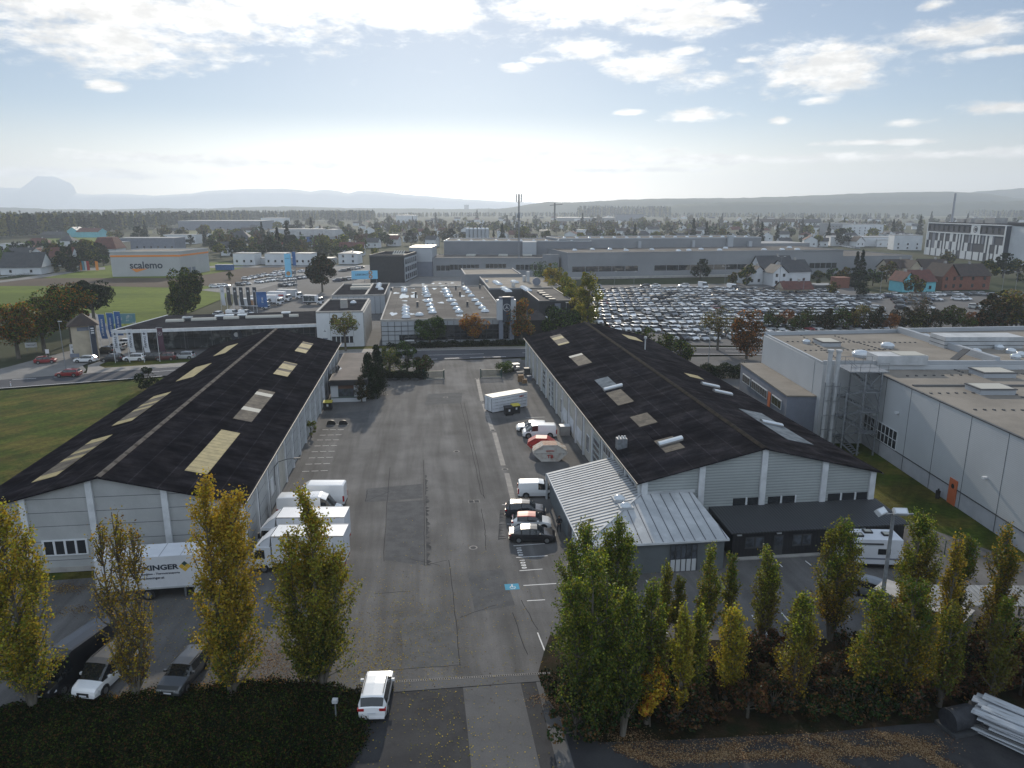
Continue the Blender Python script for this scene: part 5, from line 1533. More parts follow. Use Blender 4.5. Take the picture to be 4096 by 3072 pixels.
 for k in range(10):
  a0, a1 = R(40 + k * 26), R(66 + k * 26)
  mb.poly([(W6 * .655 + rr * math.cos(tt), -.31, 18.8 + rr * math.sin(tt)) for rr, tt in ((1.6, a0), (1.6, a1), (1.15, a1), (1.15, a0))])
 mb.build('emblem_arc', M['frame'], e)
 for x, w, hh in ((13, 8, 2.5), (24, 5, 3), (33, 9, 2.2), (44, 10, 3.5), (W6 + 2, 12, 4), (W6 + 18, 9, 3)):
  MB().box(x, x + w, 12, 20, Hh + .81, Hh + .8 + hh).build('roof_plant', M['paleroof'], t)
 X, Yv = at(3803, 912)
 ch = thing('chimney', 'tall slender grey chimney behind the striped office building', 'chimney', (X, Yv, 0))
 hs = (912 - 781) * Yv / FPX * 0.99
 MB().cyl((0, 0, 0), (0, 0, hs), 2.0, 10, 1.5).build('shaft', M['slate'], ch, 40)
 MB().cyl((0, 0, hs), (0, 0, hs + .6), 1.7, 10).build('rim', M['darkgrey'], ch, 40)
factory()
def phone_mast():
 X, Yv = at(2075, 1104)
 h = thing('phone_mast', 'slim lattice phone mast carrying two rings of antennas in front of the factory', 'mast', (X, Yv, 0))
 Hm = 38.0
 st = mat('mast_steel', (0.22, 0.23, 0.25), rough=0.6, metal=0.3)
 mb = MB()
 for k in range(3):
  a = R(90 + 120 * k)
  mb.cyl((0.5 * math.cos(a), 0.5 * math.sin(a), 0), (0.28 * math.cos(a), 0.28 * math.sin(a), Hm), 0.11, 6)
 n = 34
 for j in range(n):
  z0, z1 = Hm * j / n, Hm * (j + 1) / n
  for k in range(3):
   a, b = R(90 + 120 * k), R(90 + 120 * (k + 1))
   r0, r1 = 0.5 - .22 * z0 / Hm, 0.5 - .22 * z1 / Hm
   mb.bar((r0 * math.cos(a), r0 * math.sin(a), z0), (r1 * math.cos(b), r1 * math.sin(b), z1), 0.05)
 mb.build('lattice_shaft', st, h)
 for z in (27.5, 35.0):
  MB().box(-1.0, 1.0, -1.0, 1.0, z - 0.6, z - .5).build('platform', st, h)
  for k in range(6):
   a = R(30 + 60 * k)
   MB().box(1.35 * math.cos(a) - .26, 1.35 * math.cos(a) + .26, 1.35 * math.sin(a) - .2, 1.35 * math.sin(a) + .2, z - .4, z + (3.2 if z > 30 else 2.2)).build('antenna', M['pilaster'] if k % 2 else M['slate'], h)
   MB().bar((0.3 * math.cos(a), 0.3 * math.sin(a), z), (1.3 * math.cos(a), 1.3 * math.sin(a), z), 0.08).build('antenna_arm', st, h)
phone_mast()
# ------------------------------------------------------------------ vehicles
# stations from the tail (x=-.5) to the nose (x=.5): x, belt height, roof height (None = no cabin), segment flag to the next
# flags: P closed paint, R rear window, S side glass, B pillar, C closed panel side, W windscreen
PROFILES = {
 'hatch': dict(w=.90, r=.31, wb=(-.30, .31), st=[(-.5, .62, 0, 'P'), (-.485, .92, 0, 'P'), (-.47, .98, 0, 'R'), (-.36, .95, 1.40, 'B'), (-.33, .95, 1.43, 'S'), (-.10, .94, 1.49, 'B'), (-.08, .94, 1.49, 'S'), (.10, .93, 1.45, 'W'), (.27, .93, 0, 'P'), (.43, .80, 0, 'P'), (.485, .66, 0, 'P'), (.5, .50, 0, '')]),
 'suv': dict(w=.93, r=.35, wb=(-.30, .31), st=[(-.5, .68, 0, 'P'), (-.49, 1.02, 0, 'P'), (-.475, 1.08, 0, 'R'), (-.40, 1.06, 1.55, 'B'), (-.37, 1.06, 1.60, 'S'), (-.11, 1.05, 1.66, 'B'), (-.09, 1.05, 1.66, 'S'), (.10, 1.04, 1.61, 'W'), (.25, 1.04, 0, 'P'), (.43, .93, 0, 'P'), (.485, .78, 0, 'P'), (.5, .56, 0, '')]),
 'sedan': dict(w=.92, r=.33, wb=(-.29, .31), st=[(-.5, .60, 0, 'P'), (-.49, .92, 0, 'P'), (-.40, .98, 0, 'R'), (-.25, .95, 1.36, 'B'), (-.22, .95, 1.38, 'S'), (-.06, .94, 1.44, 'B'), (-.04, .94, 1.44, 'S'), (.10, .93, 1.40, 'W'), (.25, .92, 0, 'P'), (.43, .78, 0, 'P'), (.485, .64, 0, 'P'), (.5, .48, 0, '')]),
 'wagon': dict(w=.92, r=.33, wb=(-.29, .31), st=[(-.5, .60, 0, 'P'), (-.49, .94, 0, 'P'), (-.475, .98, 0, 'R'), (-.41, .97, 1.38, 'B'), (-.38, .97, 1.42, 'S'), (-.08, .95, 1.48, 'B'), (-.06, .95, 1.48, 'S'), (.10, .94, 1.43, 'W'), (.25, .93, 0, 'P'), (.43, .80, 0, 'P'), (.485, .66, 0, 'P'), (.5, .50, 0, '')]),
 'caddy': dict(w=.90, r=.32, wb=(-.29, .33), st=[(-.5, .80, 0, 'P'), (-.495, 1.05, 0, 'R'), (-.475, 1.10, 1.74, 'C'), (-.44, 1.10, 1.80, 'C'), (.02, 1.08, 1.84, 'B'), (.03, 1.05, 1.84, 'S'), (.17, 1.02, 1.74, 'W'), (.33, 1.02, 0, 'P'), (.46, .88, 0, 'P'), (.49, .72, 0, 'P'), (.5, .5, 0, '')]),
 'minivan': dict(w=.96, r=.34, wb=(-.30, .32), st=[(-.5, .80, 0, 'P'), (-.495, 1.10, 0, 'R'), (-.475, 1.12, 1.84, 'B'), (-.455, 1.12, 1.90, 'S'), (-.15, 1.10, 1.95, 'B'), (-.14, 1.10, 1.95, 'S'), (.08, 1.08, 1.95, 'B'), (.09, 1.08, 1.95, 'S'), (.19, 1.06, 1.86, 'W'), (.34, 1.05, 0, 'P'), (.46, .92, 0, 'P'), (.49, .75, 0, 'P'), (.5, .55, 0, '')]),
 'panelvan': dict(w=1.0, r=.35, wb=(-.31, .34), st=[(-.5, 1.0, 0, 'P'), (-.499, 1.2, 0, 'P'), (-.496, 1.3, 2.45, 'C'), (-.47, 1.3, 2.58, 'C'), (.16, 1.3, 2.62, 'C'), (.19, 1.28, 2.55, 'B'), (.20, 1.26, 2.52, 'S'), (.28, 1.22, 2.28, 'W'), (.39, 1.18, 0, 'P'), (.47, 1.02, 0, 'P'), (.495, .80, 0, 'P'), (.5, .52, 0, '')]),
 'buzz': dict(w=.97, r=.38, wb=(-.30, .33), st=[(-.5, .80, 0, 'P'), (-.495, 1.12, 0, 'R'), (-.475, 1.14, 1.80, 'C'), (-.44, 1.14, 1.88, 'C'), (.05, 1.12, 1.93, 'B'), (.06, 1.10, 1.93, 'S'), (.22, 1.06, 1.84, 'W'), (.40, 1.02, 0, 'P'), (.465, .92, 0, 'P'), (.49, .75, 0, 'P'), (.5, .55, 0, '')]),
}
def car_meshes(kind, L, roof_m=0):
 """returns dict part -> MB, nose towards +x, centred, wheels on z = 0"""
 pr = PROFILES[kind]
 W = pr['w']
 body, glass = MB(), MB()
 rings, flags = [], []
 n = len(pr['st'])
 for i, (x, b, r, fl) in enumerate(pr['st']):
  e = abs(x) * 2
  w = W * (1 - .11 * max(0, e - .84) / .16) if e > .84 else W
  if kind in ('panelvan', 'caddy', 'minivan', 'buzz') and x < 0:
   w = W * (1 - .03 * max(0, e - .9) / .1)
  z0 = .27 if kind != 'panelvan' else .32
  if e > .9: z0 += .06
  zm = z0 + (b - z0) * .55
  if r:
   box = kind in ('panelvan', 'caddy', 'buzz', 'minivan')
   wr = w * (.80 if not box else .88)
   ring = [(w * .93, z0), (w, zm), (w * .985, b), (wr, r - .04), (wr * .82, r), (0, r + .03)]
  else:
   ring = [(w * .93, z0), (w, zm), (w * .96, b), (w * .82, b + .03), (w * .6, b + .04), (0, b + .06)]
   if x > .4: ring = [(a, min(z, b + .03)) for a, z in ring]
  rings.append([(x * L, y, z) for y, z in ring])
  flags.append(fl)
 for i in range(n - 1):
  A, B, fl = rings[i], rings[i + 1], flags[i]
  for k in range(5):
   for sgn in (1, -1):
    q = [(A[k][0], A[k][1] * sgn, A[k][2]), (B[k][0], B[k][1] * sgn, B[k][2]), (B[k + 1][0], B[k + 1][1] * sgn, B[k + 1][2]), (A[k + 1][0], A[k + 1][1] * sgn, A[k + 1][2])]
    if sgn < 0: q = q[::-1]
    q = q[::-1]
    tgt, mi = body, 0
    if k == 2 and fl in 'SB' and fl: tgt, mi = (glass, 0) if fl == 'S' else (body, 1)
    if fl in ('W', 'R'):
     if k in (3, 4): tgt = glass
     if k == 2: tgt, mi = (glass, 0) if fl == 'W' else (body, 0)
    if k >= 3 and tgt is body and fl in 'SBC' and roof_m: mi = roof_m
    tgt.poly(q, mi)
 for R_, rev in ((rings[0], False), (rings[-1], True)):
  pts = [(p[0], p[1], p[2]) for p in R_] + [(p[0], -p[1], p[2]) for p in reversed(R_[:-1])]
  body.poly(pts if not rev else pts[::-1])
 # underside
 lo = MB().box(-L * .47, L * .47, -W * .9, W * .9, .2, .30)
 wheels, rims, arches = [], [], MB()
 r = pr['r']
 for wx in pr['wb']:
  for sgn in (-1, 1):
   c = (wx * L, sgn * (W + .012), r)
   wheels.append((c, MB().cyl((0, 0, 0), (0, -sgn * .22, 0), r, 18)))
   rims.append(MB().cyl((0, sgn * .012, 0), (0, -sgn * .02, 0), r * .64, 14))
   arches.cyl((wx * L, sgn * (W + .004), r + .04), (wx * L, sgn * (W - .15), r + .04), r + .07, 18)
 fb, bb = pr['st'][-2], pr['st'][1]
 hz = fb[1] - .06
 bz = bb[1] - .14
 parts = dict(body=body, glass=glass, under=lo, arch=arches, wheels=wheels, rims=rims)
 parts['head'] = [MB().hull([(L * .435, s * W * .60), (L * .492, s * W * .50), (L * .480, s * W * .86), (L * .42, s * W * .985)] if s > 0 else [(L * .42, s * W * .985), (L * .480, s * W * .86), (L * .492, s * W * .50), (L * .435, s * W * .60)], hz - .10, hz + .045) for s in (1, -1)]
 if kind in ('panelvan', 'minivan', 'caddy', 'buzz'):
  parts['tail'] = [MB().box(-L * .5 - .015, -L * .47, min(s * W * .84, s * W * .985), max(s * W * .84, s * W * .985), bz - .35, bz + .30) for s in (1, -1)]
 else:
  parts['tail'] = [MB().box(-L * .5 - .005, -L * .455, min(s * W * .52, s * W * .965), max(s * W * .52, s * W * .965), bz - .02, bz + .15) for s in (1, -1)]
 parts['grille'] = MB().box(L * .47, L * .5 + .008, -W * .45, W * .45, .38, hz - .02)
 parts['bumper'] = MB().box(-L * .5 - .02, -L * .47, -W * .85, W * .85, .30, .46)
 parts['plates'] = [MB().box(L * .5 + .009, L * .5 + .02, -.26, .26, .42, .53), MB().box(-L * .5 - .03, -L * .5 - .021 + .004, -.26, .26, bz - .22, bz - .11)]
 cw = [s for s in pr['st'] if s[3] == 'W'][0]
 parts['mirrors'] = [MB().box(cw[0] * L + .15, cw[0] * L + .32, min(s * W * .99, s * (W + .20)), max(s * W * .99, s * (W + .20)), cw[1] + .02, cw[1] + (.17 if kind != 'panelvan' else .38)) for s in (1, -1)]
 return parts
def make_car(name, kind, L, col, label, cat, loc=None, rz=0.0, group=None, roof=None, rails=False):
 p = car_meshes(kind, L, 2 if roof else 0)
 t = thing(name, label, cat, loc or (0, 0, 0), rz, group)
 b = p['body'].build('body', [M['paint'], M['trim']] + ([roof] if roof else []), t, 32)
 b.color = col + (1,)
 p['glass'].build('windows', M['carglass'], t, 20)
 p['under'].build('underbody', M['trim'], t)
 p['arch'].build('wheel_arches', M['trim'], b)
 for (c, wm), rm in zip(p['wheels'], p['rims']):
  w = wm.build('wheel', M['tyre'], t, 40)
  w.location = c
  rm.build('rim', M['rim'], w, 40)
 for m in p['head']: m.build('headlight', M['lampw'], t)
 for m in p['tail']: m.build('tail_light', M['lampr'], t)
 p['grille'].build('grille', M['trim'], t)
 p['bumper'].build('bumper', M['trim'] if kind in ('caddy', 'panelvan') else M['paint'], t).color = col + (1,)
 for m in p['plates']: m.build('number_plate', M['plate'], t)
 for m in p['mirrors']: m.build('mirror', M['paint'], t).color = col + (1,)
 if rails:
  zr = max(s[2] for s in PROFILES[kind]['st']) + .05
  for s in (1, -1):
   MB().bar((-.34 * L, s * PROFILES[kind]['w'] * .72, zr - .02), (.10 * L, s * PROFILES[kind]['w'] * .72, zr - .03), .04).build('roof_rail', M['trim'], t)
 return t
def merged_car(kind, L):
 p = car_meshes(kind, L)
 mb = MB()
 def add(m, mi):
  i = len(mb.v)
  mb.v += m.v
  mb.f += [tuple(a + i for a in f) for f in m.f]
  mb.mi += [mi if q == 0 else 2 for q in m.mi]
 add(p['body'], 0)
 add(p['glass'], 1)
 add(p['under'], 2)
 for m in p['head']: add(m, 4)
 for m in p['tail']: add(m, 5)
 add(p['grille'], 2)
 for c, wm in p['wheels']:
  wm.v = [(v[0] + c[0], v[1] + c[1], v[2] + c[2]) for v in wm.v]
  add(wm, 2)
 for (c, wm), rm in zip(p['wheels'], p['rims']):
  rm.v = [(v[0] + c[0], v[1] + c[1], v[2] + c[2]) for v in rm.v]
  add(rm, 3)
 return mb.mesh('car_' + kind, [M['paint'], M['carglass'], M['trim'], M['rim'], M['lampw'], M['lampr']], 32)
def ppos(px, py):
 X, Y = at(px, py)
 return (X, Y, 0)
cW, cS, cG, cD, cB, cR, cN = (.80, .81, .82), (.42, .44, .46), (.16, .17, .18), (.035, .037, .04), (.012, .013, .016), (.24, .012, .016), (.02, .03, .07)
mid = lambda a, b: ppos((a[0] + b[0]) / 2, (a[1] + b[1]) / 2)
def head(a, b):
 A, B = at(*a), at(*b)
 return math.atan2(B[1] - A[1], B[0] - A[0])
# bottom of the drive and along the hedge (a = tail end, b = nose end on the ground, in photograph pixels)
def near_cars():
 P = lambda x, y: ppos(x, y)
 make_car('crossover', 'suv', 4.3, cW, 'white crossover car with roof rails parked at the drive entrance, seen from behind', 'car', P(1508, 2803), R(92), rails=True)
 make_car('passenger_van', 'panelvan', 6.6, cB, 'long black passenger van between the two leftmost poplars', 'van', P(315, 2690), R(-103), rails=False)
 make_car('camper_van', 'minivan', 5.2, cW, 'white people carrier with dark roof parked between the black van and thin poplar', 'van', P(440, 2712), R(-98), roof=M['darkgrey'], rails=True)
 make_car('estate_car', 'wagon', 4.6, (.05, .055, .06), 'dark grey estate car parked beside the yellow poplar', 'car', P(745, 2712), R(-95.5), rails=True)
 # right of the yard
 make_car('estate_car', 'wagon', 4.7, cW, 'white estate car parked behind the white van with round cabin', 'car', P(2128, 1722), R(181) + TH * 0)
 make_car('delivery_van', 'buzz', 4.9, cW, 'white panel van with rounded nose parked beside the red skip', 'van', P(2157, 1746), R(180) + TH * .3)
 make_car('delivery_van', 'caddy', 4.45, cW, 'small white panel van beside the metal roofed annex', 'van', P(2148, 1982), TH * .2)
 make_car('crossover', 'suv', 4.3, (.02, .024, .035), 'dark blue crossover with tow bar, farthest of three cars parked together', 'car', P(2102, 2062), R(-2), rails=True)
 make_car('hatchback', 'hatch', 4.05, cW, 'white hatchback with red roof parked between two dark cars', 'car', P(2126, 2107), R(-2), roof=M['redp'])
 make_car('saloon_car', 'sedan', 4.6, cB, 'black saloon car parked nearest the poplars by the annex', 'car', P(2129, 2158), R(-1))
 # white fleet beside the left hall
 make_car('delivery_van', 'panelvan', 5.9, cW, 'white high roof van, farthest of the fleet, nose to the wall', 'van', P(1278, 2018), R(182))
 make_car('delivery_van', 'panelvan', 6.6, cW, 'white high roof van facing the yard with sloping nose', 'van', P(1245, 2068), R(3))
 make_car('delivery_van', 'panelvan', 5.9, cW, 'white high roof van parked tail to the yard between box trucks', 'van', P(1255, 2145), R(182))
 # road cars
 make_car('hatchback', 'hatch', 4.1, cR, 'red hatchback turning into the side road', 'car', P(184, 1452), R(20))
 make_car('estate_car', 'wagon', 4.5, cR, 'dark red car driving along the main road', 'car', P(276, 1505), R(186))
 make_car('crossover', 'suv', 4.6, cW, 'white car parked by the service hall glazing', 'car', P(1650, 1388), R(6))
 make_car('saloon_car', 'sedan', 4.5, cG, 'grey saloon mostly hidden behind the roadside hedge', 'car', P(1810, 1381), R(6))
 v = make_car('tradesman_van', 'panelvan', 6.0, cW, 'white high roof van with blue lettering under the star tower', 'van', P(2000, 1368), R(4))
 text_obj('blue_lettering', 'Weißen', 0.8, M['tarp'], v, (-.4, -1.02, 1.75), (R(90), 0, 0), 0.0, 1.0, shear=0.3)
 MB().bar((-2.2, -1.02, 1.05), (1.2, -1.02, 1.15), 0.02, 0.12).build('blue_stripe', M['tarp'], v)
 # forecourt cars in front of the showroom
 fc = [(344, 1448, 'hatch', cW, 'white hatchback under the black pylon sign'), (450, 1445, 'suv', cB, 'black off roader beside the first white flag'), (540, 1443, 'suv', cW, 'white crossover between the white flags'),
  (612, 1441, 'suv', cB, 'black crossover at the foot of the third white flag'), (665, 1440, 'suv', (.10, .02, .022), 'dark red crossover under the burgundy flag'), (738, 1435, 'suv', cS, 'silver crossover nearest the warehouse roof'),
  (425, 1413, 'suv', cD, 'dark crossover behind the black off roader'), (465, 1398, 'suv', (.55, .57, .56), 'pale car behind the dark crossover'), (500, 1378, 'hatch', cW, 'white hatchback farthest back beside the blue flags')]
 for x, y, k, c, lab in fc:
  make_car('showroom_car', k, 4.4, c, lab, 'car', P(x, y), R(186) if y > 1420 else R(176), group='cars on the showroom forecourt')
 # right hand shaded lot
 make_car('pickup_truck', 'wagon', 4.9, cG, 'grey car half hidden behind poplars below the floodlight', 'car', P(3500, 2385), R(-38))
near_cars()
# box trucks ------------------------------------------------------
def truck(label, loc, rz, L=7.6, W=2.45, H=3.5, col=None, cab='cab', group=None, boxm=None, spoiler=True, scale=1.0, text=None, logo=None):
 t = thing('box_truck', label, 'truck', loc, rz, group)
 if scale != 1: t.scale = (scale,) * 3
 hc = 1.85
 bx = MB().box(-L / 2, L / 2 - hc - .15, -W / 2, W / 2, .95, H).build('cargo_box', boxm or M['boxw'], t)
 for z in (.95, H - .06):
  for s in (-1, 1):
   MB().box(-L / 2 - .02, L / 2 - hc - .13, s * W / 2 - .03, s * W / 2 + .03, z, z + .08).build('box_edge', M['steel'], bx)
 MB().box(-L / 2 + .1, L / 2 - .4, -.45, .45, .55, .94).build('chassis', M['trim'], t)
 x0, x1 = L / 2 - hc, L / 2
 w = W / 2 - .06
 mb = MB()
 sec = [(x0, .55, 2.45), (x1 - .45, .55, 2.50), (x1 - .12, .50, 1.35), (x1, .45, 1.25)]
 prof = [(x0, .55), (x1 - .12, .42), (x1, .5), (x1, 1.25), (x1 - .10, 1.35), (x1 - .42, 2.45), (x1 - .6, 2.52), (x0, 2.50)]
 n = len(prof)
 i = 0
 mb.v = [(p[0], -w, p[1]) for p in prof] + [(p[0], w, p[1]) for p in prof]
 mb.f = [tuple(range(n)), tuple(reversed(range(n, 2 * n)))] + [(k, k + n, (k + 1) % n + n, (k + 1) % n) for k in range(n)]
 mb.mi = [0] * len(mb.f)
 cabo = mb.build('cab', M['paint'], t, 25)
 cabo.color = (.70, .72, .75, 1)
 MB().poly([(x1 - .09, -w * .93, 1.38), (x1 - .09, w * .93, 1.38), (x1 - .40, w * .90, 2.40), (x1 - .40, -w * .90, 2.40)]).build('windscreen', M['carglass'], t)
 for s in (-1, 1):
  q = [(x0 + .55, s * (w + .006), 1.40), (x1 - .30, s * (w + .006), 1.40), (x1 - .52, s * (w + .006), 2.25), (x0 + .55, s * (w + .006), 2.25)]
  MB().poly(q if s < 0 else q[::-1]).build('side_window', M['carglass'], t)
  MB().box(x1 - .05, x1 + .02, s * w - .25 if s > 0 else s * w + .02, s * w - .02 if s > 0 else s * w + .25, .62, .84).build('headlight', M['lampw'], t)
  MB().box(x1 - .35, x1 - .2, s * (w + .05), s * (w + .28), 1.55, 2.1).build('mirror', M['trim'], t)
  MB().box(-L / 2 - .03, -L / 2 + .03, s * (W / 2 - .3) - .12, s * (W / 2 - .3) + .12, .7, .85).build('tail_light', M['lampr'], t)
  for wx in (x1 - 1.15, -L / 2 + 1.5):
   wh = MB().cyl((0, s * .0, 0), (0, -s * .28, 0), .44, 18).build('wheel', M['tyre'], t, 40)
   wh.location = (wx, s * (w + .02), .44)
   MB().cyl((0, s * .01, 0), (0, -s * .02, 0), .25, 12).build('rim', M['rim'], wh, 40)
 MB().box(x1 - .02, x1 + .03, -w * .7, w * .7, .62, 1.18).build('grille', M['trim'], t)
 if spoiler:
  mb = MB()
  a, b = (x1 - .55, 2.52), (x0 - .05, H - .05)
  for s0, s1 in ((-w * .95, w * .95),):
   pts = [(a[0], s0, a[1]), (a[0], s1, a[1]), ((a[0] * .45 + b[0] * .55), s1, a[1] + (b[1] - a[1]) * .68), ((a[0] * .45 + b[0] * .55), s0, a[1] + (b[1] - a[1]) * .68)]
   q = [pts[3], pts[2], (b[0], s1 * .9, b[1]), (b[0], s0 * .9, b[1])]
   mb.poly(pts).poly(q)
   for s in (s0, s1):
    mb.poly([(a[0], s, a[1]), (pts[2][0], s, pts[2][2]), (b[0], s * .9, b[1]), (b[0] + .15, s, 2.5)])
  mb.build('roof_spoiler', M['boxw'], t)
 return t
truck('white box truck with roof spoiler behind the third poplar, nose to the wall', ppos(1208, 2266), R(181), 8.4, 2.5, 3.6)
truck('white box truck with roof spoiler, second from the poplar, nose to the wall', ppos(1222, 2186), R(181), 8.4, 2.5, 3.6)
tt = truck('truck with panoramic picture on its box beside the white camper trucks', ppos(1255, 1218), R(-8), 6.6, 2.2, 3.2, boxm=M['boxw'], spoiler=False)
MB().box(-3.1, .9, -1.125, -1.103, 1.2, 3.0).build('side_picture', mat('dark_picture_panel', (.05, .06, .065), (.25, .27, .27), rough=.4, scale=1.3, lo=.5, hi=.6), tt)
for x, y, m, lab, L in ((1160, 1195, 'silver', 'white lorry farthest back in the truck line with high cab', 9), (1120, 1205, 'boxw', 'white lorry with red edged box in the truck line', 8), (1095, 1220, 'boxw', 'white box van lorry in front of the red edged lorry', 6.5), (1020, 1236, 'boxw', 'white lorry behind the blue banner with brown picture on its box', 9.5), (1045, 1222, 'boxw', 'white camper lorry second from the blue banner', 7)):
 t = truck(lab, ppos(x, y), R(-9), L, 2.4, 3.4, boxm=M[m], spoiler=False, group='lorries parked behind the showroom')
 if 'red' in lab.split('edged')[0] and L == 8:
  MB().box(-4.02, 2.0, -1.23, -1.203, 2.0, 2.5).build('red_lettering_band', M['redp'], t)
 if 'brown picture' in lab:
  MB().box(-1.5, 1.2, -1.23, -1.203, 1.4, 3.0).build('side_picture', MATS['pastry_brown'], t)
for x, y, lab in ((935, 1262, 'white van behind the charcoal flags'), (985, 1262, 'white van right of the charcoal flags')):
 make_car('parked_van', 'caddy', 4.6, cW, lab, 'van', ppos(x, y), R(-12))
for x, y, lab in ((1065, 1312 - 12, 'white car peeping over the showroom roof, left of two'), (1110, 1300, 'white car peeping over the showroom roof, right of two'), (870, 1275, 'white car left of the charcoal flags')):
 make_car('parked_car', 'suv', 4.4, cW, lab, 'car', ppos(x, y - 8), R(-100))
def semitrailer():
 A, B = Vector(at(388, 2367, 1.15)), Vector(at(727, 2344, 1.15))
 d = (B - A).normalized()
 yaw = math.atan2(d.y, d.x)
 c = A + d * 5.1 + Vector((-d.y, d.x)) * 1.25
 t = thing('semitrailer', 'white semitrailer with GREXINGER lettering in front of the left warehouse', 'trailer', (c.x, c.y, 0), yaw)
 L, W, z0, z1 = 10.2, 2.5, 1.15, 3.95
 b = MB().box(-L / 2, L / 2, -W / 2, W / 2, z0, z1).build('cargo_box', M['boxw'], t)
 f = -W / 2 - .012
 for x in (-L / 2, L / 2 - .1):
  MB().box(x, x + .1, -W / 2 - .02, W / 2 + .02, z0 - .05, z1 + .02).build('corner_post', M['zinc'], b)
 MB().box(-L / 2, L / 2, -W / 2 - .02, -W / 2 - .001, z0 - .12, z0 + .02).build('side_rail', M['zinc'], b)
 k = 0
 for x in (-3.4, -1.7, 0, 1.7, 3.4):
  MB().box(x, x + .03, -W / 2, W / 2, z1, z1 + .015).build('roof_bow', M['steel'], b)
 text_obj('lettering', 'GREXINGER', .62, M['ink'], b, (-.65, f, 2.95), (R(90), 0, 0), 0.02, 1.25)
 text_obj('small_lettering', 'Logistik - Spedition - Thermotransporte', .24, M['ink'], b, (-.5, f, 2.42), (R(90), 0, 0), 0.003, 1.05)
 text_obj('small_lettering', 'www.loexinger.at', .30, M['ink'], b, (-.8, f, 2.05), (R(90), 0, 0), 0.003)
 for dx, dz, m in ((0, .25, 'green'), (-.25, 0, 'gold'), (.25, 0, 'gold'), (0, -.25, 'gold')):
  cx, cz, r = 1.98 + dx, 2.95 + dz, .235
  MB().poly([(cx - r, f, cz), (cx, f, cz - r), (cx + r, f, cz), (cx, f, cz + r)]).build('diamond_emblem', M[m], b)
 MB().box(-L / 2 + .2, L / 2 - .3, -.5, .5, .8, 1.14).build('chassis', M['trim'], t)
 for x in (-3.6, -2.4, -1.2):
  for s in (-1, 1):
   w = MB().cyl((0, 0, 0), (0, -s * .3, 0), .5, 18).build('wheel', M['tyre'], t, 40)
   w.location = (x, s * 1.2, .5)
   MB().cyl((0, s * .012, 0), (0, -s * .02, 0), .3, 12).build('rim', M['rim'], w, 40)
 MB().box(2.5, 3.5, -1.2, 1.2, .35, 1.1).build('tail_box', M['pilaster'], t)
 for s in (-1, 1):
  MB().box(1.6, 1.75, s * .8 - .08, s * .8 + .08, 0, .9).build('landing_leg', M['steel'], t)
semitrailer()
def camper():
 t = thing('motorhome', 'white motorhome with roof hatches parked behind the floodlight pole', 'camper', ppos(3500, 2255), R(-4))
 L, W = 6.6, 2.3
 MB().hull([(-L / 2, -W / 2), (L / 2 - 1.6, -W / 2), (L / 2 - 1.6, W / 2), (-L / 2, W / 2)], .55, [2.9, 2.95, 2.95, 2.9]).build('living_box', M['boxw'], t)
 MB().box(-L / 2 - .01, L / 2 - 1.6, -W / 2 - .01, -W / 2 - .001, 1.0, 1.15).build('stripe', M['slate'], t)
 MB().box(-L / 2 + .5, -L / 2 + 1.5, -W / 2 - .02, -W / 2 - .001, 1.5, 2.05).build('side_window', M['carglass'], t)
 MB().box(-.4, .7, -W / 2 - .02, -W / 2 - .001, 1.5, 2.05).build('side_window', M['carglass'], t)
 MB().box(-2.7, 0, -W / 2 - .06, -W / 2 - .001, 2.45, 2.6).build('awning', M['darkgrey'], t)
 for x, y in ((-2.3, -.3), (-1.2, .5), (.3, 0)):
  b = MB().box(x, x + .75, y - .35, y + .35, 2.9, 3.08).build('roof_hatch', M['trim'], t)
  MB().box(x + .1, x + .65, y - .25, y + .25, 3.08, 3.1).build('hatch_pane', M['grp_w'], b)
 MB().hull([(L / 2 - 1.6, -W / 2 + .1), (L / 2 - .3, -W / 2 + .15), (L / 2 - .3, W / 2 - .15), (L / 2 - 1.6, W / 2 - .1)], .5, [2.3, 1.1, 1.1, 2.3]).build('cab', M['boxw'], t)
 MB().poly([(L / 2 - .85, -W / 2 + .3, 1.65), (L / 2 - .85, W / 2 - .3, 1.65), (L / 2 - 1.5, W / 2 - .3, 2.3), (L / 2 - 1.5, -W / 2 + .3, 2.3)]).build('windscreen', M['carglass'], t)
 for s in (-1, 1):
  MB().box(-L / 2 - .02, -L / 2 + .05, s * 1.0 - .08, s * 1.0 + .08, .8, 1.3).build('tail_light', M['lampr'], t)
  for x in (-2.0, 1.9):
   w = MB().cyl((0, 0, 0), (0, -s * .22, 0), .34, 16).build('wheel', M['tyre'], t, 40)
   w.location = (x, s * 1.12, .34)
   MB().cyl((0, s * .01, 0), (0, -s * .02, 0), .2, 12).build('rim', M['rim'], w, 40)
 MB().box(-L / 2 + .1, L / 2 - .5, -1, 1, .3, .54).build('underbody', M['trim'], t)
camper()
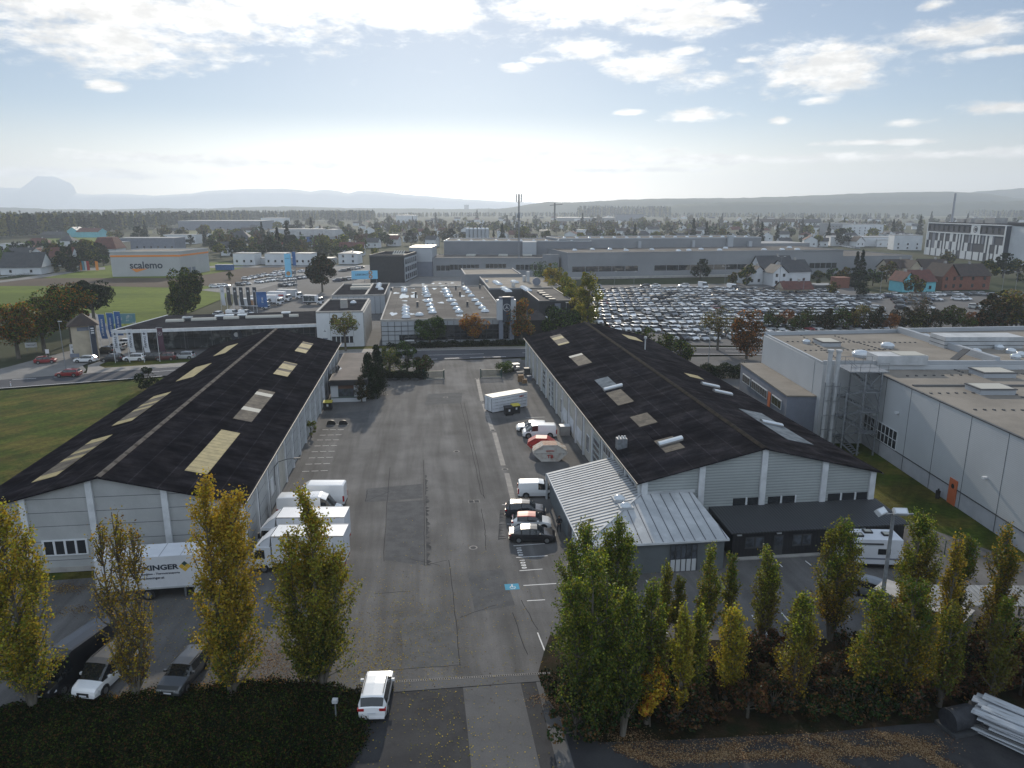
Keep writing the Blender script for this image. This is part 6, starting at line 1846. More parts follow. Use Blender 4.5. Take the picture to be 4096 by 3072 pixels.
# the stock car park: about 450 new cars; the 300 nearest are things, the rest one object
def car_field():
 r = random.Random(21)
 kinds = [('hatch', 4.1, 'hatchback'), ('suv', 4.5, 'crossover'), ('wagon', 4.6, 'estate car'), ('sedan', 4.6, 'saloon'), ('suv', 4.3, 'crossover')]
 meshes = [(merged_car(k, L), n) for k, L, n in kinds]
 cols = [(cW, 'white')] * 10 + [(cS, 'silver')] * 3 + [(cG, 'grey'), (cG, 'grey'), (cD, 'dark grey'), (cB, 'black'), (cB, 'black'), (cB, 'black'), ((.5, .5, .48), 'pale'), (cN, 'blue')]
 spots = []
 rows = []
 y = 178.0
 ri = 0
 while y < 291:
  rows.append(y)
  y += 5.2 if ri % 2 == 0 else 8.4
  ri += 1
 xa = lambda y: 21 + (y - 170) * .10 + max(0, 205 - y) * .35
 for ri, y in enumerate(rows):
  x = xa(y) + (6 if ri < 2 else 0)
  xmax = 104 + (y - 178) * .2 + (0 if ri > 3 else -6)
  if ri in (0, 1): x = max(x, 40)
  j = 0
  while x < xmax:
   if r.random() > .07:
    spots.append((ri, j, x, y + r.uniform(-.5, .5) + (x - 60) * .012))
   x += 2.56
   j += 1
 spots.sort(key=lambda s: s[3])
 ordn = 'first second third fourth fifth sixth seventh eighth ninth tenth eleventh twelfth thirteenth fourteenth fifteenth sixteenth seventeenth eighteenth nineteenth twentieth'.split()
 rest = MB()
 cnt = {}
 base = (len(spots) > 300)
 for q, (ri, j, x, y) in enumerate(spots):
  me, kn = meshes[r.randrange(len(meshes))]
  col, cn = cols[r.randrange(len(cols))] if r.random() > .015 else (cR, 'red')
  yaw = R(-90 + 14 + r.uniform(-4, 4)) if ri % 2 == 0 or r.random() < .8 else R(104)
  if q < 300:
   o = bpy.data.objects.new('stock_car', me)
   COL.objects.link(o)
   o.location, o.rotation_euler, o.color = (x, y, -.045), (0, 0, yaw), col + (1,)
   key = ri
   cnt[key] = cnt.get(key, 0) + 1
   tag(o, '%s %s, number %d from left in %s row of stock car park' % (cn, kn, cnt[key], ordn[ri]), 'car', 'new cars in the stock car park')
  else:
   v = [tuple(c.co) for c in me.vertices]
   i = len(rest.v)
   ca, sa = math.cos(yaw), math.sin(yaw)
   rest.v += [(a * ca - b * sa + x, a * sa + b * ca + y, c - .045) for a, b, c in v]
   white = cn in ('white', 'pale', 'silver')
   for p in me.polygons:
    rest.f.append(tuple(k + i for k in p.vertices))
    rest.mi.append(p.material_index if not (p.material_index == 0 and not white) else 2)
 if rest.v:
  o = rest.build('distant_stock_cars', [M['paint'], M['carglass'], M['trim'], M['rim'], M['lampw'], M['lampr']], None, 32)
  o.color = (.6, .62, .64, 1)
  tag(o, 'far rows of closely parked new cars at the back of the stock car park', 'cars', None, 'stuff')
 # the smaller customer lot right of it and the staff lot on the left
 n = 0
 def lot(px0, py0, px1, py1, count, yaw, group, name, where, z=-.045, keep=.9):
  a, b = Vector(at(px0, py0)), Vector(at(px1, py1))
  k = 0
  for i in range(count):
   if r.random() > keep: continue
   k += 1
   p = a + (b - a) * (i / max(1, count - 1))
   me, kn = meshes[r.randrange(len(meshes))]
   col, cn = cols[r.randrange(len(cols))]
   o = bpy.data.objects.new(name, me)
   COL.objects.link(o)
   o.location, o.rotation_euler, o.color = (p.x, p.y + r.uniform(-.2, .2), z), (0, 0, yaw + R(r.uniform(-2, 2))), col + (1,)
   tag(o, '%s %s, number %d in %s' % (cn, kn, k, where), 'car', group)
 g = 'cars in the right hand car park'
 lot(3290, 1196, 3500, 1197, 9, R(-55), g, 'parked_car', 'near left row, right car park')
 lot(3310, 1214, 3700, 1216, 9, R(-40), g, 'parked_car', 'middle row of right car park', keep=.6)
 lot(3460, 1190, 3560, 1190, 3, R(-35), g, 'parked_car', 'short back row, right car park')
 lot(3550, 1187, 3900, 1180, 11, R(-50), g, 'parked_car', 'the row below the turquoise house')
 lot(3590, 1204, 3860, 1200, 10, R(-48), g, 'parked_car', 'the row right of the small bare tree')
 lot(3930, 1180, 4060, 1198, 4, R(-30), g, 'parked_car', 'the row at the right picture edge', keep=1)
 lot(3510, 1238, 3900, 1234, 5, R(-40), g, 'parked_car', 'nearest row, right car park', keep=.8)
 g = 'cars in the staff car park'
 lot(860, 1150, 900, 1147, 3, R(0), g, 'parked_car', 'leftmost group of staff car park', keep=1)
 lot(985, 1119, 1130, 1090, 7, R(-30), g, 'parked_car', 'farthest row of staff car park')
 lot(960, 1142, 1150, 1116, 9, R(-30), g, 'parked_car', 'second row of staff car park')
 lot(1090, 1104, 1240, 1084, 9, R(150), g, 'parked_car', 'the row behind the blue pylon sign')
 lot(1130, 1124, 1260, 1108, 8, R(-30), g, 'parked_car', 'the row beside the big dark conifer', keep=1)
 lot(1130, 1146, 1170, 1142, 3, R(-30), g, 'parked_car', 'group under blue pylon sign', keep=1)
 lot(1370, 1086, 1440, 1073, 6, R(200), g, 'parked_car', 'lane row beside big conifer', keep=1)
 lot(1350, 1126, 1410, 1118, 4, R(200), g, 'parked_car', 'the row left of the light blue billboard', keep=1)
 g = 'cars by the railway'
 lot(3350, 982, 3430, 996, 8, R(-60), g, 'parked_car', 'row below white railway building', keep=1)
 lot(3540, 958, 3640, 962, 9, R(20), g, 'parked_car', 'the roof deck row by the railway', z=5.5, keep=1)
 for px, py, k, c, lab in ((2620, 1148, 3, cW, 'white car alone behind the stock rows'), (2580, 1148, 0, cD, 'dark car behind the stock rows'), (2735, 1148, 1, cW, 'white car right of the pair behind the stock rows'), (2384, 1152, 1, cS, 'silver car at the back left corner of the stock rows'), (2955, 1172, 1, cB, 'black car on the grass right of the stock rows')):
  o = bpy.data.objects.new('parked_car', meshes[k][0])
  COL.objects.link(o)
  X, Yv = at(px, py)
  o.location, o.rotation_euler, o.color = (X, Yv, -.045), (0, 0, R(185)), c + (1,)
  tag(o, lab, 'car')
 van = merged_car('panelvan', 5.6)
 for px, py, lab in ((2812, 1152, 'white camper van behind the stock rows'), (2928, 1160, 'white van behind the stock rows, right of the camper van')):
  o = bpy.data.objects.new('parked_van', van)
  COL.objects.link(o)
  X, Yv = at(px, py)
  o.location, o.rotation_euler, o.color = (X, Yv, -.045), (0, 0, R(-75)), cW + (1,)
  tag(o, lab, 'van')
car_field()
# ------------------------------------------------------------------ vegetation
def leaf_mesh(name, pts, size, cols, mats, nrm_up=0.25, extra=None, seed=0, ratio=0.75, tri=False):
 """a cloud of leaf sized quads; cols = one rgb per leaf; extra = MB of trunk and limbs (material slot 1)"""
 rs = np.random.RandomState(seed)
 n = len(pts)
 nv = rs.normal(size=(n, 3))
 nv[:, 2] += nrm_up * 2
 nv /= np.linalg.norm(nv, axis=1)[:, None]
 t = np.cross(nv, rs.normal(size=(n, 3)))
 t /= np.linalg.norm(t, axis=1)[:, None]
 b = np.cross(nv, t)
 s = (size if np.ndim(size) else np.full(n, size)) * rs.uniform(.65, 1.35, n)
 t, b = t * s[:, None] * .5, b * s[:, None] * .5 * ratio
 V = np.stack([pts - t, pts - b, pts + t, pts + b], 1).reshape(-1, 3)      # lozenge shaped leaves
 nf, k = n, 4
 ev = np.array(extra.v, dtype=float).reshape(-1, 3) if extra else np.zeros((0, 3))
 me = bpy.data.meshes.new(name)
 me.vertices.add(len(V) + len(ev))
 me.vertices.foreach_set('co', np.concatenate([V, ev]).astype(np.float32).ravel())
 loops = [np.arange(n * 4, dtype=np.int32)]
 starts = list(range(0, n * 4, 4))
 tot = n * 4
 ex = extra.f if extra else []
 el = []
 for f in ex:
  starts.append(tot)
  el += [i + n * 4 for i in f]
  tot += len(f)
 loops.append(np.array(el, dtype=np.int32))
 me.loops.add(tot)
 me.loops.foreach_set('vertex_index', np.concatenate(loops))
 me.polygons.add(n + len(ex))
 me.polygons.foreach_set('loop_start', np.array(starts, dtype=np.int32))
 if ex:
  mi = np.zeros(n + len(ex), dtype=np.int32)
  mi[n:] = 1
 me.update(calc_edges=True)
 for m in mats: me.materials.append(m)
 if ex: me.polygons.foreach_set('material_index', mi)
 ca = me.color_attributes.new('Col', 'FLOAT_COLOR', 'POINT')
 C4 = np.ones((len(V) + len(ev), 4), dtype=np.float32)
 C4[:len(V), :3] = np.repeat(cols, 4, 0)
 ca.data.foreach_set('color', C4.ravel())
 me.update()
 return me
LEAF = mat('leaf', (1, 1, 1), rough=0.6, attr=True, trans=0.38, spec=0.25)
LEAF_FAR = mat('far_leaf', (1, 1, 1), rough=0.9, attr=True, spec=0.1)
def palette(names, n, rs, w=None):
 P = dict(tan=(.25, .175, .10), yellow=(.44, .32, .03), gold=(.33, .21, .02), olive=(.13, .12, .018), green=(.062, .108, .014), dgreen=(.018, .036, .010), orange=(.28, .10, .015), rust=(.095, .042, .02), brown=(.09, .05, .02), lime=(.26, .29, .03), ymid=(.26, .23, .025), black=(.010, .016, .008))
 a = np.array([P[k] for k in names])
 idx = rs.choice(len(names), n, p=w)
 return a[idx] * rs.uniform(.7, 1.3, (n, 1))
def obj_from(me, name, parent=None):
 o = bpy.data.objects.new(name, me)
 COL.objects.link(o)
 if parent is not None: o.parent = parent
 return o
def poplar_parts(seed, H, Rw, leaders, nleaf, pal_lo, pal_hi, bare=0.06, size=.17, dens_top=1.0, gap=0.0):
 """fastigiate poplar: trunk mesh and crown mesh; leaders = [(dx, dy, height fraction, width fraction)]"""
 rs = np.random.RandomState(seed)
 trunk, limbs = MB(), MB()
 P, Hh = [], []
 for li, (dx, dy, hf, wf) in enumerate(leaders):
  top = Vector((dx, dy, H * hf))
  base = Vector((dx * .12, dy * .12, 0))
  mid_ = Vector((dx * .7, dy * .7, H * .3 * hf))
  pts = [base, mid_, Vector((dx, dy, H * hf * .65)), top]
  r0 = .20 if li == 0 else .13
  trunk.tube([tuple(p) for p in pts], [r0, r0 * .7, r0 * .38, .02], 7)
  nb = int(60 * hf)
  per = int(nleaf * wf * hf / sum(l[2] * l[3] for l in leaders) / nb)
  for b in range(nb):
   h0 = bare + (.92 - bare) * rs.uniform() ** 1.1
   z0 = H * hf * h0
   a = rs.uniform(0, 2 * math.pi)
   prof = math.sin(math.pi * min(1, (h0 * .86 + .14)) ** .62) ** .6
   ln = H * hf * rs.uniform(.10, .22) * (1 - .45 * h0)
   out = Rw * wf * prof * rs.uniform(.3, 1.12)
   k = h0
   c = pts[0].lerp(pts[1], min(1, k / .3)) if k < .3 else (pts[1].lerp(pts[2], (k - .3) / .35) if k < .65 else pts[2].lerp(pts[3], (k - .65) / .35))
   tip = Vector((c.x + out * math.cos(a), c.y + out * math.sin(a), min(z0 + ln, H * hf * 1.0)))
   c = Vector((c.x, c.y, max(.3, z0 - .3)))
   m_ = c.lerp(tip, .45) + Vector((math.cos(a), math.sin(a), 0)) * out * .18
   limbs.tube([tuple(c), tuple(m_), tuple(tip)], [.05, .035, .01], 4)
   m = int(per * rs.uniform(.5, 1.5))
   t = rs.uniform(.18, 1.08, m) ** .75
   t = t[:, None]
   cc, mm, tt = np.array(c), np.array(m_), np.array(tip)
   q = (1 - t) ** 2 * cc + 2 * t * (1 - t) * mm + t ** 2 * tt
   q += rs.normal(size=(m, 3)) * np.array([.16, .16, .22]) * (Rw / 1.5) ** .5
   P.append(q)
 P = np.concatenate(P)
 if gap: P = P[rs.uniform(size=len(P)) > gap]
 P = P[P[:, 2] > bare * H * .8]
 n = len(P)
 hh = np.clip(P[:, 2] / H, 0, 1)
 lo, hi = palette(pal_lo, n, rs), palette(pal_hi, n, rs)
 # branch wise colour drift
 dr = .5 + .5 * np.sin(P[:, 0] * 2.3 + seed) * np.sin(P[:, 2] * .9 + P[:, 1] * 2)
 w = np.clip(hh * 1.3 - .2 + (dr - .5) * .7, 0, 1)[:, None]
 cols = lo * (1 - w) + hi * w
 i = len(trunk.v)
 trunk.v += limbs.v
 trunk.f += [tuple(a + i for a in f) for f in limbs.f]
 trunk.mi += limbs.mi
 return trunk, leaf_mesh('crown', P, size, cols, [LEAF], seed=seed)
def plant_poplar(label, x, y, seed, H, Rw, leaders, nleaf, lo, hi, group=None, cache=None, rz=0, **kw):
 t = thing('poplar_tree', label, 'tree', (x, y, 0), rz, group)
 tr, cr = poplar_parts(seed, H, Rw, leaders, nleaf, lo, hi, **kw)
 tr.build('trunk', M['bark'], t, 60)
 obj_from(cr, 'crown', t)
 return t
def poplars():
 Y1, Y2 = ['olive', 'ymid', 'lime', 'green', 'gold'], ['yellow', 'gold', 'ymid', 'lime', 'ymid']
 plant_poplar('yellow poplar cut by the left picture edge', -31.6, 41.3, 1, 14.4, 2.3, [(0, 0, 1, 1), (1.1, .2, .84, .7), (-1.2, 0, .9, .8)], 22000, Y1, ['yellow', 'gold', 'olive', 'ymid', 'lime'])
 plant_poplar('thin half bare poplar in front of the semitrailer', -25.3, 42.3, 2, 13.4, 1.75, [(0.1, 0, 1, .8), (-1.0, .2, .93, .6), (1.15, 0, .92, .65)], 9500, ['olive', 'gold', 'brown', 'ymid'], ['ymid', 'gold', 'olive', 'brown'], gap=.25, size=.15)
 plant_poplar('dense golden poplar with two tops beside the dark estate car', -18.9, 42.5, 3, 15.4, 2.35, [(-.5, 0, 1, 1), (1.1, .1, .93, .85), (.2, .3, .85, .7)], 27000, ['olive', 'ymid', 'gold', 'green'], ['yellow', 'gold', 'ymid', 'gold'])
 plant_poplar('broad green and gold poplar in front of the white trucks', -13.1, 43.6, 4, 14.3, 2.3, [(0, 0, 1, .85), (-1.5, 0, .80, .8), (1.3, .2, .74, .8), (-.3, .4, .72, .9)], 30000, ['green', 'olive', 'dgreen', 'olive', 'ymid'], ['olive', 'ymid', 'gold', 'lime'])
 G1, G2 = ['dgreen', 'green', 'dgreen', 'olive'], ['green', 'green', 'olive', 'lime']
 T = [('a', 4.9, 44.9, 11.4, 1.9, G1, G2, 14000, 'broad green poplar at the drive corner, farther of two'), ('b', 7.4, 46.3, 11.1, 1.7, G1, G2, 12000, 'tall green poplar standing before the annex roof'),
  ('c', 4.8, 38.8, 12.3, 2.2, G1, G2, 19000, 'big dark green poplar nearest the drive'), ('d', 11.5, 48.9, 6.5, .8, ['olive', 'gold', 'brown'], ['olive', 'lime', 'green'], 2600, 'small slim poplar left of the annex gate'),
  ('e', 12.4, 48.4, 5.6, .6, ['olive', 'brown'], ['olive', 'green'], 1800, 'smallest slim poplar under the annex gate'), ('f', 14.4, 47.8, 8.4, .95, ['olive', 'gold', 'green'], ['lime', 'green', 'olive'], 4200, 'slim poplar in front of the white annex gate'),
  ('g', 16.2, 48.6, 7.2, .75, ['olive', 'brown', 'ymid'], ['green', 'olive'], 3000, 'slim poplar right of the annex gate'), ('h', 6.9, 38.7, 9.8, 1.1, G1, G2, 7000, 'pale trunked poplar left of the small orange maple'),
  ('i', 8.6, 39.8, 9.9, 1.2, ['olive', 'green', 'brown'], G2, 7500, 'green topped poplar behind the orange maple'), ('j', 10.6, 39.6, 8.3, .9, ['olive', 'gold', 'ymid'], ['lime', 'olive', 'ymid'], 4800, 'golden poplar with a pale bare stem right of the maple'),
  ('k', 12.0, 41.2, 7.3, .8, ['olive', 'brown', 'green'], ['lime', 'green', 'ymid'], 3600, 'leaning poplar between two yellow ones'), ('l', 14.3, 42.2, 7.1, 1.15, ['ymid', 'olive', 'gold'], ['yellow', 'ymid', 'lime'], 5200, 'low yellow poplar with a side tuft'),
  ('m', 18.7, 48.5, 7.8, 1.15, ['olive', 'brown', 'olive'], ['lime', 'olive', 'green'], 5200, 'open poplar with dark stem on the shaded lot'), ('o', 18.4, 41.2, 8.4, 1.35, ['olive', 'gold', 'rust'], ['green', 'lime', 'olive'], 6800, 'green topped poplar above the reddish shrubs'),
  ('p', 24.2, 48.9, 10.0, 1.6, ['olive', 'brown', 'gold'], G2, 10500, 'tall poplar left of the motorhome'), ('q', 29.9, 48.9, 10.6, 1.5, ['olive', 'brown', 'gold'], G2, 9500, 'tall poplar right of the motorhome'),
  ('r', 23.3, 41.6, 8.4, 1.25, ['olive', 'gold', 'green'], ['olive', 'lime', 'green'], 6500, 'bushy poplar left of the floodlight pole'), ('s', 25.6, 41.5, 9.2, 1.7, ['olive', 'gold', 'olive'], ['green', 'green', 'olive'], 10500, 'broad green poplar right of the floodlight pole'),
  ('t', 28.7, 42.7, 11.6, .8, ['olive', 'brown', 'gold'], ['gold', 'ymid', 'olive'], 4600, 'tall slim golden poplar by the carport'), ('u', 28.2, 41.4, 7.4, 1.2, ['olive', 'green', 'brown'], ['olive', 'ymid', 'green'], 5600, 'low poplar in front of the slim golden one'),
  ('v', 32.2, 46.8, 9.6, 1.1, ['olive', 'brown'], ['green', 'olive'], 5400, 'dark stemmed poplar left of the carport roof'), ('w', 34.4, 46.3, 10.6, 1.3, ['olive', 'brown'], ['green', 'olive', 'gold'], 6500, 'dark stemmed poplar over the carport roof'),
  ('x', 35.6, 42.8, 12.4, 1.6, ['olive', 'brown', 'green'], ['olive', 'ymid', 'green'], 10500, 'tall poplar at the right picture edge'), ('y', 31.3, 41.0, 8.0, 1.0, ['olive', 'brown'], ['olive', 'green'], 4500, 'grey stemmed poplar above the red shrubs')]
 rr = random.Random(4)
 for k, x, y, H, Rw, lo, hi, n, lab in T:
  s = Rw * .5
  ld = [(0, 0, 1, 1)]
  if Rw > 1.0: ld.append((rr.choice((-1, 1)) * s * .9, rr.uniform(-.3, .3), rr.uniform(.8, .93), .75))
  if Rw > 1.5: ld.append((-ld[1][0] * .9, rr.uniform(-.4, .4), rr.uniform(.74, .88), .75))
  plant_poplar(lab, x, y, 20 + ord(k), H, Rw, ld, int(n * 1.3), lo, hi, bare=.04 if Rw > 1.6 else .16, size=.15, group='poplar row right of the drive')
poplars()
def round_crown(seed, R0, H, n, pal, nclump=26, size=.4, squash=.9, mats=None, trunk_h=.3, cone=False, droop=False, far=False):
 """broad crown made of leafy clumps round limbs; returns leaf mesh with trunk in slot 1"""
 rs = np.random.RandomState(seed)
 ex = MB()
 zc = H * (trunk_h + (1 - trunk_h) / 2)
 hr = H * (1 - trunk_h) / 2
 ex.cyl((0, 0, 0), (0, 0, zc), max(.12, R0 * .07), 7, R0 * .03)
 P, cid = [], []
 for c in range(nclump):
  while True:
   d = rs.uniform(-1, 1, 3)
   if np.dot(d, d) <= 1: break
  if cone:
   z = rs.uniform(0, 1) ** (1.3 if R0 > 2 else .9)
   rad = R0 * (1 - z) * .95 + .1 if R0 > 2 else R0 * .75 * (1 - z ** 2.5) + .05
   a = rs.uniform(0, 2 * math.pi)
   q = rs.uniform(.35, 1)
   ctr = np.array([rad * q * math.cos(a), rad * q * math.sin(a), H * trunk_h + z * H * (1 - trunk_h)])
   cr = max(.25, R0 * (.34 * (1.12 - z) if R0 > 2 else .72 - .38 * z))
  else:
   d = d / max(.25, np.linalg.norm(d)) * np.linalg.norm(d) ** .45
   kk = rs.uniform(.62, .92)
   ctr = np.array([d[0] * R0 * kk, d[1] * R0 * kk, zc + d[2] * hr * kk])
   cr = R0 * rs.uniform(.15, .42)
  ex.cyl((0, 0, min(zc * .7, ctr[2] * .7)), tuple(ctr), R0 * .022 + .01, 4, .01)
  m = int(n / nclump * rs.uniform(.6, 1.4))
  v = rs.normal(size=(m, 3))
  v /= np.linalg.norm(v, axis=1)[:, None]
  v *= (rs.uniform(.55, 1.0, (m, 1)) ** .5) * cr
  v[:, 2] *= squash if not droop else 1.6
  P.append(ctr + v)
  cid.append(np.full(m, c))
 P, cid = np.concatenate(P), np.concatenate(cid)
 cols = palette(pal, len(P), rs)
 tone = rs.uniform(.62, 1.38, nclump)
 cols *= tone[cid][:, None]
 dark = pal[0] in ('dgreen', 'black')
 return leaf_mesh('tree_mesh', P, size, cols, mats or [LEAF_FAR if far or dark else LEAF, M['bark']], extra=ex, seed=seed)
def tree(label, x, y, me, s=1.0, name='tree', cat='tree', group=None, sz=None, rz=None, z=0):
 o = obj_from(me, name)
 o.location = (x, y, z)
 o.scale = (s, s, sz or s)
 o.rotation_euler = (0, 0, rnd.uniform(0, 6.28) if rz is None else rz)
 tag(o, label, cat, group)
 return o
def split_tree(label, px, py, seed, R0, H, n, pal, name='tree', **kw):
 """a nearer tree with trunk and crown as parts"""
 X, Y = at(px, py)
 t = thing(name, label, 'tree', (X, Y, 0))
 me = round_crown(seed, R0, H, n, pal, **kw)
 o = obj_from(me, 'crown', t)
 MB().cyl((0, 0, 0), (0, 0, H * .45), R0 * .075, 8, R0 * .05).build('trunk', M['bark'], t, 60)
 return t
def shrubs():
 # understorey right of the drive: leafy shrubs, each its own thing
 pals = [['dgreen', 'dgreen', 'brown'], ['rust', 'brown', 'rust', 'dgreen'], ['brown', 'dgreen', 'rust', 'black'], ['dgreen', 'black', 'dgreen', 'brown']]
 ms = [round_crown(60 + k, 1.5, 2.6, 1500, pals[k % 4], nclump=16, size=.19, trunk_h=.03) for k in range(8)]
 r = random.Random(12)
 S = [(2330, 2890, 3), (2240, 2780, 3), (2420, 2900, 0), (2300, 2960, 0), (2520, 2870, 3), (2590, 2800, 3), (2480, 2780, 3), (2660, 2830, 0), (2700, 2760, 3), (2760, 2880, 2), (2800, 2760, 0), (2700, 2920, 2), (2860, 2870, 1), (2850, 2720, 2), (2930, 2790, 1), (2960, 2700, 2), (3000, 2650, 2), (2990, 2870, 1), (3060, 2760, 2), (3080, 2650, 1), (3090, 2860, 2), (3180, 2720, 2), (3220, 2790, 2), (3260, 2690, 1), (3240, 2880, 0), (3330, 2820, 2), (3340, 2720, 2), (3380, 2640, 2), (3400, 2860, 3), (3490, 2850, 3), (3520, 2700, 1), (3560, 2800, 3), (3620, 2700, 1), (3660, 2620, 1), (3650, 2860, 2), (3700, 2780, 2), (3760, 2690, 3), (3800, 2780, 1), (3840, 2700, 2), (3870, 2620, 1), (3900, 2780, 1), (3930, 2680, 2), (3960, 2600, 3), (4000, 2740, 1), (4040, 2660, 1), (4080, 2780, 1), (4120, 2700, 2), (4050, 2580, 3), (2380, 2800, 3), (3140, 2640, 1)]
 words = {3: 'dark green', 0: 'green and brown', 1: 'rusty red', 2: 'brown'}
 for k, (px, py, p) in enumerate(S):
  X, Y = at(px, py)
  me = ms[p + (4 if r.random() < .5 else 0)]
  s = r.uniform(.75, 1.15) if px > 2700 else r.uniform(.9, 1.4)
  tree('%s shrub, number %d from the drive in the thicket under the poplars' % (words[p], k + 1), X, Y, me, s, 'shrub', 'shrub', 'shrubs under the poplar row', s * r.uniform(.75, 1.1))
 # small orange maple
 X, Y = at(2600, 2905)
 t = thing('maple_sapling', 'small bright orange maple in front of the green poplars', 'tree', (X, Y, 0))
 rs = np.random.RandomState(5)
 P = []
 for z, x, r0, n in ((1.3, -.35, .55, 260), (2.0, 0, .6, 320), (2.8, .05, .75, 420), (3.5, .5, .45, 180), (3.4, -.2, .6, 300), (4.2, .1, .5, 240), (5.0, .15, .3, 120), (2.4, .55, .4, 150)):
  v = rs.normal(size=(n, 3))
  v /= np.linalg.norm(v, axis=1)[:, None]
  P.append(v * rs.uniform(.5, 1, (n, 1)) * r0 * np.array([1, 1, .9]) + np.array([x, 0, z]))
 P = np.concatenate(P)
 cols = palette(['gold', 'yellow', 'orange', 'yellow'], len(P), rs) * 1.25
 obj_from(leaf_mesh('crown', P, .2, cols, [LEAF], seed=5), 'crown', t)
 MB().tube([(0, 0, 0), (-.1, 0, 1.5), (.1, 0, 4.8)], [.05, .04, .01], 6).build('trunk', M['bark'], t)
 # ivy bank on the left of the drive, as one mass
 rs = np.random.RandomState(9)
 edge = [(-900, 2960), (-300, 2860), (0, 2832), (300, 2805), (560, 2790), (760, 2768), (960, 2742), (1150, 2735), (1300, 2738), (1420, 2765)]
 E = [at(*p) for p in edge]
 poly = E + [at(*p) for p in [(1445, 2800), (1440, 2900), (1440, 2960), (1405, 3020), (1360, 3080), (1300, 3400), (-1500, 3400)]]
 n = 150000
 xs = [p[0] for p in poly]
 ys = [p[1] for p in poly]
 Q = np.stack([rs.uniform(min(xs), max(xs), n), rs.uniform(min(ys), max(ys), n)], 1)
 inside = np.zeros(n, bool)
 j = len(poly) - 1
 for i in range(len(poly)):
  (xi, yi), (xj, yj) = poly[i], poly[j]
  c = ((yi > Q[:, 1]) != (yj > Q[:, 1])) & (Q[:, 0] < (xj - xi) * (Q[:, 1] - yi) / (yj - yi + 1e-9) + xi)
  inside ^= c
  j = i
 Q = Q[inside]
 fr = rs.normal(size=(9000, 2)) * .28
 ex = np.array([at(*p) for p in [(1430, 2770), (1442, 2820), (1440, 2900), (1438, 2960), (1400, 3020), (1360, 3075), (1250, 2740), (1000, 2740), (760, 2768), (500, 2795), (250, 2812), (60, 2830)]])
 k_ = rs.randint(0, len(ex) - 1, 9000)
 t_ = rs.uniform(0, 1, (9000, 1))
 E2 = ex[k_] * (1 - t_) + ex[k_ + 1] * t_ + fr
 Q = np.concatenate([Q, E2[k_ != 5]])
 hgt = .35 + .25 * np.sin(Q[:, 0] * 1.1) * np.sin(Q[:, 1] * 1.3) + .12 * np.sin(Q[:, 0] * 3.1 + Q[:, 1] * 2.2)
 z = np.clip(hgt, .05, None) * rs.uniform(.3, 1, len(Q))
 P = np.concatenate([Q, z[:, None]], 1)
 cols = palette(['dgreen', 'black', 'dgreen', 'black', 'green', 'brown'], len(P), rs) * .55
 tag(obj_from(leaf_mesh('ivy_bank', P, .13, cols, [mat('ivy_leaf', (1, 1, 1), rough=.95, attr=True, spec=.03)], seed=9, nrm_up=.5), 'ivy_bank'), 'dark ivy ground cover on the bank left of the drive', 'ground cover', None, 'stuff')
 sheet('bank_soil', poly, 0.01, mat('dark_soil', (0.010, 0.012, 0.006), rough=1, spec=.05))
 sheet('thicket_soil', [at(*p) for p in [(2150, 2700), (2178, 2600), (2200, 2540), (2420, 2560), (2700, 2560), (3200, 2560), (3600, 2540), (4300, 2520), (4600, 2800), (4200, 2860), (3600, 2900), (3300, 2930), (2700, 2960), (2400, 2970), (2260, 2900), (2195, 2800)]], 0.008, M['soil'])
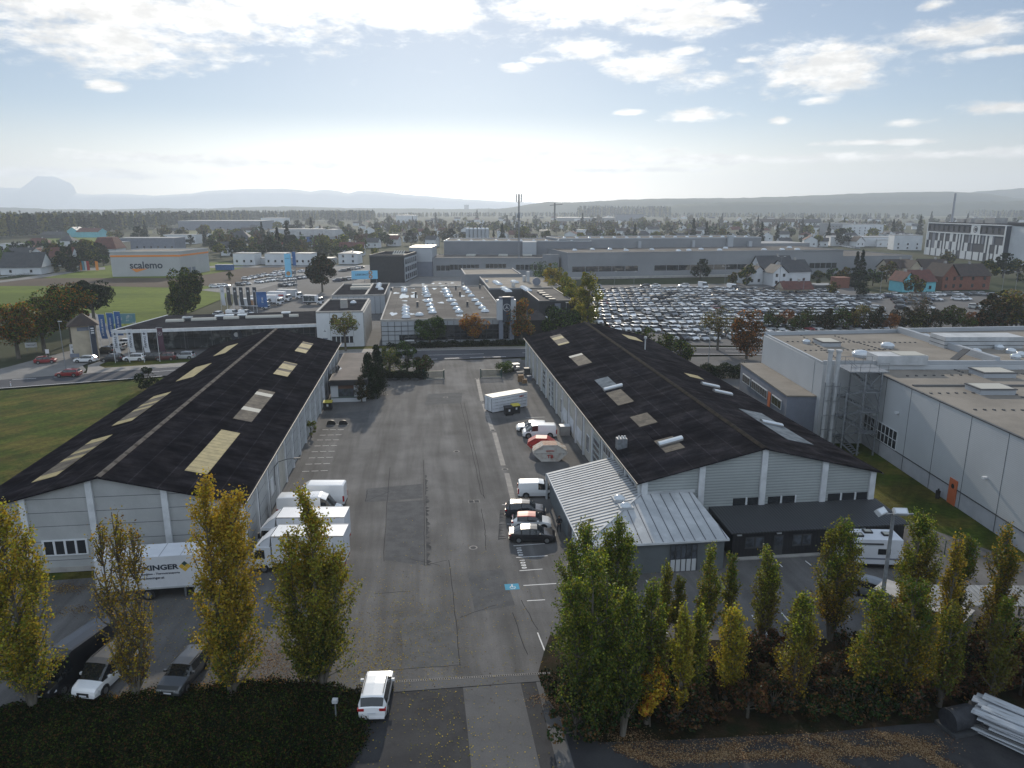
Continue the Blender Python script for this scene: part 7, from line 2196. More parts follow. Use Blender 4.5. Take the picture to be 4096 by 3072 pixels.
def leaves():
 """fallen leaves: scattered litter, uncountable"""
 rs = np.random.RandomState(31)
 P, C = [], []
 def strew(pts, n, cl, pal, spread=None, z=.012):
  A = np.array([at(*p) for p in pts])
  c = A[rs.randint(0, len(A), n)]
  q = c + rs.normal(size=(n, 2)) * np.array(spread)
  P.append(np.concatenate([q, np.full((n, 1), z) + rs.uniform(0, .01, (n, 1))], 1))
  C.append(palette(pal, n, rs) * cl)
 yl = ['ymid', 'gold', 'brown', 'yellow']
 dr = ['tan', 'tan', 'brown', 'rust']
 strew([(1500, 2650), (1400, 2600), (1420, 2560), (1480, 2620), (1430, 2680), (1470, 2740)], 1500, .9, yl, (1.3, 2.0))
 strew([(1600, 2500), (1500, 2450), (1700, 2550), (1650, 2620), (1560, 2400)], 1600, .9, yl, (2.6, 3.4))
 strew([(1700, 2300), (1900, 2400), (1950, 2600), (1750, 2200), (1900, 2700)], 1100, .85, yl, (4, 5))
 strew([(1040, 2620), (1080, 2660), (1100, 2600), (1120, 2690)], 2600, 1.0, dr, (1.0, 1.2))
 strew([(700, 2500), (600, 2600), (880, 2650), (500, 2480)], 900, .9, yl, (2, 3))
 strew([(250, 2355), (320, 2352), (300, 2440), (200, 2350)], 1300, .8, ['rust', 'brown', 'gold'], (1.0, .5))
 strew([(700, 2765), (600, 2785), (820, 2752), (900, 2745), (1000, 2738), (1100, 2732), (500, 2792)], 3200, .9, ['orange', 'gold', 'brown'], (1.0, .35), .05)
 strew([(1650, 2850), (1800, 2950), (2000, 2900), (1700, 3000), (1950, 3040)], 420, 1.1, ['ymid', 'olive', 'yellow'], (2.2, 2.2))
 # drift along the thicket and streaks on the bottom right asphalt
 for t in np.linspace(0, 1, 26):
  px = 2200 + t * 1500
  py = 2790 + 240 * min(1, t * 3.2) - 60 * max(0, t - .4)
  strew([(px, py)], 420, 1.0, dr, (.9, .25))
 strew([(2700, 2990), (2900, 2975), (3100, 2960), (3300, 2950), (3500, 2950), (3650, 2960)], 2600, 1.0, dr, (1.3, .28))
 for a, b, n in [((3160, 2960), (3380, 3072), 1500), ((3270, 2950), (3560, 3030), 1500), ((3600, 2950), (3800, 3072), 2600), ((3500, 2930), (3720, 2990), 1200), ((2480, 2990), (2650, 3060), 1700), ((2850, 3020), (2960, 2980), 600), ((3250, 3040), (3420, 3090), 700)]:
  for t in np.linspace(0, 1, 8):
   strew([(a[0] + (b[0] - a[0]) * t, a[1] + (b[1] - a[1]) * t)], n // 8, 1.0, dr, (.30, .16))
 P, C = np.concatenate(P), np.concatenate(C)
 tag(obj_from(leaf_mesh('fallen_leaves', P, .085, C, [mat('dry_leaf', (1, 1, 1), rough=.9, attr=True, spec=.1)], seed=3, nrm_up=2.5), 'fallen_leaves'), 'yellow and brown fallen leaves strewn over the asphalt', 'leaves', None, 'stuff')
shrubs()
leaves()
def mid_trees():
 D = ['dgreen', 'green', 'black', 'dgreen']
 A = ['orange', 'olive', 'brown', 'green']
 B = ['dgreen', 'olive', 'brown', 'green']
 split_tree('rust tinged broad tree at the far left edge', 75, 1435, 101, 6.3, 12.0, 9000, ['brown', 'olive', 'orange', 'green', 'dgreen'], nclump=34, size=.42)
 split_tree('dark broad tree second from the left road side', 178, 1405, 102, 6.4, 12.0, 9000, B, nclump=34, size=.42)
 split_tree('broad tree with orange crown side behind the stone tower', 290, 1370, 103, 7.2, 14.0, 11000, ['dgreen', 'olive', 'orange', 'green', 'dgreen'], nclump=40, size=.45)
 split_tree('big near black tree against the bright green field', 378, 1290, 104, 6.8, 11.8, 9000, ['black', 'dgreen', 'black'], nclump=40, size=.5)
 split_tree('tall dark weeping tree left of the lorries', 742, 1258, 105, 6.4, 13.6, 12000, ['dgreen', 'green', 'black', 'olive'], nclump=24, size=.5, trunk_h=.06, droop=True)
 split_tree('large dark conifer behind the lorries', 1290, 1168, 106, 5.6, 14.2, 10000, ['black', 'dgreen', 'black', 'brown'], nclump=50, size=.6, trunk_h=.1)
 split_tree('small sparse tree in front of the white office block', 1383, 1405, 107, 3.5, 9.2, 2800, ['olive', 'brown', 'green'], nclump=26, size=.28, trunk_h=.38)
 split_tree('round green tree in front of the service hall', 1720, 1385, 108, 4.0, 7.6, 5200, ['dgreen', 'green', 'dgreen'], nclump=26, size=.32, trunk_h=.2)
 split_tree('orange autumn tree in front of the service hall', 1893, 1382, 109, 3.3, 7.6, 4600, ['orange', 'gold', 'rust', 'orange'], nclump=24, size=.3, trunk_h=.25)
 split_tree('tall autumn tree beside the star tower', 2085, 1375, 110, 4.1, 12.0, 6500, ['brown', 'olive', 'dgreen', 'orange'], nclump=34, size=.36, trunk_h=.12)
 split_tree('dark tree behind the right warehouse gable end', 2250, 1362, 111, 5.4, 9.0, 6500, D, nclump=34, size=.4, trunk_h=.1)
 split_tree('tall slim yellowing poplar beside the stock cars', 2350, 1350, 112, 3.4, 17.5, 9000, ['olive', 'ymid', 'green', 'olive'], nclump=60, size=.34, trunk_h=.03)
 for k, (px, py, r, h, pal, lab) in enumerate([(2185, 1180, 6, 13, ['green', 'dgreen'], 'green tree at the far end of the yellow poplar screen'), (2205, 1205, 3.6, 14, ['ymid', 'gold', 'olive'], 'golden poplar, farthest of the screen beside the service hall'), (2235, 1225, 3.4, 13, ['ymid', 'olive', 'olive'], 'second poplar of the screen beside the service hall'),
            (2265, 1250, 3.4, 13, ['olive', 'ymid', 'green'], 'third poplar of the screen beside the service hall'), (2290, 1280, 3.2, 12.5, ['olive', 'ymid', 'green'], 'fourth poplar of the screen beside the service hall'), (2315, 1310, 3.0, 12.5, ['olive', 'ymid', 'brown'], 'nearest poplar of the screen beside the service hall')]):
  split_tree(lab, px, py, 120 + k, r, h, 5000, pal, nclump=36, size=.42, trunk_h=.03)
 split_tree('airy bare tree in front of the stock cars', 2870, 1400, 130, 4.2, 11.5, 2600, ['brown', 'dgreen', 'olive'], nclump=30, size=.28, trunk_h=.2)
 split_tree('dark red brown tree beside the grey industrial building', 2985, 1435, 131, 4.4, 11.0, 7500, ['rust', 'brown', 'dgreen', 'orange'], nclump=34, size=.34, trunk_h=.08)
 for k, (px, py, r, h) in enumerate([(2590, 1420, 3.2, 6.5), (2655, 1440, 3.4, 6), (2720, 1455, 3.0, 5.5)]):
  split_tree(('left', 'middle', 'right')[k] + ' one of three dark bushy trees behind the right warehouse roof', px, py, 135 + k, r, h, 4200, ['dgreen', 'olive', 'black', 'green'], nclump=22, size=.32, trunk_h=.03)
 # cypresses and shrubs by the gate
 for k, (px, py, r, h, pal, lab) in enumerate([(1478, 1592, 1.6, 7.6, ['black', 'dgreen'], 'tall black green cypress left of the gate shrubs'), (1512, 1580, 1.5, 8.6, ['black', 'dgreen'], 'tallest cypress beside the flat roofed office')]):
  split_tree(lab, px, py, 140 + k, r, h, 9000, pal, name='cypress', nclump=100, size=.20, trunk_h=.0, cone=True)
 split_tree('dark shrub leaning over the office front', 1447, 1608, 143, 1.7, 4.6, 3600, ['black', 'dgreen', 'brown'], nclump=20, size=.18, trunk_h=.03)
 for k, (px, py, r, h, pal, lab) in enumerate([(1560, 1495, 2.6, 6.0, ['green', 'olive', 'dgreen'], 'round shrub with yellow tint nearest the cypress'), (1630, 1495, 2.9, 6.6, ['dgreen', 'green', 'black'], 'biggest green shrub left of the green gate'), (1690, 1498, 2.2, 4.0, ['dgreen', 'green', 'rust'], 'low shrub beside the green gate')]):
  split_tree(lab, px, py, 145 + k, r, h, 5200, pal, name='shrub', nclump=24, size=.22, trunk_h=.0)
 split_tree('low hedge bush right of the yard gate', 2030, 1490, 149, 2.6, 2.0, 2600, ['green', 'dgreen'], name='shrub', nclump=16, size=.2, trunk_h=.0)
 split_tree('small green weed bush growing at the left warehouse wall', 1245, 1750, 150, .9, 3.0, 1300, ['green', 'olive'], name='shrub', nclump=14, size=.13, trunk_h=.0)
 split_tree('small dark pine at the left warehouse eave', 590, 1560, 151, 2.1, 4.4, 2200, ['black', 'dgreen'], nclump=18, size=.25, trunk_h=.0)
 # clipped hedges along the road as masses of leaves
 rs = np.random.RandomState(44)
 def hedge(pts, w, h, n, lab, pal=('black', 'dgreen', 'dgreen')):
  A = np.array([at(*p) for p in pts])
  seg = rs.randint(0, len(A) - 1, n)
  t = rs.uniform(0, 1, (n, 1))
  q = A[seg] * (1 - t) + A[seg + 1] * t
  q += rs.uniform(-w / 2, w / 2, (n, 2))
  z = rs.uniform(0, 1, (n, 1)) ** .6 * h * (1 + .15 * np.sin(q[:, :1] * 1.7))
  P = np.concatenate([q, z], 1)
  tag(obj_from(leaf_mesh('hedge', P, .28, palette(list(pal), n, rs) * .8, [LEAF], seed=4), 'hedge'), lab, 'hedge')
 hedge([(1560, 1397), (1800, 1388), (2100, 1380)], 2.0, 1.3, 9000, 'dark clipped hedge between main road and service hall')
 hedge([(1530, 1518), (1600, 1518), (1700, 1516)], 1.6, 1.6, 5000, 'low dark hedge under the gate shrubs')
 hedge([(2780, 1512), (2900, 1510), (3050, 1508)], 3.0, 2.4, 9000, 'dark hedge below the main road behind the right warehouse')
 # tree belt in front of the right car park
 r = random.Random(8)
 ms = [round_crown(160 + k, 4.2, 9.0, 3200, p, nclump=24, size=.42, trunk_h=.08) for k, p in enumerate([['dgreen', 'black', 'olive'], ['dgreen', 'brown', 'green'], ['olive', 'brown', 'dgreen'], ['rust', 'orange', 'brown'], ['black', 'dgreen', 'brown']])]
 spots = [3090, 3140, 3190, 3240, 3300, 3350, 3400, 3450, 3505, 3560, 3600, 3660, 3700, 3760, 3810, 3860, 3890, 3930, 3975, 4020, 4060, 4110]
 names = ['deep green', 'green brown', 'olive', 'rusty', 'near black']
 for k, px in enumerate(spots):
  i = r.choice((0, 1, 2, 4, 1)) if px not in (3140, 3560, 3890) else 3
  s = r.uniform(.62, .9)
  if px in (4020, 4060, 3975): s = 1.25
  if i == 3: s = .62
  X, Y = at(px, 1322 + r.uniform(-8, 14))
  tree('%s tree, number %d from the left in the belt behind the grey roofs' % (names[i], k + 1), X, Y, ms[i], s, group='tree belt behind the grey building')
 split_tree('bare twiggy tree above the tree belt', 3655, 1330, 170, 4.0, 12.5, 1500, ['brown', 'brown', 'dgreen'], nclump=34, size=.22, trunk_h=.2)
mid_trees()
# ------------------------------------------------------------------ things standing in the yard
def gate(px, py, w, label):
 X, Y = at(px, py)
 t = thing('sliding_gate', label, 'gate', (X, Y, 0), TH)
 MB().box(0, w, -.04, .04, .15, .25).box(0, w, -.04, .04, 1.5, 1.6).box(0, .1, -.04, .04, .25, 1.5).box(w - .1, w, -.04, .04, .25, 1.5).build('gate_frame', M['green'], t)
 n = int(w / .17)
 for k in range(1, n):
  MB().box(w * k / n - .04, w * k / n + .04, -.02, .02, .25, 1.5).build('bar', M['green'], t)
 for x in (-.15, w + .05):
  MB().box(x - .08, x + .08, -.1, .1, 0, 1.9).build('gate_post', M['green'], t)
 MB().box(0, w, -.15, .15, 0, .12).build('track', M['concrete'], t)
gate(1698, 1518, 3.7, 'green bar gate, left half at the yard entrance')
gate(1925, 1512, 3.9, 'green bar gate, right half at the yard entrance')
def container():
 A, B = Vector(at(1962, 1655)), Vector(at(2048, 1668))
 a = R(62)
 t = thing('roll_container', 'white ribbed roll-off container standing beside the black bins', 'container', (*at(2025, 1635), 0), R(28) + TH)
 L, W, H = 6.8, 2.3, 2.55
 b = MB().box(-L / 2, L / 2, -W / 2, W / 2, .2, H).build('body', M['boxw'], t)
 MB().hull([(-L / 2 - .03, -W / 2 - .03), (L / 2 + .03, -W / 2 - .03), (L / 2 + .03, W / 2 + .03), (-L / 2 - .03, W / 2 + .03)], H, H + .1).build('lid', mat('pale_lid', (.52, .5, .46), (.42, .40, .36), rough=.6, scale=1.0, fine=.1), t)
 for k in range(9):
  x = -L / 2 + .35 + k * .78
  for s in (-1, 1):
   MB().box(x - .06, x + .06, s * W / 2 - .06, s * W / 2 + .06, .2, H).build('rib', M['boxw'], t)
 for z in (.7, 1.2, 1.7, 2.2):
  for s in (-1, 1):
   MB().box(-L / 2 + .1, L / 2 - .1, s * (W / 2 + .04) - .02, s * (W / 2 + .04) + .02, z, z + .05).build('side_rail', M['steel'], t)
 d = MB().box(-L / 2 - .05, -L / 2 - .001, -.9, .1, .3, 2.4).box(-L / 2 - .05, -L / 2 - .001, .14, 1.1, .3, 2.4).build('end_doors', M['pilaster'], t)
 for y in (-.95, .12, 1.1):
  MB().cyl((-L / 2 - .09, y, .3), (-L / 2 - .09, y, 2.4), .03, 6).build('lock_rod', M['steel'], d)
 for y in (-.7, .7):
  MB().box(-L / 2, L / 2, y - .08, y + .08, .03, .199).build('skid', M['trim'], t)
 text_obj('lettering', 'OMETA', .28, M['redp'], t, (L / 2 - 1.2, -W / 2 - .07, 2.05), (R(90), 0, 0), .01)
 for k, (px, py, lid, lab) in enumerate(((2034, 1660, 'trim', 'black wheeled bin nearest the container end'), (2062, 1652, 'grp', 'black wheeled bin with yellow lid by the container'))):
  wheelie(px, py, lid, lab, R(20))
def wheelie(px, py, lid, lab, rz=0, s=1.15):
 t = thing('wheeled_bin', lab, 'bin', (*at(px, py), 0), rz)
 t.scale = (s, s, s)
 MB().hull([(-.55, -.4), (.55, -.4), (.55, .4), (-.55, .4)], .15, 1.1).build('tub', M['trim'], t)
 MB().hull([(-.6, -.45), (.6, -.45), (.6, .45), (-.6, .45)], 1.1, [1.16, 1.16, 1.3, 1.3]).build('lid', mat('yellow_lid', (.5, .42, .04), rough=.5) if lid == 'grp' else M['trim'], t)
 for x in (-.42, .42):
  MB().cyl((x - .04, -.3, .1), (x + .04, -.3, .1), .1, 10).build('castor', M['tyre'], t)
 MB().box(-.12, .12, -.42, -.401, .6, .9).build('sticker', M['frame'], t)
container()
wheelie(1313, 1640, 'grp', 'black bin with yellow lid beside the flat roofed office', R(5), 1.2)
def skip(px, py, col, label, text=None, rz=0.0):
 """cone shaped lidded skip with sloping sides"""
 t = thing('skip', label, 'skip', (*at(px, py), 0), rz)
 W = 1.55
 t.scale = (1.14 if text else .95,) * 3
 prof = [(-1.0, .08), (1.0, .08), (1.95, 1.05), (1.75, 1.30), (.75, 1.95), (-.75, 1.95), (-1.75, 1.30), (-1.95, 1.05)]
 mb = MB()
 n = len(prof)
 mb.v = [(p[0], -W / 2, p[1]) for p in prof] + [(p[0], W / 2, p[1]) for p in prof]
 mb.f = [tuple(range(n)), tuple(reversed(range(n, 2 * n)))] + [(k, k + n, (k + 1) % n + n, (k + 1) % n) for k in range(n)]
 mb.mi = [0] * len(mb.f)
 b = mb.build('hull', col, t)
 fr = MB()
 for y in (-W / 2 - .03, W / 2 + .03):
  for k in range(n):
   p, q = prof[k], prof[(k + 1) % n]
   fr.bar((p[0], y, p[1]), (q[0], y, q[1]), .07, .07)
  fr.bar((-1.9, y, 1.1), (1.9, y, 1.1), .07)
  fr.bar((-.62, y, 1.1), (-.62, y, 1.9), .06).bar((.62, y, 1.1), (.62, y, 1.9), .06)
 fr.build('frame_rib', col, t)
 rust = mat('rusty_pale_flap', (.42, .38, .33), (.26, .16, .10), rough=.8, scale=2.5, lo=.45, hi=.7)
 for s in (-1, 1):
  MB().bar((s * .8, 0, 1.98), (s * 1.9, 0, 1.32), W + .15, .05).build('flap', rust if 'red' not in label.split()[0] else col, t)
 MB().box(-.8, .8, -W / 2, W / 2, 1.951, 2.0).build('top_plate', mat('rusty_top', (.40, .26, .2), (.3, .16, .1), rough=.8, scale=3) if text else M['redp'], t)
 for s in (-1, 1):
  MB().cyl((s * 1.5, -W / 2 - .12, .95), (s * 1.5, W / 2 + .12, .95), .05, 8).build('lifting_pin', M['steel'], t)
 if text:
  text_obj('lettering', text, .55, M['redp'], t, (0, -W / 2 - .045, .62), (R(90), 0, 0), .015, 1.1)
  text_obj('small_lettering', 'MUNDERS', .2, M['redp'], t, (0, -W / 2 - .045, 1.3), (R(90), 0, 0), .004)
skw = mat('dirty_white_skip', (.50, .48, .45), (.34, .27, .22), rough=.75, scale=1.6, lo=.45, hi=.75)
skip(2198, 1838, skw, 'dirty white lidded skip with red TB letters', 'TB', R(2))
skip(2165, 1800, M['redp'], 'red lidded skip behind the white TB skip', None, R(-6))
def person():
 """man in dark clothes standing at the annex wall, hands together in front"""
 X, Y = at(2236, 2128)
 t = thing('person', 'person in dark jacket and trousers standing beside the annex wall', 'person', (X, Y, 0), R(175))
 J = dict(pel=(0, 0, .98), waist=(0, 0, 1.12), chest=(0, .02, 1.38), neck=(0, .01, 1.52), head0=(0, .03, 1.60), head1=(0, .04, 1.76),
   hl=(.10, 0, .93), kl=(.13, .03, .52), al=(.15, -.02, .10), tl=(.17, .14, .04), hr=(-.10, 0, .93), kr=(-.12, .04, .52), ar=(-.14, -.01, .10), tr=(-.16, .15, .04),
   sl=(.20, 0, 1.43), el=(.29, .02, 1.16), wl=(.12, .22, 1.02), sr=(-.20, 0, 1.43), er=(-.29, .02, 1.16), wr=(-.10, .22, 1.03))
 Rd = dict(pel=.155, waist=.145, chest=.165, neck=.062, head0=.085, head1=.085, hl=.10, kl=.068, al=.050, tl=.038, hr=.10, kr=.068, ar=.050, tr=.038, sl=.075, el=.052, wl=.034, sr=.075, er=.052, wr=.034)
 E = [('pel', 'waist'), ('waist', 'chest'), ('chest', 'neck'), ('neck', 'head0'), ('head0', 'head1'), ('pel', 'hl'), ('hl', 'kl'), ('kl', 'al'), ('al', 'tl'), ('pel', 'hr'), ('hr', 'kr'), ('kr', 'ar'), ('ar', 'tr'), ('chest', 'sl'), ('sl', 'el'), ('el', 'wl'), ('chest', 'sr'), ('sr', 'er'), ('er', 'wr')]
 for side, sx in (('l', 1), ('r', -1)):      # hands: palm and five fingers
  w = Vector(J['w' + side])
  J['p' + side] = tuple(w + Vector((-.045 * sx, .06, -.02)))
  Rd['p' + side] = .034
  E.append(('w' + side, 'p' + side))
  for f in range(5):
   a = Vector(J['p' + side]) + (Vector((-.03 * sx, .03 + .0, .02 - .013 * f)) if f else Vector((-.005 * sx, .02, .035)))
   b = a + (Vector((-.035 * sx, .012 - .002 * f, -.012)) if f else Vector((-.02 * sx, .02, .012)))
   for nm, v, r in (('f%s%da' % (side, f), a, .010), ('f%s%db' % (side, f), b, .008)):
    J[nm] = tuple(v)
    Rd[nm] = r
   E += [('p' + side, 'f%s%da' % (side, f)), ('f%s%da' % (side, f), 'f%s%db' % (side, f))]
 keys = list(J)
 me = bpy.data.meshes.new('person_body')
 me.from_pydata([J[k] for k in keys], [(keys.index(a), keys.index(b)) for a, b in E], [])
 o = bpy.data.objects.new('body', me)
 COL.objects.link(o)
 sk = o.modifiers.new('skin', 'SKIN')
 for k, sv in zip(keys, me.skin_vertices[0].data):
  sv.radius = (Rd[k], Rd[k] * (.8 if k in ('pel', 'waist', 'chest') else 1))
  sv.use_root = (k == 'pel')
 ss = o.modifiers.new('sub', 'SUBSURF')
 ss.levels = ss.render_levels = 2
 dg = bpy.context.evaluated_depsgraph_get()
 m2 = bpy.data.meshes.new_from_object(o.evaluated_get(dg))
 bpy.data.objects.remove(o)
 skin = mat('skin', (.40, .24, .17), rough=.6)
 jac = mat('dark_jacket', (.018, .020, .024), (.026, .028, .032), rough=.9, scale=6)
 tro = mat('dark_trousers', (.020, .022, .03), rough=.9)
 for m in (skin, jac, tro, M['trim']): m2.materials.append(m)
 for p in m2.polygons:
  c = p.center
  p.material_index = 0 if c.z > 1.53 or (c.y > .20 and .95 < c.z < 1.12 and abs(c.x) < .12) else (1 if c.z > .93 else (2 if c.z > .12 else 3))
  p.use_smooth = True
 b = obj_from(m2, 'body', t)
 # hair, ears, nose, eyes
 h = MB().dome(0, .025, 1.72, .098, .108, .11, 12, 4)
 h.build('hair', mat('dark_hair', (.03, .022, .018), rough=.9), t, 60)
 MB().cyl((0, .12, 1.70), (0, .145, 1.67), .014, 6, .018).build('nose', skin, t)
 for s in (-1, 1):
  MB().cyl((s * .088, .03, 1.68), (s * .10, .03, 1.68), .025, 8).build('ear', skin, t)
  MB().cyl((s * .032, .118, 1.705), (s * .032, .124, 1.705), .010, 6).build('eye', M['trim'], t)
 MB().box(-.025, .025, .115, .122, 1.625, 1.633).build('mouth', M['redp'], t)
person()
def lamp_post(name, label, px, py, h, arm=0.0, heads=1, r=.09, group=None, rz=0.0, col='steel'):
 t = thing(name, label, 'lamp', (*at(px, py), 0), rz, group)
 MB().cyl((0, 0, 0), (0, 0, h), r, 8, r * .6).build('pole', M[col], t, 60)
 if heads == 1:
  if arm: MB().bar((0, 0, h), (arm, 0, h + .15), .06).build('arm', M[col], t)
  MB().box(arm - .15, arm + .55, -.16, .16, h + .08, h + .22).build('lamp_head', M['zinc'], t)
 else:
  for s in (-1, 1):
   MB().bar((0, 0, h - .3), (s * arm, 0, h + .1), .06).build('arm', M[col], t)
   MB().box(s * arm - .35, s * arm + .35, -.16, .16, h + .05, h + .2).build('lamp_head', M['zinc'], t)
 return t
def floodlight():
 t = thing('floodlight_mast', 'tall grey floodlight pole with a switch box rising from the thicket', 'lamp', (23.9, 42.1, 0))
 MB().cyl((0, 0, 0), (0, 0, 13.3), .17, 10, .10).build('pole', M['steel'], t, 60)
 MB().bar((-1.1, 0, 13.35), (1.25, 0, 13.35), .09).build('cross_arm', M['steel'], t)
 for x, a in ((-.85, R(35)), (.35, R(-5))):
  f = MB().box(-.42, .42, -.12, .12, -.22, .22)
  o = f.build('floodlight', M['zinc'], t)
  o.location, o.rotation_euler = (x, -.1, 13.55), (R(-50), 0, a)
  MB().box(-.34, .34, -.14, -.121, -.16, .16).build('lamp_glass', M['lampw'], o)
 MB().box(-.1, .55, -.3, .2, 1.6, 2.7).build('switch_box', mat('rusty_box', (.22, .14, .09), (.15, .10, .07), rough=.85, scale=3), t)
 MB().box(-.14, .6, -.34, .24, 2.7, 2.76).build('box_roof', M['zinc'], t)
floodlight()
lamp_post('street_lamp', 'street lamp between the red car and the stone tower', 263, 1475, 9.6, .0)
lamp_post('street_lamp', 'street lamp on the grass by the two red hedge signs', 330, 1432, 7.5, .3)
for k, (px, py, h) in enumerate([(2456, 1150, 6.5), (2535, 1150, 6.5)]):
 lamp_post('street_lamp', ('left', 'right')[k] + ' thin lamp at the back edge of the stock cars', px, py, h, .4, group='lamps behind the stock cars')
for lab, px, py, h in (('double arm lamp on the grass left of the white house', 2897, 1162, 9.5), ('double arm lamp below the maroon roof', 3210, 1192, 6.5), ('double arm lamp left of the turquoise house', 3518, 1190, 9.5), ('double arm lamp right of the brick house', 4004, 1185, 9.5), ('thin tall lamp behind the white house', 3112, 1195, 15), ('single lamp at the right edge street', 4060, 1165, 7.5)):
 lamp_post('car_park_lamp', lab, px, py, h, 1.2, 2)
lamp_post('street_lamp', 'lamp standing before the stock cars near the road', 2770, 1340, 7.5, .4)
lamp_post('street_lamp', 'lamp by the road hedge behind the right warehouse', 2832, 1475, 7.5, .3)
lamp_post('street_lamp', 'slim lamp rising behind the right warehouse gable', 2263, 1345, 8.5, .0)
lamp_post('street_lamp', 'slim lamp behind the service hall in front of the slate shed', 1640, 1138, 8.0, .0)
def wall_things():
 t = thing('wall_box', 'pale metal locker standing at the right warehouse wall', 'cabinet', (*at(2258, 1738), 0), TH)
 MB().box(-.7, .7, -.6, .6, 0, 1.35).build('body', M['concrete'], t)
 MB().box(-.75, .75, -.65, .65, 1.35, 1.42).build('lid', M['frame'], t)
 # goods by the far corner of the right hall
 wd, pl = M['wood'], M['concrete']
 t = thing('box_trailer', 'flat car trailer with pale bed by the right gate', 'trailer', (*at(2035, 1484), 0), R(70))
 MB().box(-1.8, 1.8, -.9, .9, .55, .7).build('bed', pl, t)
 for s in (-1, 1):
  w = MB().cyl((0, s * .95, .32), (0, s * 1.12, .32), .32, 12).build('wheel', M['tyre'], t)
  MB().box(-1.8, 1.8, s * .9 - .02, s * .9 + .02, .7, .95).build('side_rail', M['steel'], t)
 MB().bar((-1.8, 0, .6), (-3.0, 0, .5), .1).build('drawbar', M['steel'], t)
 t = thing('mesh_cage', 'grey mesh cage trailer beside the flat trailer', 'cage', (*at(2063, 1478), 0), R(15))
 for z in (.1, .6, 1.2): MB().box(-.7, .7, -.6, .6, z, z + .05).build('shelf', M['steel'], t)
 for x in (-.7, .7):
  for y in (-.6, .6): MB().bar((x, y, 0), (x, y, 1.5), .05).build('post', M['steel'], t)
 for k, (px, py, w, d, h, m, lab) in enumerate([(2080, 1496, 1.3, 1.0, .5, 'gutterc', 'flat pale pallet stack behind the crates'), (2083, 1525, 1.1, 1.0, 1.3, 'wood', 'tall brown crate stack nearest the yard'), (2098, 1532, .9, .8, .8, 'wood', 'lower brown crate right of the tall one'), (2108, 1500, 1.2, 1.0, 1.5, 'darkgrey', 'dark stacked crates against the warehouse corner'), (2117, 1520, .9, .9, .9, 'slate', 'grey bundle of cans beside the crates')]):
  t = thing('crate_stack', lab, 'crates', (*at(px, py), 0), TH)
  n = max(1, int(h / .28))
  for q in range(n):
   e = (q % 2) * .04
   MB().box(-w / 2 + e, w / 2 - e, -d / 2, d / 2, q * h / n, (q + 1) * h / n - .05).build('crate', M[m], t)
 # stone mason's samples left of the gate
 for k, (px, py, w, h, m, lab) in enumerate([(1560, 1512, .7, .9, 'pilaster', 'white tilted stone slab, leftmost sample'), (1578, 1518, .7, .5, 'pilaster', 'low white stone behind the second bench'), (1623, 1508, .5, .8, 'frame', 'small white stone on the middle bench'), (1656, 1502, .4, .9, 'frame', 'narrow white stone left of the two tall ones'), (1669, 1498, .6, 1.1, 'frame', 'tallest white stone at the gate'), (1687, 1502, .4, .9, 'frame', 'narrow white stone beside the gate post'),
           (1545, 1500, .3, .9, 'frame', 'thin white stone leaning by the cypress')]):
  t = thing('stone_sample', lab, 'stone', (*at(px, py), 0), TH + R(10 * (k % 3 - 1)))
  MB().hull([(-w / 2, -.12), (w / 2, -.12), (w / 2, .12), (-w / 2, .12)], .12, [h * .8, h, h, h * .8]).build('slab', M[m], t)
  MB().box(-w / 2 - .05, w / 2 + .05, -.16, .16, 0, .12).build('base', M['darkgrey'], t)
 for k, px in enumerate((1545, 1572, 1619, 1660)):
  t = thing('bench', 'dark low bench in front of the stones, ' + ('first', 'second', 'third', 'fourth')[k] + ' from the left', 'bench', (*at(px, 1524), 0), TH, 'low benches by the stones')
  MB().box(-.75, .75, -.22, .22, .36, .44).build('seat', M['darkgrey'], t)
  for x in (-.55, .55): MB().box(x - .06, x + .06, -.18, .18, 0, .36).build('leg', M['darkgrey'], t)
 for px, lab in ((1325, 'left black half round block at the head of the bays'), (1373, 'right black half round block at the head of the bays')):
  t = thing('rubber_block', lab, 'block', (*at(px, 1697), 0), TH, 'black blocks at the bay heads')
  MB().hull([(-.65, -.2), (.65, -.2), (.65, .2), (-.65, .2)], 0, .28).build('base', M['trim'], t)
  mb = MB()
  pts = [(.62 * math.cos(a), .62 * math.sin(a)) for a in [math.pi * k / 10 for k in range(11)]]
  mb.v = [(p[0], -.15, .28 + p[1] * .6) for p in pts] + [(p[0], .15, .28 + p[1] * .6) for p in pts]
  n = len(pts)
  mb.f = [tuple(range(n))[::-1], tuple(range(n, 2 * n))] + [(k, k + 1, k + n + 1, k + n) for k in range(n - 1)]
  mb.mi = [0] * len(mb.f)
  mb.build('arch', M['trim'], t)
 t = thing('garden_bench', 'dark bench beside the shrub at the office corner', 'bench', (*at(1505, 1590), 0), TH + R(80))
 MB().box(-.8, .8, -.25, .25, .4, .48).build('seat', M['darkgrey'], t)
 MB().box(-.8, .8, .2, .27, .48, .95).build('backrest', M['darkgrey'], t)
 for x in (-.65, .65): MB().box(x - .05, x + .05, -.2, .2, 0, .4).build('leg', M['darkgrey'], t)
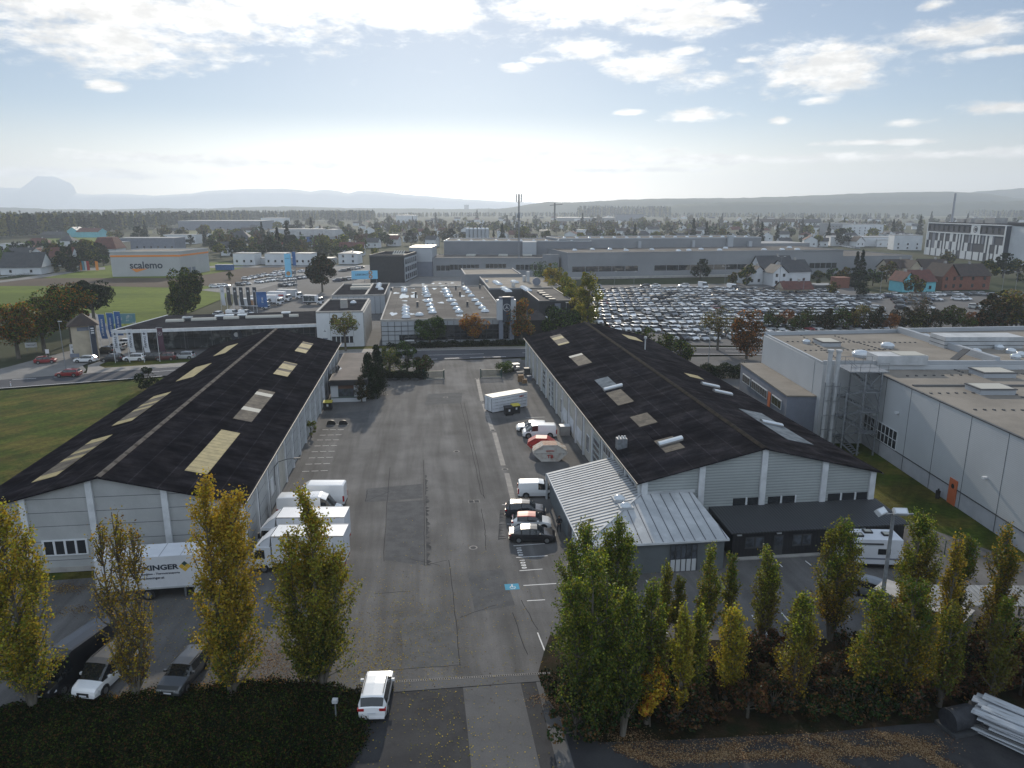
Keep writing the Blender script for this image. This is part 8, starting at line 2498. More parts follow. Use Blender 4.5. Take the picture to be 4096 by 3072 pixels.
 # manhole covers and gullies
 for k, (px, py, lab) in enumerate([(1826, 1806, 'round drain cover in mid yard'), (1893, 2191, 'round drain cover nearest the poplars'), (1783, 1589, 'round drain cover near the far gate'), (1543, 1579, 'round drain cover beside the cypress'), (1908, 1515, 'round gully at the gate end of the channel stones'), (1935, 1606, 'round gully beside the container'), (1971, 1721, 'round gully left of the parked white vans'), (2020, 1877, 'round gully left of the skip shadow')]):
  t = thing('drain_cover', lab, 'drain cover', (*at(px, py), 0), 0, 'drain covers in the yard')
  MB().cyl((0, 0, .001), (0, 0, .014), .42, 20).build('ring', M['gutterc'], t)
  MB().cyl((0, 0, .014), (0, 0, .018), .28, 16).build('lid', M['stain'], t)
 t = thing('drain_cover', 'rectangular double drain cover left of the parked cars', 'drain cover', (*at(1896, 2006), 0), TH)
 MB().box(-.62, .62, -.42, .42, .001, .014).build('frame', M['gutterc'], t)
 for x in (-.3, .3): MB().box(x - .25, x + .25, -.34, .34, .014, .018).build('lid', M['stain'], t)
 t = thing('mailbox_post', 'small grey box on a post in the ivy bank', 'post', (*at(1345, 2880), 0), 0)
 MB().cyl((0, 0, 0), (0, 0, 1.3), .05, 8).build('post', M['steel'], t)
 MB().box(-.17, .17, -.14, .14, 1.3, 1.55).build('box', M['zinc'], t)
 t = thing('waste_bin', 'small black bin standing by the orange door', 'bin', (48.2, 76.6, 0))
 MB().cyl((0, 0, 0), (0, 0, .9), .22, 12, .26).build('tub', M['trim'], t, 60)
 MB().cyl((0, 0, .9), (0, 0, 1.15), .1, 8).build('top', M['trim'], t)
wall_things()
def slab_stack():
 X, Y = at(4105, 2985)
 t = thing('panel_stack', 'heap of weathered white boards in the bottom right corner', 'boards', (X, Y, 0), R(-46))
 r = random.Random(17)
 bw = mat('weathered_white_board', (.46, .49, .53), (.20, .20, .20), rough=.8, scale=1.4, lo=.5, hi=.72, stretch=(.4, 3, 1))
 dk = mat('weathered_dark_board', (.13, .135, .14), (.07, .07, .07), rough=.9, scale=2, stretch=(.4, 3, 1))
 k = 0
 for lay in range(9):
  z = .12 + lay * .17
  y = -1.25 + r.uniform(0, .2)
  while y < 1.2:
   w = r.uniform(.25, .7)
   L = r.uniform(2.3, 2.9)
   o = MB().box(-L, L + 1, 0, w, 0, .09).build('board', bw if (lay > 4 or r.random() < .4) else dk, t)
   o.location = (r.uniform(-.7, .5), y, z)
   o.rotation_euler = (r.uniform(-.03, .03), r.uniform(-.02, .02), r.uniform(-.07, .07))
   y += w + r.uniform(.02, .2)
   k += 1
 X, Y = at(3830, 2912)
 t = thing('tar_drum', 'dark covered drum lying left of the white boards', 'drum', (X, Y, 0), R(15))
 MB().cyl((-.9, 0, .75), (.9, 0, .75), .72, 20).build('barrel', mat('dark_tarpaulin', (.018, .02, .026), (.03, .033, .04), rough=.7, scale=2, bump=.1, bscale=3), t, 40)
 MB().box(-1.0, 1.0, -.8, .8, 0, .2).build('pallet', M['darkgrey'], t)
slab_stack()
def carport():
 for a, b, d, h, lab in (((3490, 2362), (3560, 2375), 0, 0, None), ):
  pass
 X, Y = at(3690, 2400, 2.3)
 t = thing('caravan', 'long pale roofed caravan parked behind the poplars', 'caravan', (X, Y, 0), R(-48))
 MB().box(-3.2, 3.2, -1.15, 1.15, .45, 2.3).build('body', M['slate'], t)
 MB().hull([(-3.25, -1.2), (3.25, -1.2), (3.25, 1.2), (-3.25, 1.2)], 2.3, [2.38] * 4).build('roof', mat('dusty_roof', (.42, .41, .40), (.33, .32, .31), rough=.7, scale=.8), t)
 for x in (-1.5, .6, 2): MB().box(x, x + .9, -1.17, -1.151, 1.3, 1.9).build('window', M['carglass'], t)
 for x in (-2, 2):
  for s in (-1, 1): MB().cyl((x, s * 1.1, .35), (x, s * 1.2, .35), .34, 12).build('wheel', M['tyre'], t)
 X, Y = at(3860, 2385, 2.4)
 t = thing('carport', 'ribbed grey carport roof behind the rightmost poplars', 'carport', (X, Y, 0), R(-1))
 MB().hull([(-3.6, -1.4), (5.6, -1.4), (5.6, 1.4), (-3.6, 1.4)], 2.35, [2.42, 2.42, 2.6, 2.6]).build('roof', mat('ribbed_sheet', (.30, .31, .32), (.22, .22, .21), rough=.6, wave=('X', .4, .02, .4), scale=.8), t)
 for x in (-3.4, 1, 5.4):
  for y in (-1.3, 1.3): MB().bar((x, y, 0), (x, y, 2.34), .12).build('post', M['darkgrey'], t)
 # wire fence between lawn and lot
 A, B = Vector(at(3665, 2125)), Vector(at(3860, 2300))
 t = thing('wire_fence', 'low dark wire fence between the lot and the lawn', 'fence', (A.x, A.y, 0), math.atan2((B - A).y, (B - A).x))
 L = (B - A).length
 for k in range(6): MB().bar((L * k / 5, 0, 0), (L * k / 5, 0, 1.6), .06).build('fence_post', M['green'], t)
 for z in (.3, .7, 1.1, 1.5): MB().bar((0, 0, z), (L, 0, z), .02).build('wire', M['green'], t)
carport()
# ------------------------------------------------------------------ roadside: stone tower, flags, signs
def roadside():
 X, Y = at(350, 1428)
 t = thing('stone_tower', 'beige square tower with dark pyramid roof by the road junction', 'tower', (X, Y, 0), R(30))
 Hh = 7.4
 MB().box(-2.4, 2.4, -2.4, 2.4, 0, Hh).build('wall', M['beige'], t)
 s = 3.1
 mb = MB()
 b = [(-s, -s, Hh - .1), (s, -s, Hh - .1), (s, s, Hh - .1), (-s, s, Hh - .1)]
 for k in range(4): mb.poly([b[k], b[(k + 1) % 4], (0, 0, Hh + 2.4)])
 mb.poly(b[::-1])
 mb.build('roof', M['brownroof'], t)
 for x, y, f in ((0, -2.41, 0), (2.41, 0, 1)):
  if not f: MB().box(-1.2, 1.2, -2.44, -2.4, Hh - 1.2, Hh - .4).build('louvre', M['slate'], t)
  else: MB().box(2.4, 2.44, -1.2, 1.2, Hh - 1.2, Hh - .4).build('louvre', M['slate'], t)
 def flag(px, py, h, label, m, txt=None, tm='ink', w=1.25, mark=None, group=None, base=2.2, star=False):
  X, Y = at(px, py)
  t = thing('flag', label, 'flag', (X, Y, 0), R(3), group)
  MB().cyl((0, 0, 0), (0, 0, h), .06, 8, .04).build('pole', M['frame'], t)
  MB().bar((0, 0, h - .05), (w, 0, h - .05), .05).build('crossbar', M['frame'], t)
  mb = MB()
  n = 10
  for k in range(n):
   z0, z1 = h - .1 - (h - .1 - base) * k / n, h - .1 - (h - .1 - base) * (k + 1) / n
   o0, o1 = .12 * math.sin(k * .7), .12 * math.sin((k + 1) * .7)
   e0, e1 = .25 * (k / n) ** 2, .25 * ((k + 1) / n) ** 2
   mb.poly([(.08 + e1, o1, z1), (w + e1, o1 - .1, z1), (w + e0, o0 - .1, z0), (.08 + e0, o0, z0)])
  b = mb.build('cloth', m, t)
  if txt:
   text_obj('lettering', txt, .74 if len(txt) < 8 else .6, M[tm], b, (w * .58 + .1, -.32, (h + base) / 2 - .2), (R(90), R(-90), 0), .008)
  if star:
   mb = MB()
   for k in range(5):
    a = R(90 + 72 * k)
    q = [(w * .6 + r_ * math.cos(aa), -.33, h - .95 + r_ * math.sin(aa)) for aa, r_ in ((a, .38), (a + R(36), .16), (a + R(180), 0), (a - R(36), .16))]
    mb.poly(q)
   mb.build('star_mark', M[tm], b)
  if mark == 'ring':
   star_mark(b, w * .6, -.3, h - 1.3, .42, M['zinc'])
  if mark == 'disc':
   MB().cyl((w * .55, -.28, h - 1.3), (w * .55, -.25, h - 1.3), .3, 14).build('round_mark', M['zinc'], b)
 for k, (px, py) in enumerate(((470, 1452), (528, 1450), (586, 1450))):
  flag(px - 8, py, 7.2, ('first', 'second', 'third')[k] + ' white PAPPAS flag from the left in front of the showroom', M['flagw'], 'PAPPAS', star=True, group='white flags before the showroom')
 flag(640, 1447, 7.4, 'burgundy flag with a star ring right of the white flags', mat('burgundy_banner', (.07, .03, .05), rough=.8), mark='ring')
 for k, (px, py) in enumerate(((407, 1392), (440, 1385), (470, 1378))):
  flag(px, py, 8.0, ('nearest', 'middle', 'farthest')[k] + ' of three blue flags behind the stone tower', M['tarp'], 'A STAR MANN', 'frame', 1.5, group='blue flags behind the tower')
 flag(888, 1250, 8, 'white flag left of the charcoal flags behind the showroom', M['flagw'], mark='disc')
 for k, px in enumerate((912, 938, 962, 990, 1016)):
  flag(px, 1250, 8, ('first', 'second', 'third', 'fourth', 'fifth')[k] + ' charcoal flag from the left behind the showroom', M['flagd'], mark='disc', group='charcoal flags behind the showroom')
 flag(1030, 1257, 7, 'broad blue banner right of the charcoal flags', M['tarp'], 'STAR', 'frame', 3.2)
 # black pylon sign and boards
 X, Y = at(385, 1435)
 t = thing('pylon_sign', 'slim black pylon sign beside the stone tower', 'sign', (X, Y, 0), R(25))
 MB().box(-.5, .5, -.2, .2, 0, 7.2).build('panel', M['ink'], t)
 MB().box(-.58, -.501, -.2, .2, 0, 7.2).build('edge_strip', M['zinc'], t)
 for z in (5.6, 6.1, 6.6): MB().box(-.3, .3, -.23, -.201, z, z + .25).build('letter_block', M['frame'], t)
 for px, py, w, h, z, txt, lab in ((303, 1425, 1.9, 1.2, 1.5, 'Strasser', 'grey and white board on posts left of the stone tower'), (302 + 0, 1444, 1.8, .8, .8, None, 'lower slate board beneath the grey and white board'), (128, 1405, 2.4, 1.1, .9, 'Hammerl', 'white slanting board by the left roadside trees'), (195, 1449, .7, .9, 1.9, None, 'small white notice on a thin post behind the red hatchback'), (372, 1420, .9, .9, 4.3, None, 'small white plate beside the black pylon')):
  X, Y = at(px, py)
  t = thing('sign_board', lab, 'sign', (X, Y, 0), R(12))
  MB().box(-w / 2, w / 2, -.05, .05, z, z + h).build('board', M['frame'] if 'slate' not in lab else M['slate'], t)
  for x in (-w * .4, w * .4): MB().box(x - .04, x + .04, .05, .1, 0, z + h).build('post', M['steel'], t)
  if txt: text_obj('lettering', txt, w * .2, M['ink'], t, (0, -.06, z + h / 2), (R(90), 0, 0), .004)
 X, Y = at(305, 1436)
 t = thing('sign_board', 'white board with two dark figures at the foot of the stone tower', 'sign', (X, Y, 0), R(3))
 MB().box(-1.0, 1.0, -.05, .05, 1.0, 2.3).build('board', M['frame'], t)
 for x in (-.4, .5): MB().box(x - .15, x + .15, -.07, -.051, 1.3, 2.0).build('figure', M['ink'], t)
 for x in (-.8, .8): MB().box(x - .04, x + .04, .05, .1, 0, 1.0).build('post', M['steel'], t)
 X, Y = at(500, 1300)
 t = thing('hoarding', 'long teal and white hoarding beyond the blue flags', 'sign', (X, Y, 0), R(6))
 MB().box(-4.5, 3, -.1, .1, .4, 3.2).build('board', mat('teal_board', (.10, .22, .26), (.4, .42, .42), rough=.7, scale=.5, lo=.52, hi=.6), t)
 for x in (-4, 0, 2.6): MB().box(x - .08, x + .08, .1, .2, 0, 3.2).build('post', M['darkgrey'], t)
 X, Y = at(44, 1545)
 t = thing('road_post', 'small white roadside marker post in the grass', 'post', (X, Y, 0))
 MB().box(-.06, .06, -.05, .05, 0, .9).build('post', M['frame'], t)
 MB().box(-.065, .065, -.055, .055, .7, .8).build('reflector', M['redp'], t)
 t = thing('barrier_fence', 'long grey guard rail along the lane left of the logo hall', 'fence', (*at(0, 1115), 0))
 A, B = Vector(at(-60, 1122)), Vector(at(330, 1070))
 t.location = (A.x, A.y, 0)
 d = B - A
 t.rotation_euler = (0, 0, math.atan2(d.y, d.x))
 MB().box(0, d.length, -.05, .05, .5, .85).build('rail', M['zinc'], t)
 for k in range(26): MB().box(d.length * k / 25 - .08, d.length * k / 25 + .08, .05, .15, 0, 1.3).build('rail_post', M['steel'], t)
 cols = [M['orange'], M['skyblue'], M['flagw'], M['redp'], M['orange']]
 for k, px in enumerate((322, 330, 338, 349, 384)):
  X, Y = at(px, 1084)
  t = thing('beach_flag', ('leftmost', 'second', 'third', 'fourth', 'separate rightmost')[k] + ' coloured feather flag beside the logo hall', 'flag', (X, Y, 0), 0, 'feather flags beside the logo hall')
  MB().cyl((0, 0, 0), (0, 0, 5.2), .05, 6).build('pole', M['steel'], t)
  MB().hull([(0, -.03), (1.5, -.03), (1.5, .03), (0, .03)], .4, [5.2, 4.9, 4.9, 5.2]).build('cloth', cols[k], t)
 t = thing('roll_container', 'blue open container beside the logo hall', 'container', (*at(900, 1080), 0), R(-4))
 MB().hull([(-4.5, -1.3), (4.5, -1.3), (4.5, 1.3), (-4.5, 1.3)], .1, 2.8).build('body', M['tarp'], t)
 MB().box(-4.6, 4.6, -1.4, 1.4, 2.8, 2.95).build('rim', M['zinc'], t)
roadside()
# ------------------------------------------------------------------ town, woods, hills, haze
def zc_of(X, Y, z=0.0):
 return Y * math.cos(PITCH) - (z - CAMH) * math.sin(PITCH)
def house(label, px, py, wpx, kind='gable', wall='whitewall', roof='brownroof', yaw=0.0, d=10.0, h=5.0, rh=3.5, win=3, cat='house', name='house', rows=1, group=None):
 X, Y = at(px, py)
 w = wpx * zc_of(X, Y) / FPX
 t = thing(name, label, cat, (X, Y + d / 2, -.1), R(yaw), group)
 MB().box(-w / 2, w / 2, -d / 2, d / 2, 0, h).build('wall', M[wall], t)
 e = .5
 mb = MB()
 a, b = w / 2 + e, d / 2 + e
 if kind == 'gable':        # ridge along x
  for s in (-1, 1):
   q = [(-a, s * b, h - .15), (a, s * b, h - .15), (a, 0, h + rh), (-a, 0, h + rh)]
   mb.poly(q if s < 0 else q[::-1])
  mb.poly([(-a, -b, h - .17), (-a, b, h - .17), (a, b, h - .17), (a, -b, h - .17)])
  for s in (-1, 1):
   q = [(s * w / 2, -d / 2, h), (s * w / 2, d / 2, h), (s * w / 2, 0, h + rh * .93)]
   MB().poly(q if s > 0 else q[::-1]).build('gable_wall', M[wall], t)
 elif kind == 'front':      # ridge towards the viewer
  for s in (-1, 1):
   q = [(s * a, -b, h - .15), (s * a, b, h - .15), (0, b, h + rh), (0, -b, h + rh)]
   mb.poly(q[::-1] if s < 0 else q)
  for s in (-1, 1):
   q = [(-w / 2, s * d / 2, h), (w / 2, s * d / 2, h), (0, s * d / 2, h + rh * .93)]
   MB().poly(q if s < 0 else q[::-1]).build('gable_wall', M[wall], t)
 elif kind == 'hip':
  r = max(0.0, a - b)
  mb.poly([(-a, -b, h), (a, -b, h), (r, 0, h + rh), (-r, 0, h + rh)]).poly([(a, b, h), (-a, b, h), (-r, 0, h + rh), (r, 0, h + rh)])
  mb.poly([(a, -b, h), (a, b, h), (r, 0, h + rh)]).poly([(-a, b, h), (-a, -b, h), (-r, 0, h + rh)]).poly([(-a, b, h - .02), (a, b, h - .02), (a, -b, h - .02), (-a, -b, h - .02)])
 elif kind == 'mansard':
  i = rh * .45
  mb.hull([(-a, -b), (a, -b), (a, b), (-a, b)], h - .1, h + .05)
  b0 = [(-a, -b, h + .05), (a, -b, h + .05), (a, b, h + .05), (-a, b, h + .05)]
  b1 = [(-a + i, -b + i, h + rh), (a - i, -b + i, h + rh), (a - i, b - i, h + rh), (-a + i, b - i, h + rh)]
  for k in range(4): mb.poly([b0[k], b0[(k + 1) % 4], b1[(k + 1) % 4], b1[k]])
  mb.poly(b1)
 else:
  mb.box(-w / 2 - .1, w / 2 + .1, -d / 2 - .1, d / 2 + .1, h, h + .35)
 rf = mb.build('roof', M[roof], t)
 if kind in ('gable', 'hip', 'front') and wpx > 35:
  MB().box(w * .12, w * .12 + .8, -.3, .5, h + rh * .4, h + rh + .8).build('chimney', M['concrete'], rf)
 if win and wpx > 24:
  n = win
  for r_ in range(rows):
   z = (1.0 if h < 4.5 or rows > 1 else 1.6) + r_ * 2.9
   for k in range(n):
    x = -w / 2 + w * (k + .5) / n
    MB().box(x - .55, x + .55, -d / 2 - .04, -d / 2 - .002, z, z + 1.35).build('window', M['glass'], t)
 return t
ORD = 'nearest second third fourth fifth sixth seventh eighth ninth farthest'.split()
def sect(px):
 for x, nm in ((450, 'left of the logo hall'), (870, 'behind the logo hall'), (1450, 'behind the cube houses'), (2070, 'left of the mast'), (2600, 'right of the mast'), (3200, 'behind the factory'), (3700, 'around the railway'), (9999, 'by the striped office')):
  if px < x: return nm
def town():
 H = house
 H('white gabled house with dark roof beside the stock cars', 3025, 1137, 90, 'front', yaw=12, roof='brownroof', h=3.6, rh=4.2, win=3)
 H('pale blue gabled house with big dark roof behind the white house', 3100, 1110, 140, 'gable', roof='greyroof', yaw=8, h=4.5, rh=5.5, d=11)
 H('tall white house with half hipped grey roof right of the factory trees', 3175, 1140, 118, 'gable', roof='greyroof', yaw=14, h=5.8, rh=4.6, d=11, win=2)
 H('white gable wing of the tall white house', 3112, 1144, 62, 'front', roof='greyroof', yaw=10, h=5.6, rh=3.2, d=8, win=2, rows=2)
 H('low barn with faded maroon roof below the white house', 3190, 1178, 118, 'gable', wall='beige', roof='redroof', yaw=4, h=2.2, rh=2.6, d=8, win=0)
 H('dark open shed with pale flat roof right of the maroon barn', 3295, 1168, 68, 'flat', wall='darkgrey', roof='paleroof', yaw=2, h=2.6, d=5, win=0)
 H('unfinished red brick wall block behind the dark shed', 3368, 1152, 55, 'flat', wall='brick', roof='brick', yaw=2, h=4.0, d=5, win=0)
 H('turquoise house with dark red roof above the parked cars', 3688, 1166, 98, 'gable', wall='turq', roof='redroof', yaw=10, h=4.0, rh=4.2, d=10, win=2)
 H('turquoise gable front of the turquoise house', 3625, 1168, 52, 'front', wall='turq', roof='redroof', yaw=10, h=4.2, rh=3.6, d=8, win=2)
 H('big red brick house with dark roof right of the turquoise house', 3880, 1158, 150, 'gable', wall='brick', roof='brownroof', yaw=6, h=5.6, rh=4.4, d=12, win=3, rows=2)
 H('brick gable front of the big brick house', 3785, 1160, 75, 'front', wall='brick', roof='brownroof', yaw=14, h=5.6, rh=4.8, d=10, win=2, rows=2)
 H('grey rendered house with long dark roof behind the conifer pair', 3600, 1108, 110, 'gable', wall='beige', roof='brownroof', yaw=8, h=4.2, rh=4.0, win=2)
 H('pale gable house behind the turquoise house roof', 3652, 1112, 52, 'front', wall='beige', roof='brownroof', yaw=10, h=4.6, rh=3.6, win=1)
 H('dark roofed house mostly hidden behind the turquoise house', 3740, 1105, 110, 'gable', wall='slate', roof='brownroof', yaw=0, h=4, rh=4, win=0)
 # left hand town, nearest row
 H('dark gabled farmhouse with white gable in the left foreground of the town', 75, 1098, 150, 'gable', roof='greyroof', yaw=10, h=3.6, rh=7.0, d=14, win=2)
 H('blue grey roofed house behind the dark gabled farmhouse', 85, 1052, 120, 'gable', roof='greyroof', yaw=4, h=4, rh=5, win=0)
 H('dark red roofed house with white gable behind the farmhouse', 145, 1058, 75, 'front', roof='redroof', yaw=12, h=5, rh=4.5, win=1)
 H('dark red roofed house with two white dormers', 240, 1062, 84, 'gable', roof='redroof', yaw=6, h=4.6, rh=5.5, win=2)
 H('white flat house at the far left town edge', 42, 1006, 90, 'flat', roof='paleroof', yaw=4, h=5.6, win=3)
 H('pink hip roofed house in the left town', 145, 1000, 100, 'hip', wall='pink', roof='redroof', yaw=4, h=5.0, rh=4, win=2)
 H('grey hip roofed house right of the pink house', 262, 985, 62, 'hip', roof='greyroof', h=4.5, rh=4, win=0)
 H('large white house with dark red mansard roof and dormers', 418, 1026, 92, 'mansard', roof='redroof', yaw=3, h=5.2, rh=7.5, d=14, win=3)
 H('modern beige house with brown fins right of the mansard house', 477, 1012, 42, 'flat', wall='beige', roof='paleroof', h=7.6, win=2)
 H('long dark flat block behind the logo hall', 590, 1000, 220, 'flat', wall='slate', roof='paleroof', yaw=2, h=9, d=20, win=8)
 H('white block with flat roof behind the dark flat block', 720, 975, 130, 'flat', roof='paleroof', h=8, d=14, win=5)
 H('big white house with dark hipped roof right of the logo hall', 952, 988, 100, 'hip', roof='greyroof', yaw=4, h=6.2, rh=7, d=16, win=3)
 H('red roofed farm hall at the forest edge', 352, 949, 90, 'gable', wall='turq', roof='redroof', yaw=-3, h=6, rh=4, d=18, win=0)
 H('small turquoise barn at the forest edge', 292, 948, 42, 'front', wall='turq', roof='paleroof', h=7, rh=4, d=16, win=0)
 H('long low grey barn left at the forest edge', 205, 953, 84, 'gable', wall='darkgrey', roof='greyroof', h=4, rh=3, d=14, win=0)
 H('long pale blue warehouse in front of the forest', 880, 920, 330, 'flat', wall='slate', roof='paleroof', yaw=-1, h=13, d=60, win=0, cat='building', name='warehouse')
 # row of modern white cube houses
 for k, (px, w) in enumerate(((980, 88), (1040, 46), (1105, 84), (1165, 40), (1215, 70), (1290, 84))):
  H('white flat roofed cube house, number %d from the left in its row' % (k + 1), px, 1060 if k % 2 == 0 else 1056, w, 'flat', roof='paleroof', yaw=-4, h=6.4 if k % 2 == 0 else 3.2, d=10, win=3 if k % 2 == 0 else 0, group='white cube houses in a row')
 H('pale house with shallow overhanging roof beside the black cube', 1395, 1056, 78, 'hip', roof='paleroof', yaw=-3, h=6.2, rh=1.2, d=11, win=2, rows=2)
 H('red roofed house behind the pale house', 1405, 1022, 95, 'gable', roof='redroof', yaw=3, h=5, rh=4, win=0)
 # long apartment block with mansard roofs and coloured panels
 t = H('long grey apartment block with mansard roofs and red and blue panels', 1200, 985, 205, 'mansard', wall='silver', roof='paleroof', yaw=-4, h=8.5, rh=6, d=16, win=11, rows=2, cat='building', name='apartment_block')
 for x, m in ((-15, 'redp'), (9, 'tarp')):
  MB().box(x - 2.2, x + 2.2, -8.1, -8.06, 1, 8).build('colour_panel', M[m], t)
 H('grey mansard end wing of the apartment block', 1330, 988, 60, 'mansard', wall='silver', roof='paleroof', yaw=-12, h=8.5, rh=6, d=16, win=3, rows=2, cat='building', name='apartment_block')
 # right hand offices and the railway
 H('grey four storey office with small windows right of centre', 3360, 942, 104, 'flat', wall='factory', roof='paleroof', yaw=3, h=14, d=22, win=8, rows=4, cat='building', name='office_block')
 H('white office with two rows of paired windows', 3465, 950, 128, 'flat', roof='paleroof', yaw=3, h=14, d=22, win=6, rows=4, cat='building', name='office_block')
 H('long white railway workshop below the white office', 3470, 985, 250, 'flat', roof='paleroof', yaw=-14, h=7.5, d=26, win=5, cat='building', name='railway_building')
 H('white signal house at the end of the railway workshop', 3635, 1000, 105, 'flat', roof='paleroof', yaw=-10, h=11, d=14, win=3, rows=2, cat='building', name='railway_building')
 H('row of white gabled houses left of the grey office', 3110, 905, 140, 'gable', yaw=0, h=7, rh=6, win=5)
 H('white house with long dark roof behind the crossing', 3240, 912, 90, 'gable', roof='greyroof', yaw=2, h=8, rh=6, win=4)
 H('modern dark block with rooftop plant beyond the town trees', 2520, 885, 110, 'flat', wall='slate', roof='blackroof', yaw=2, h=16, d=30, win=4, cat='building', name='office_block')
 H('long low pale shopping hall on the horizon side of the town', 2350, 884, 240, 'flat', wall='factory', roof='paleroof', yaw=0, h=8, d=60, win=0, cat='building', name='warehouse')
 H('white apartment block in the middle of the town', 1625, 895, 78, 'flat', roof='paleroof', yaw=-4, h=17, d=20, win=5, rows=3, cat='building', name='apartment_block')
 H('white industrial block far left of the mast', 1090, 905, 90, 'flat', roof='paleroof', h=14, d=40, win=0, cat='building', name='warehouse')
 H('distant tower block faint on the horizon', 1866, 850, 18, 'flat', wall='slate', roof='slate', h=50, d=20, win=0, cat='building', name='tower_block')
 # the rest of the town: seeded spread of houses and trees, left to right in rows of distance
 r = random.Random(99)
 rm = {'redroof': 'red', 'brownroof': 'brown', 'greyroof': 'grey', 'paleroof': 'pale metal'}
 bands = [(1016, 560, 1560, 22, 60, 'nearest'), (985, 1340, 4000, 26, 52, 'second'), (962, 1350, 3650, 34, 48, 'third'), (940, 560, 3400, 32, 44, 'fourth'), (918, 1000, 3900, 34, 38, 'fifth'), (898, 1280, 4096, 36, 30, 'sixth'), (882, 1500, 4096, 30, 24, 'farthest')]
 for py, xa, xb, n, w, nm in bands:
  for k in range(n):
   px = xa + (xb - xa) * (k + r.uniform(.1, .9)) / n
   if py > 975 and (430 < px < 860): continue
   if py > 955 and px > 3640: continue
   if py > 1000 and px > 960: continue
   rf = r.choice(('redroof', 'brownroof', 'brownroof', 'greyroof', 'greyroof', 'paleroof'))
   kd = r.choice(('gable', 'gable', 'front', 'hip')) if rf != 'paleroof' else 'flat'
   H('%s roofed house, number %d from the left in the %s town row' % (rm[rf], k + 1, nm), px, py + r.uniform(-7, 7), w * r.uniform(.7, 1.15), kd, r.choice(('whitewall', 'whitewall', 'beige', 'whitewall')), rf, r.uniform(-25, 25), r.uniform(8, 11), r.uniform(4, 6), r.uniform(2.6, 4), 2 if w > 40 else 0, group='houses of the ' + nm + ' town row')
 pals = [['dgreen', 'green', 'black'], ['dgreen', 'dgreen', 'olive'], ['olive', 'brown', 'dgreen'], ['dgreen', 'black', 'black'], ['green', 'olive', 'ymid']]
 ms = [round_crown(200 + k, 5.0, 10.5, 1100, pals[k], nclump=18, size=.95, trunk_h=.06, far=True, mats=[LEAF_FAR, M['bark']]) for k in range(5)]
 con = round_crown(210, 3.2, 15, 2600, ['black', 'dgreen'], nclump=90, size=.7, trunk_h=.02, cone=True, mats=[LEAF_FAR, M['bark']])
 names = ['green', 'dark green', 'brownish', 'near black', 'light green']
 bands = [(1085, 230, 330, 4, 1.0), (1062, 150, 440, 9, 1.0), (1040, 270, 420, 6, 1.1), (1030, 880, 1500, 17, 1.1), (1005, 480, 1400, 24, 1.2), (978, 560, 3400, 46, 1.2), (955, 400, 3650, 46, 1.2), (932, 1050, 3700, 40, 1.3), (910, 1200, 4096, 38, 1.4), (890, 1300, 4096, 34, 1.5)]
 for bi, (py, xa, xb, n, s) in enumerate(bands):
  for k in range(n):
   px = xa + (xb - xa) * (k + r.uniform(0, 1)) / n
   if 440 < px < 840 and py > 990: continue
   i = r.randrange(6)
   X, Y = at(px, py + r.uniform(-8, 8))
   q = s * r.uniform(.65, 1.25)
   kn = 'pointed conifer' if i == 5 else names[i] + ' tree'
   lab = '%s in the %s tree row of the town, %s' % (kn, ORD[bi], sect(px))
   tree(lab, X, Y, con if i == 5 else ms[i], q, group=lab, z=-.2)
 for k, (px, py, i, s, lab) in enumerate([(2985, 1140, 1, .9, 'dark tree in front of the factory ribbon windows'), (2800, 1118, 3, .9, 'rounded dark tree before the factory wall'), (3417, 1145, 5, .95, 'left of the two pointed conifers by the factory'), (3438, 1147, 5, 1.0, 'right of the two pointed conifers by the factory'), (3370, 1140, 2, .75, 'brown tree left of the conifer pair'), (3490, 1142, 0, .8, 'green tree right of the conifer pair'), (3545, 1128, 2, .9, 'brownish tree before the grey rendered house'), (3270, 1135, 1, .6, 'small dark tree behind the dark shed'), (3330, 1128, 0, .7, 'green tree above the brick block'), (3940, 1130, 1, 1.0, 'dark tree right of the brick house'), (4010, 1110, 3, 1.1, 'black tree below the striped office corner'), (4070, 1125, 1, 1.0, 'tree at the right picture edge above the cars'), (3790, 1062, 2, .8, 'brown tree before the striped office'), (2930, 1135, 2, .5, 'small brown bush by the white gabled house'), (965, 1035, 1, 1.1, 'dark tree left of the white cube houses'), (340, 1045, 1, 1.2, 'large dark tree left of the logo hall'), (300, 1050, 0, 1.0, 'green tree beside the dormer house'), (920, 1117, 1, .35, 'small round bush on the ploughed field'), (3330, 1180, 2, .5, 'small yellowing tree in the right car park'), (3443, 1192, 3, .55, 'small dark tree in the right car park'), (3655, 1180, 2, .75, 'leafless looking tree before the turquoise house')]):
  X, Y = at(px, py)
  tree(lab, X, Y, con if i == 5 else ms[i], s, z=-.1)
 # the woods as masses
 rs = np.random.RandomState(77)
 def wood(name, lab, front, depth, n, hgt, pal, per=46, size=3.4):
  A = np.array([at(*p) for p in front])
  seg = rs.randint(0, len(A) - 1, n)
  t = rs.uniform(0, 1, (n, 1))
  base = A[seg] * (1 - t) + A[seg + 1] * t
  dirn = base / np.linalg.norm(base, axis=1)[:, None]
  base = base + dirn * (rs.uniform(0, 1, (n, 1)) ** 1.6 * depth)
  hh = hgt * rs.uniform(.72, 1.12, n)
  P, C = [], []
  for q in range(per):
   f = rs.uniform(0, 1, n) ** .8
   rad = 3.6 * (1 - f * .75)
   a = rs.uniform(0, 6.28, n)
   P.append(np.stack([base[:, 0] + rad * np.cos(a) * rs.uniform(.3, 1, n), base[:, 1] + rad * np.sin(a) * rs.uniform(.3, 1, n), hh * (.12 + .88 * f)], 1))
  P = np.concatenate(P)
  C = palette(pal, n, rs)
  C = np.tile(C, (per, 1)) * rs.uniform(.8, 1.2, (len(P), 1))
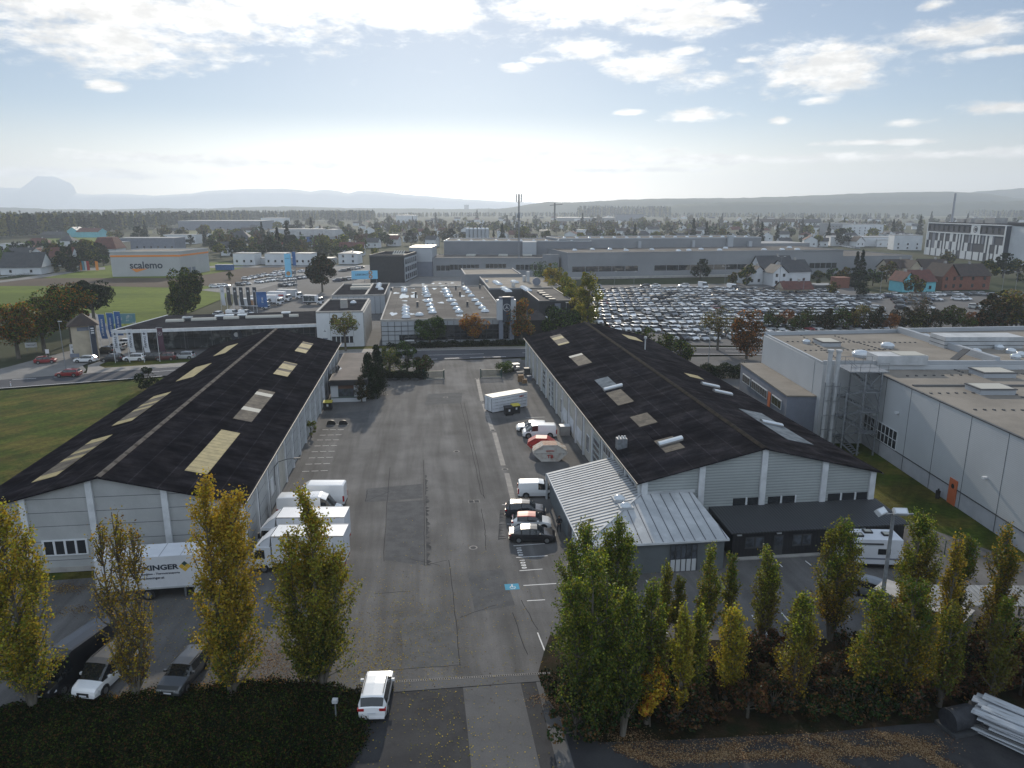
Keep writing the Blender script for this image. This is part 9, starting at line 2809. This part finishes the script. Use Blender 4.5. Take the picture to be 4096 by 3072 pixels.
  tag(obj_from(leaf_mesh(name, P, size, C, [LEAF_FAR], seed=2), name), lab, 'forest', None, 'stuff')
 wood('forest', 'dark mixed forest stretching along the left horizon', [(-250, 972), (0, 957), (250, 944), (500, 927), (750, 905), (1000, 891), (1300, 886), (1500, 884)], 900, 2300, 23, ['dgreen', 'black', 'dgreen', 'olive'])
 wood('forest', 'rounded wooded rise right of the phone mast on the horizon', [(2310, 872), (2450, 869), (2600, 868), (2680, 872)], 260, 420, 34, ['dgreen', 'olive', 'black'], size=4.5)
 wood('forest', 'hazy tree belt between fields on the right horizon', [(3180, 845), (3300, 842), (3420, 842)], 150, 120, 24, ['dgreen', 'black'], size=5)
 wood('forest', 'second hazy tree belt right of the first on the horizon', [(3440, 843), (3580, 842)], 120, 110, 30, ['dgreen', 'black'], size=5)
 wood('forest', 'tree masses behind the striped office building', [(3640, 852), (3800, 862), (4000, 872), (4250, 880)], 500, 420, 22, ['dgreen', 'black', 'olive'], size=4)
 wood('forest', 'tree belt closing the town below the horizon haze', [(1500, 872), (1800, 868), (2100, 868), (2320, 868), (2700, 872), (3000, 872), (3300, 876), (3700, 880)], 160, 700, 15, ['dgreen', 'olive', 'black'], size=3.6, per=30)
 wood('tree_canopy', 'loose tree canopy between the houses of the middle town', [(1500, 925), (1900, 930), (2500, 925), (3100, 925), (3600, 915)], 330, 520, 10.5, ['dgreen', 'black', 'olive', 'brown'], per=36, size=2.4)
 wood('tree_canopy', 'garden trees between the houses of the left town', [(880, 1000), (1100, 1005), (1300, 1005), (1480, 995)], 260, 170, 10, ['dgreen', 'green', 'brown'], per=40, size=2.0)
 wood('tree_canopy', 'garden trees around the farmhouses at the left edge', [(0, 1085), (120, 1040), (330, 1055), (430, 1030)], 160, 60, 9, ['dgreen', 'green', 'black'], per=60, size=1.6)
 # transmission pylons
 pm = MB()
 for s in (-1, 1):
  for q in (-1, 1): pm.bar((s * 4, q * 4, 0), (s * .6, q * .6, 44), .55)
 for k in range(7):
  z0, z1 = 44 * (k / 7) ** .9, 44 * ((k + 1) / 7) ** .9
  w0, w1 = 4 - 3.4 * z0 / 44, 4 - 3.4 * z1 / 44
  pm.bar((-w0, -w0, z0), (w1, -w1, z1), .4).bar((w0, -w0, z0), (-w1, -w1, z1), .4)
 for z, w in ((30, 9), (37, 7), (43, 5)): pm.bar((-w, 0, z), (w, 0, z), .6)
 me = pm.mesh('pylon_mesh', M['darkgrey'])
 for k, (px, s) in enumerate(((1305, .7), (1520, .7), (1735, .9), (1955, .9), (2352, 1), (2570, 1), (2700, .85), (2885, 1.1), (3005, 1.2), (3147, 1.25), (3346, 1.3), (3620, 1.4), (3930, 1.2))):
  X, Y = at(px, 853)
  f = 1.0
  o = obj_from(me, 'transmission_pylon')
  o.location, o.rotation_euler = (X, Y, 0), (0, 0, R(20))
  o.scale = (s * .8,) * 3
  tag(o, 'steel transmission pylon on the horizon, number %d from the left' % (k + 1), 'pylon', 'transmission pylons')
 X, Y = at(2218, 905)
 t = thing('tower_crane', 'distant tower crane right of the phone mast', 'crane', (X, Y, 0), R(30))
 MB().box(-1, 1, -1, 1, 0, 40).build('mast', M['darkgrey'], t)
 MB().bar((-10, 0, 36), (16, 0, 38), 1.2).build('jib', M['darkgrey'], t)
 # hills and mountains: solid ridges
 def ridge(name, outline, dist, thick, m):
  mb = MB()
  pts = []
  for px, py in outline:
   a = math.atan2(px - 2048, FPX * math.cos(PITCH) + 1e-6)
   x = math.tan(a) * dist * 1.0
   # height so that the crest reaches the measured elevation at this distance
   e = math.atan2(830.5 - py, FPX)
   pts.append((x, dist, CAMH + math.hypot(x * .0, dist) * (830.5 - py) / FPX * .97))
  N = len(pts)
  fr, cr, bk = [], [], []
  F = []
  for x, y, z in pts:
   k = len(mb.v)
   mb.v += [(x, y - thick, -2), (x, y - thick * .45, z * .72), (x, y, z), (x * 1.1, y + thick, -2)]
  for i in range(N - 1):
   a, b = i * 4, (i + 1) * 4
   for j in range(3): mb.f.append((a + j, b + j, b + j + 1, a + j + 1))
  mb.mi = [0] * len(mb.f)
  struct(name, mb, m, 60)
 hm = mat('wooded_hill', (.035, .05, .035), (.06, .07, .045), rough=1, scale=.004, detail=6, world_co=True, spec=.05)
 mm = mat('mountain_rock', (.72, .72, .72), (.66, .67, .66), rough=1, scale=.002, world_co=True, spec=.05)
 def rough(pts, amp, step=22, seed=1):
  q = random.Random(seed)
  out = []
  for (x0, y0), (x1, y1) in zip(pts, pts[1:]):
   n = max(1, int(abs(x1 - x0) / step))
   for k in range(n):
    t = k / n
    out.append((x0 + (x1 - x0) * t, y0 + (y1 - y0) * t + q.uniform(-amp, amp)))
  return out + [pts[-1]]
 ridge('hills', rough([(-900, 824), (-200, 826), (60, 828), (170, 830), (300, 836), (520, 838), (700, 833), (900, 834), (1050, 828), (1230, 825), (1400, 832), (1650, 834), (1850, 836), (2100, 834)], 1.2), 4300, 300, hm)
 ridge('hills', rough([(1960, 836), (2040, 831), (2120, 816), (2180, 809), (2300, 810), (2400, 803), (2550, 797), (2700, 795), (2900, 793), (3080, 787), (3250, 780), (3450, 772), (3600, 769), (3750, 770), (3850, 778), (3960, 795), (4200, 800), (4500, 806)], 1.3), 3700, 260, hm)
 ridge('hills', rough([(2560, 832), (2700, 816), (2900, 808), (3100, 810), (3300, 812), (3600, 812), (3900, 806), (4096, 800), (4600, 806)], 2.0, 14), 3000, 200, hm)
 ridge('hills', rough([(3500, 800), (3700, 778), (3800, 768), (3950, 756), (4096, 757), (4500, 750), (5000, 760)], 1.2), 4600, 300, hm)
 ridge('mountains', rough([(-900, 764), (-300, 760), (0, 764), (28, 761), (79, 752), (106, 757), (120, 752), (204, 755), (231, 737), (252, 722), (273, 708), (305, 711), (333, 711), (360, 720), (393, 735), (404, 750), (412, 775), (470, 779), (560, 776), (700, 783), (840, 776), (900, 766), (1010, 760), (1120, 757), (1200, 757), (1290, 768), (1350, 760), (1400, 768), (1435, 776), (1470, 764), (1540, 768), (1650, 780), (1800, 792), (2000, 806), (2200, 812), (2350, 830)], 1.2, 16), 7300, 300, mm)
town()
# the air: one closed box of even, pale haze
hz = MB().box(-9000, 9000, -260, 7900, -1.5, 352).build('haze', None or bpy.data.materials.new('haze_air'))
tag(hz, kind='stuff')
hmat = hz.data.materials[0]
hmat.use_nodes = True
hw = NT(hmat.node_tree)
hmat.node_tree.nodes.clear()
pv = hw.n('ShaderNodeVolumePrincipled')
pv.inputs['Color'].default_value = (0.78, 0.87, 1.0, 1)
pv.inputs['Density'].default_value = HAZE
pv.inputs['Anisotropy'].default_value = 0.35
ho = hw.n('ShaderNodeOutputMaterial')
hw.l(pv.outputs[0], ho.inputs['Volume'])
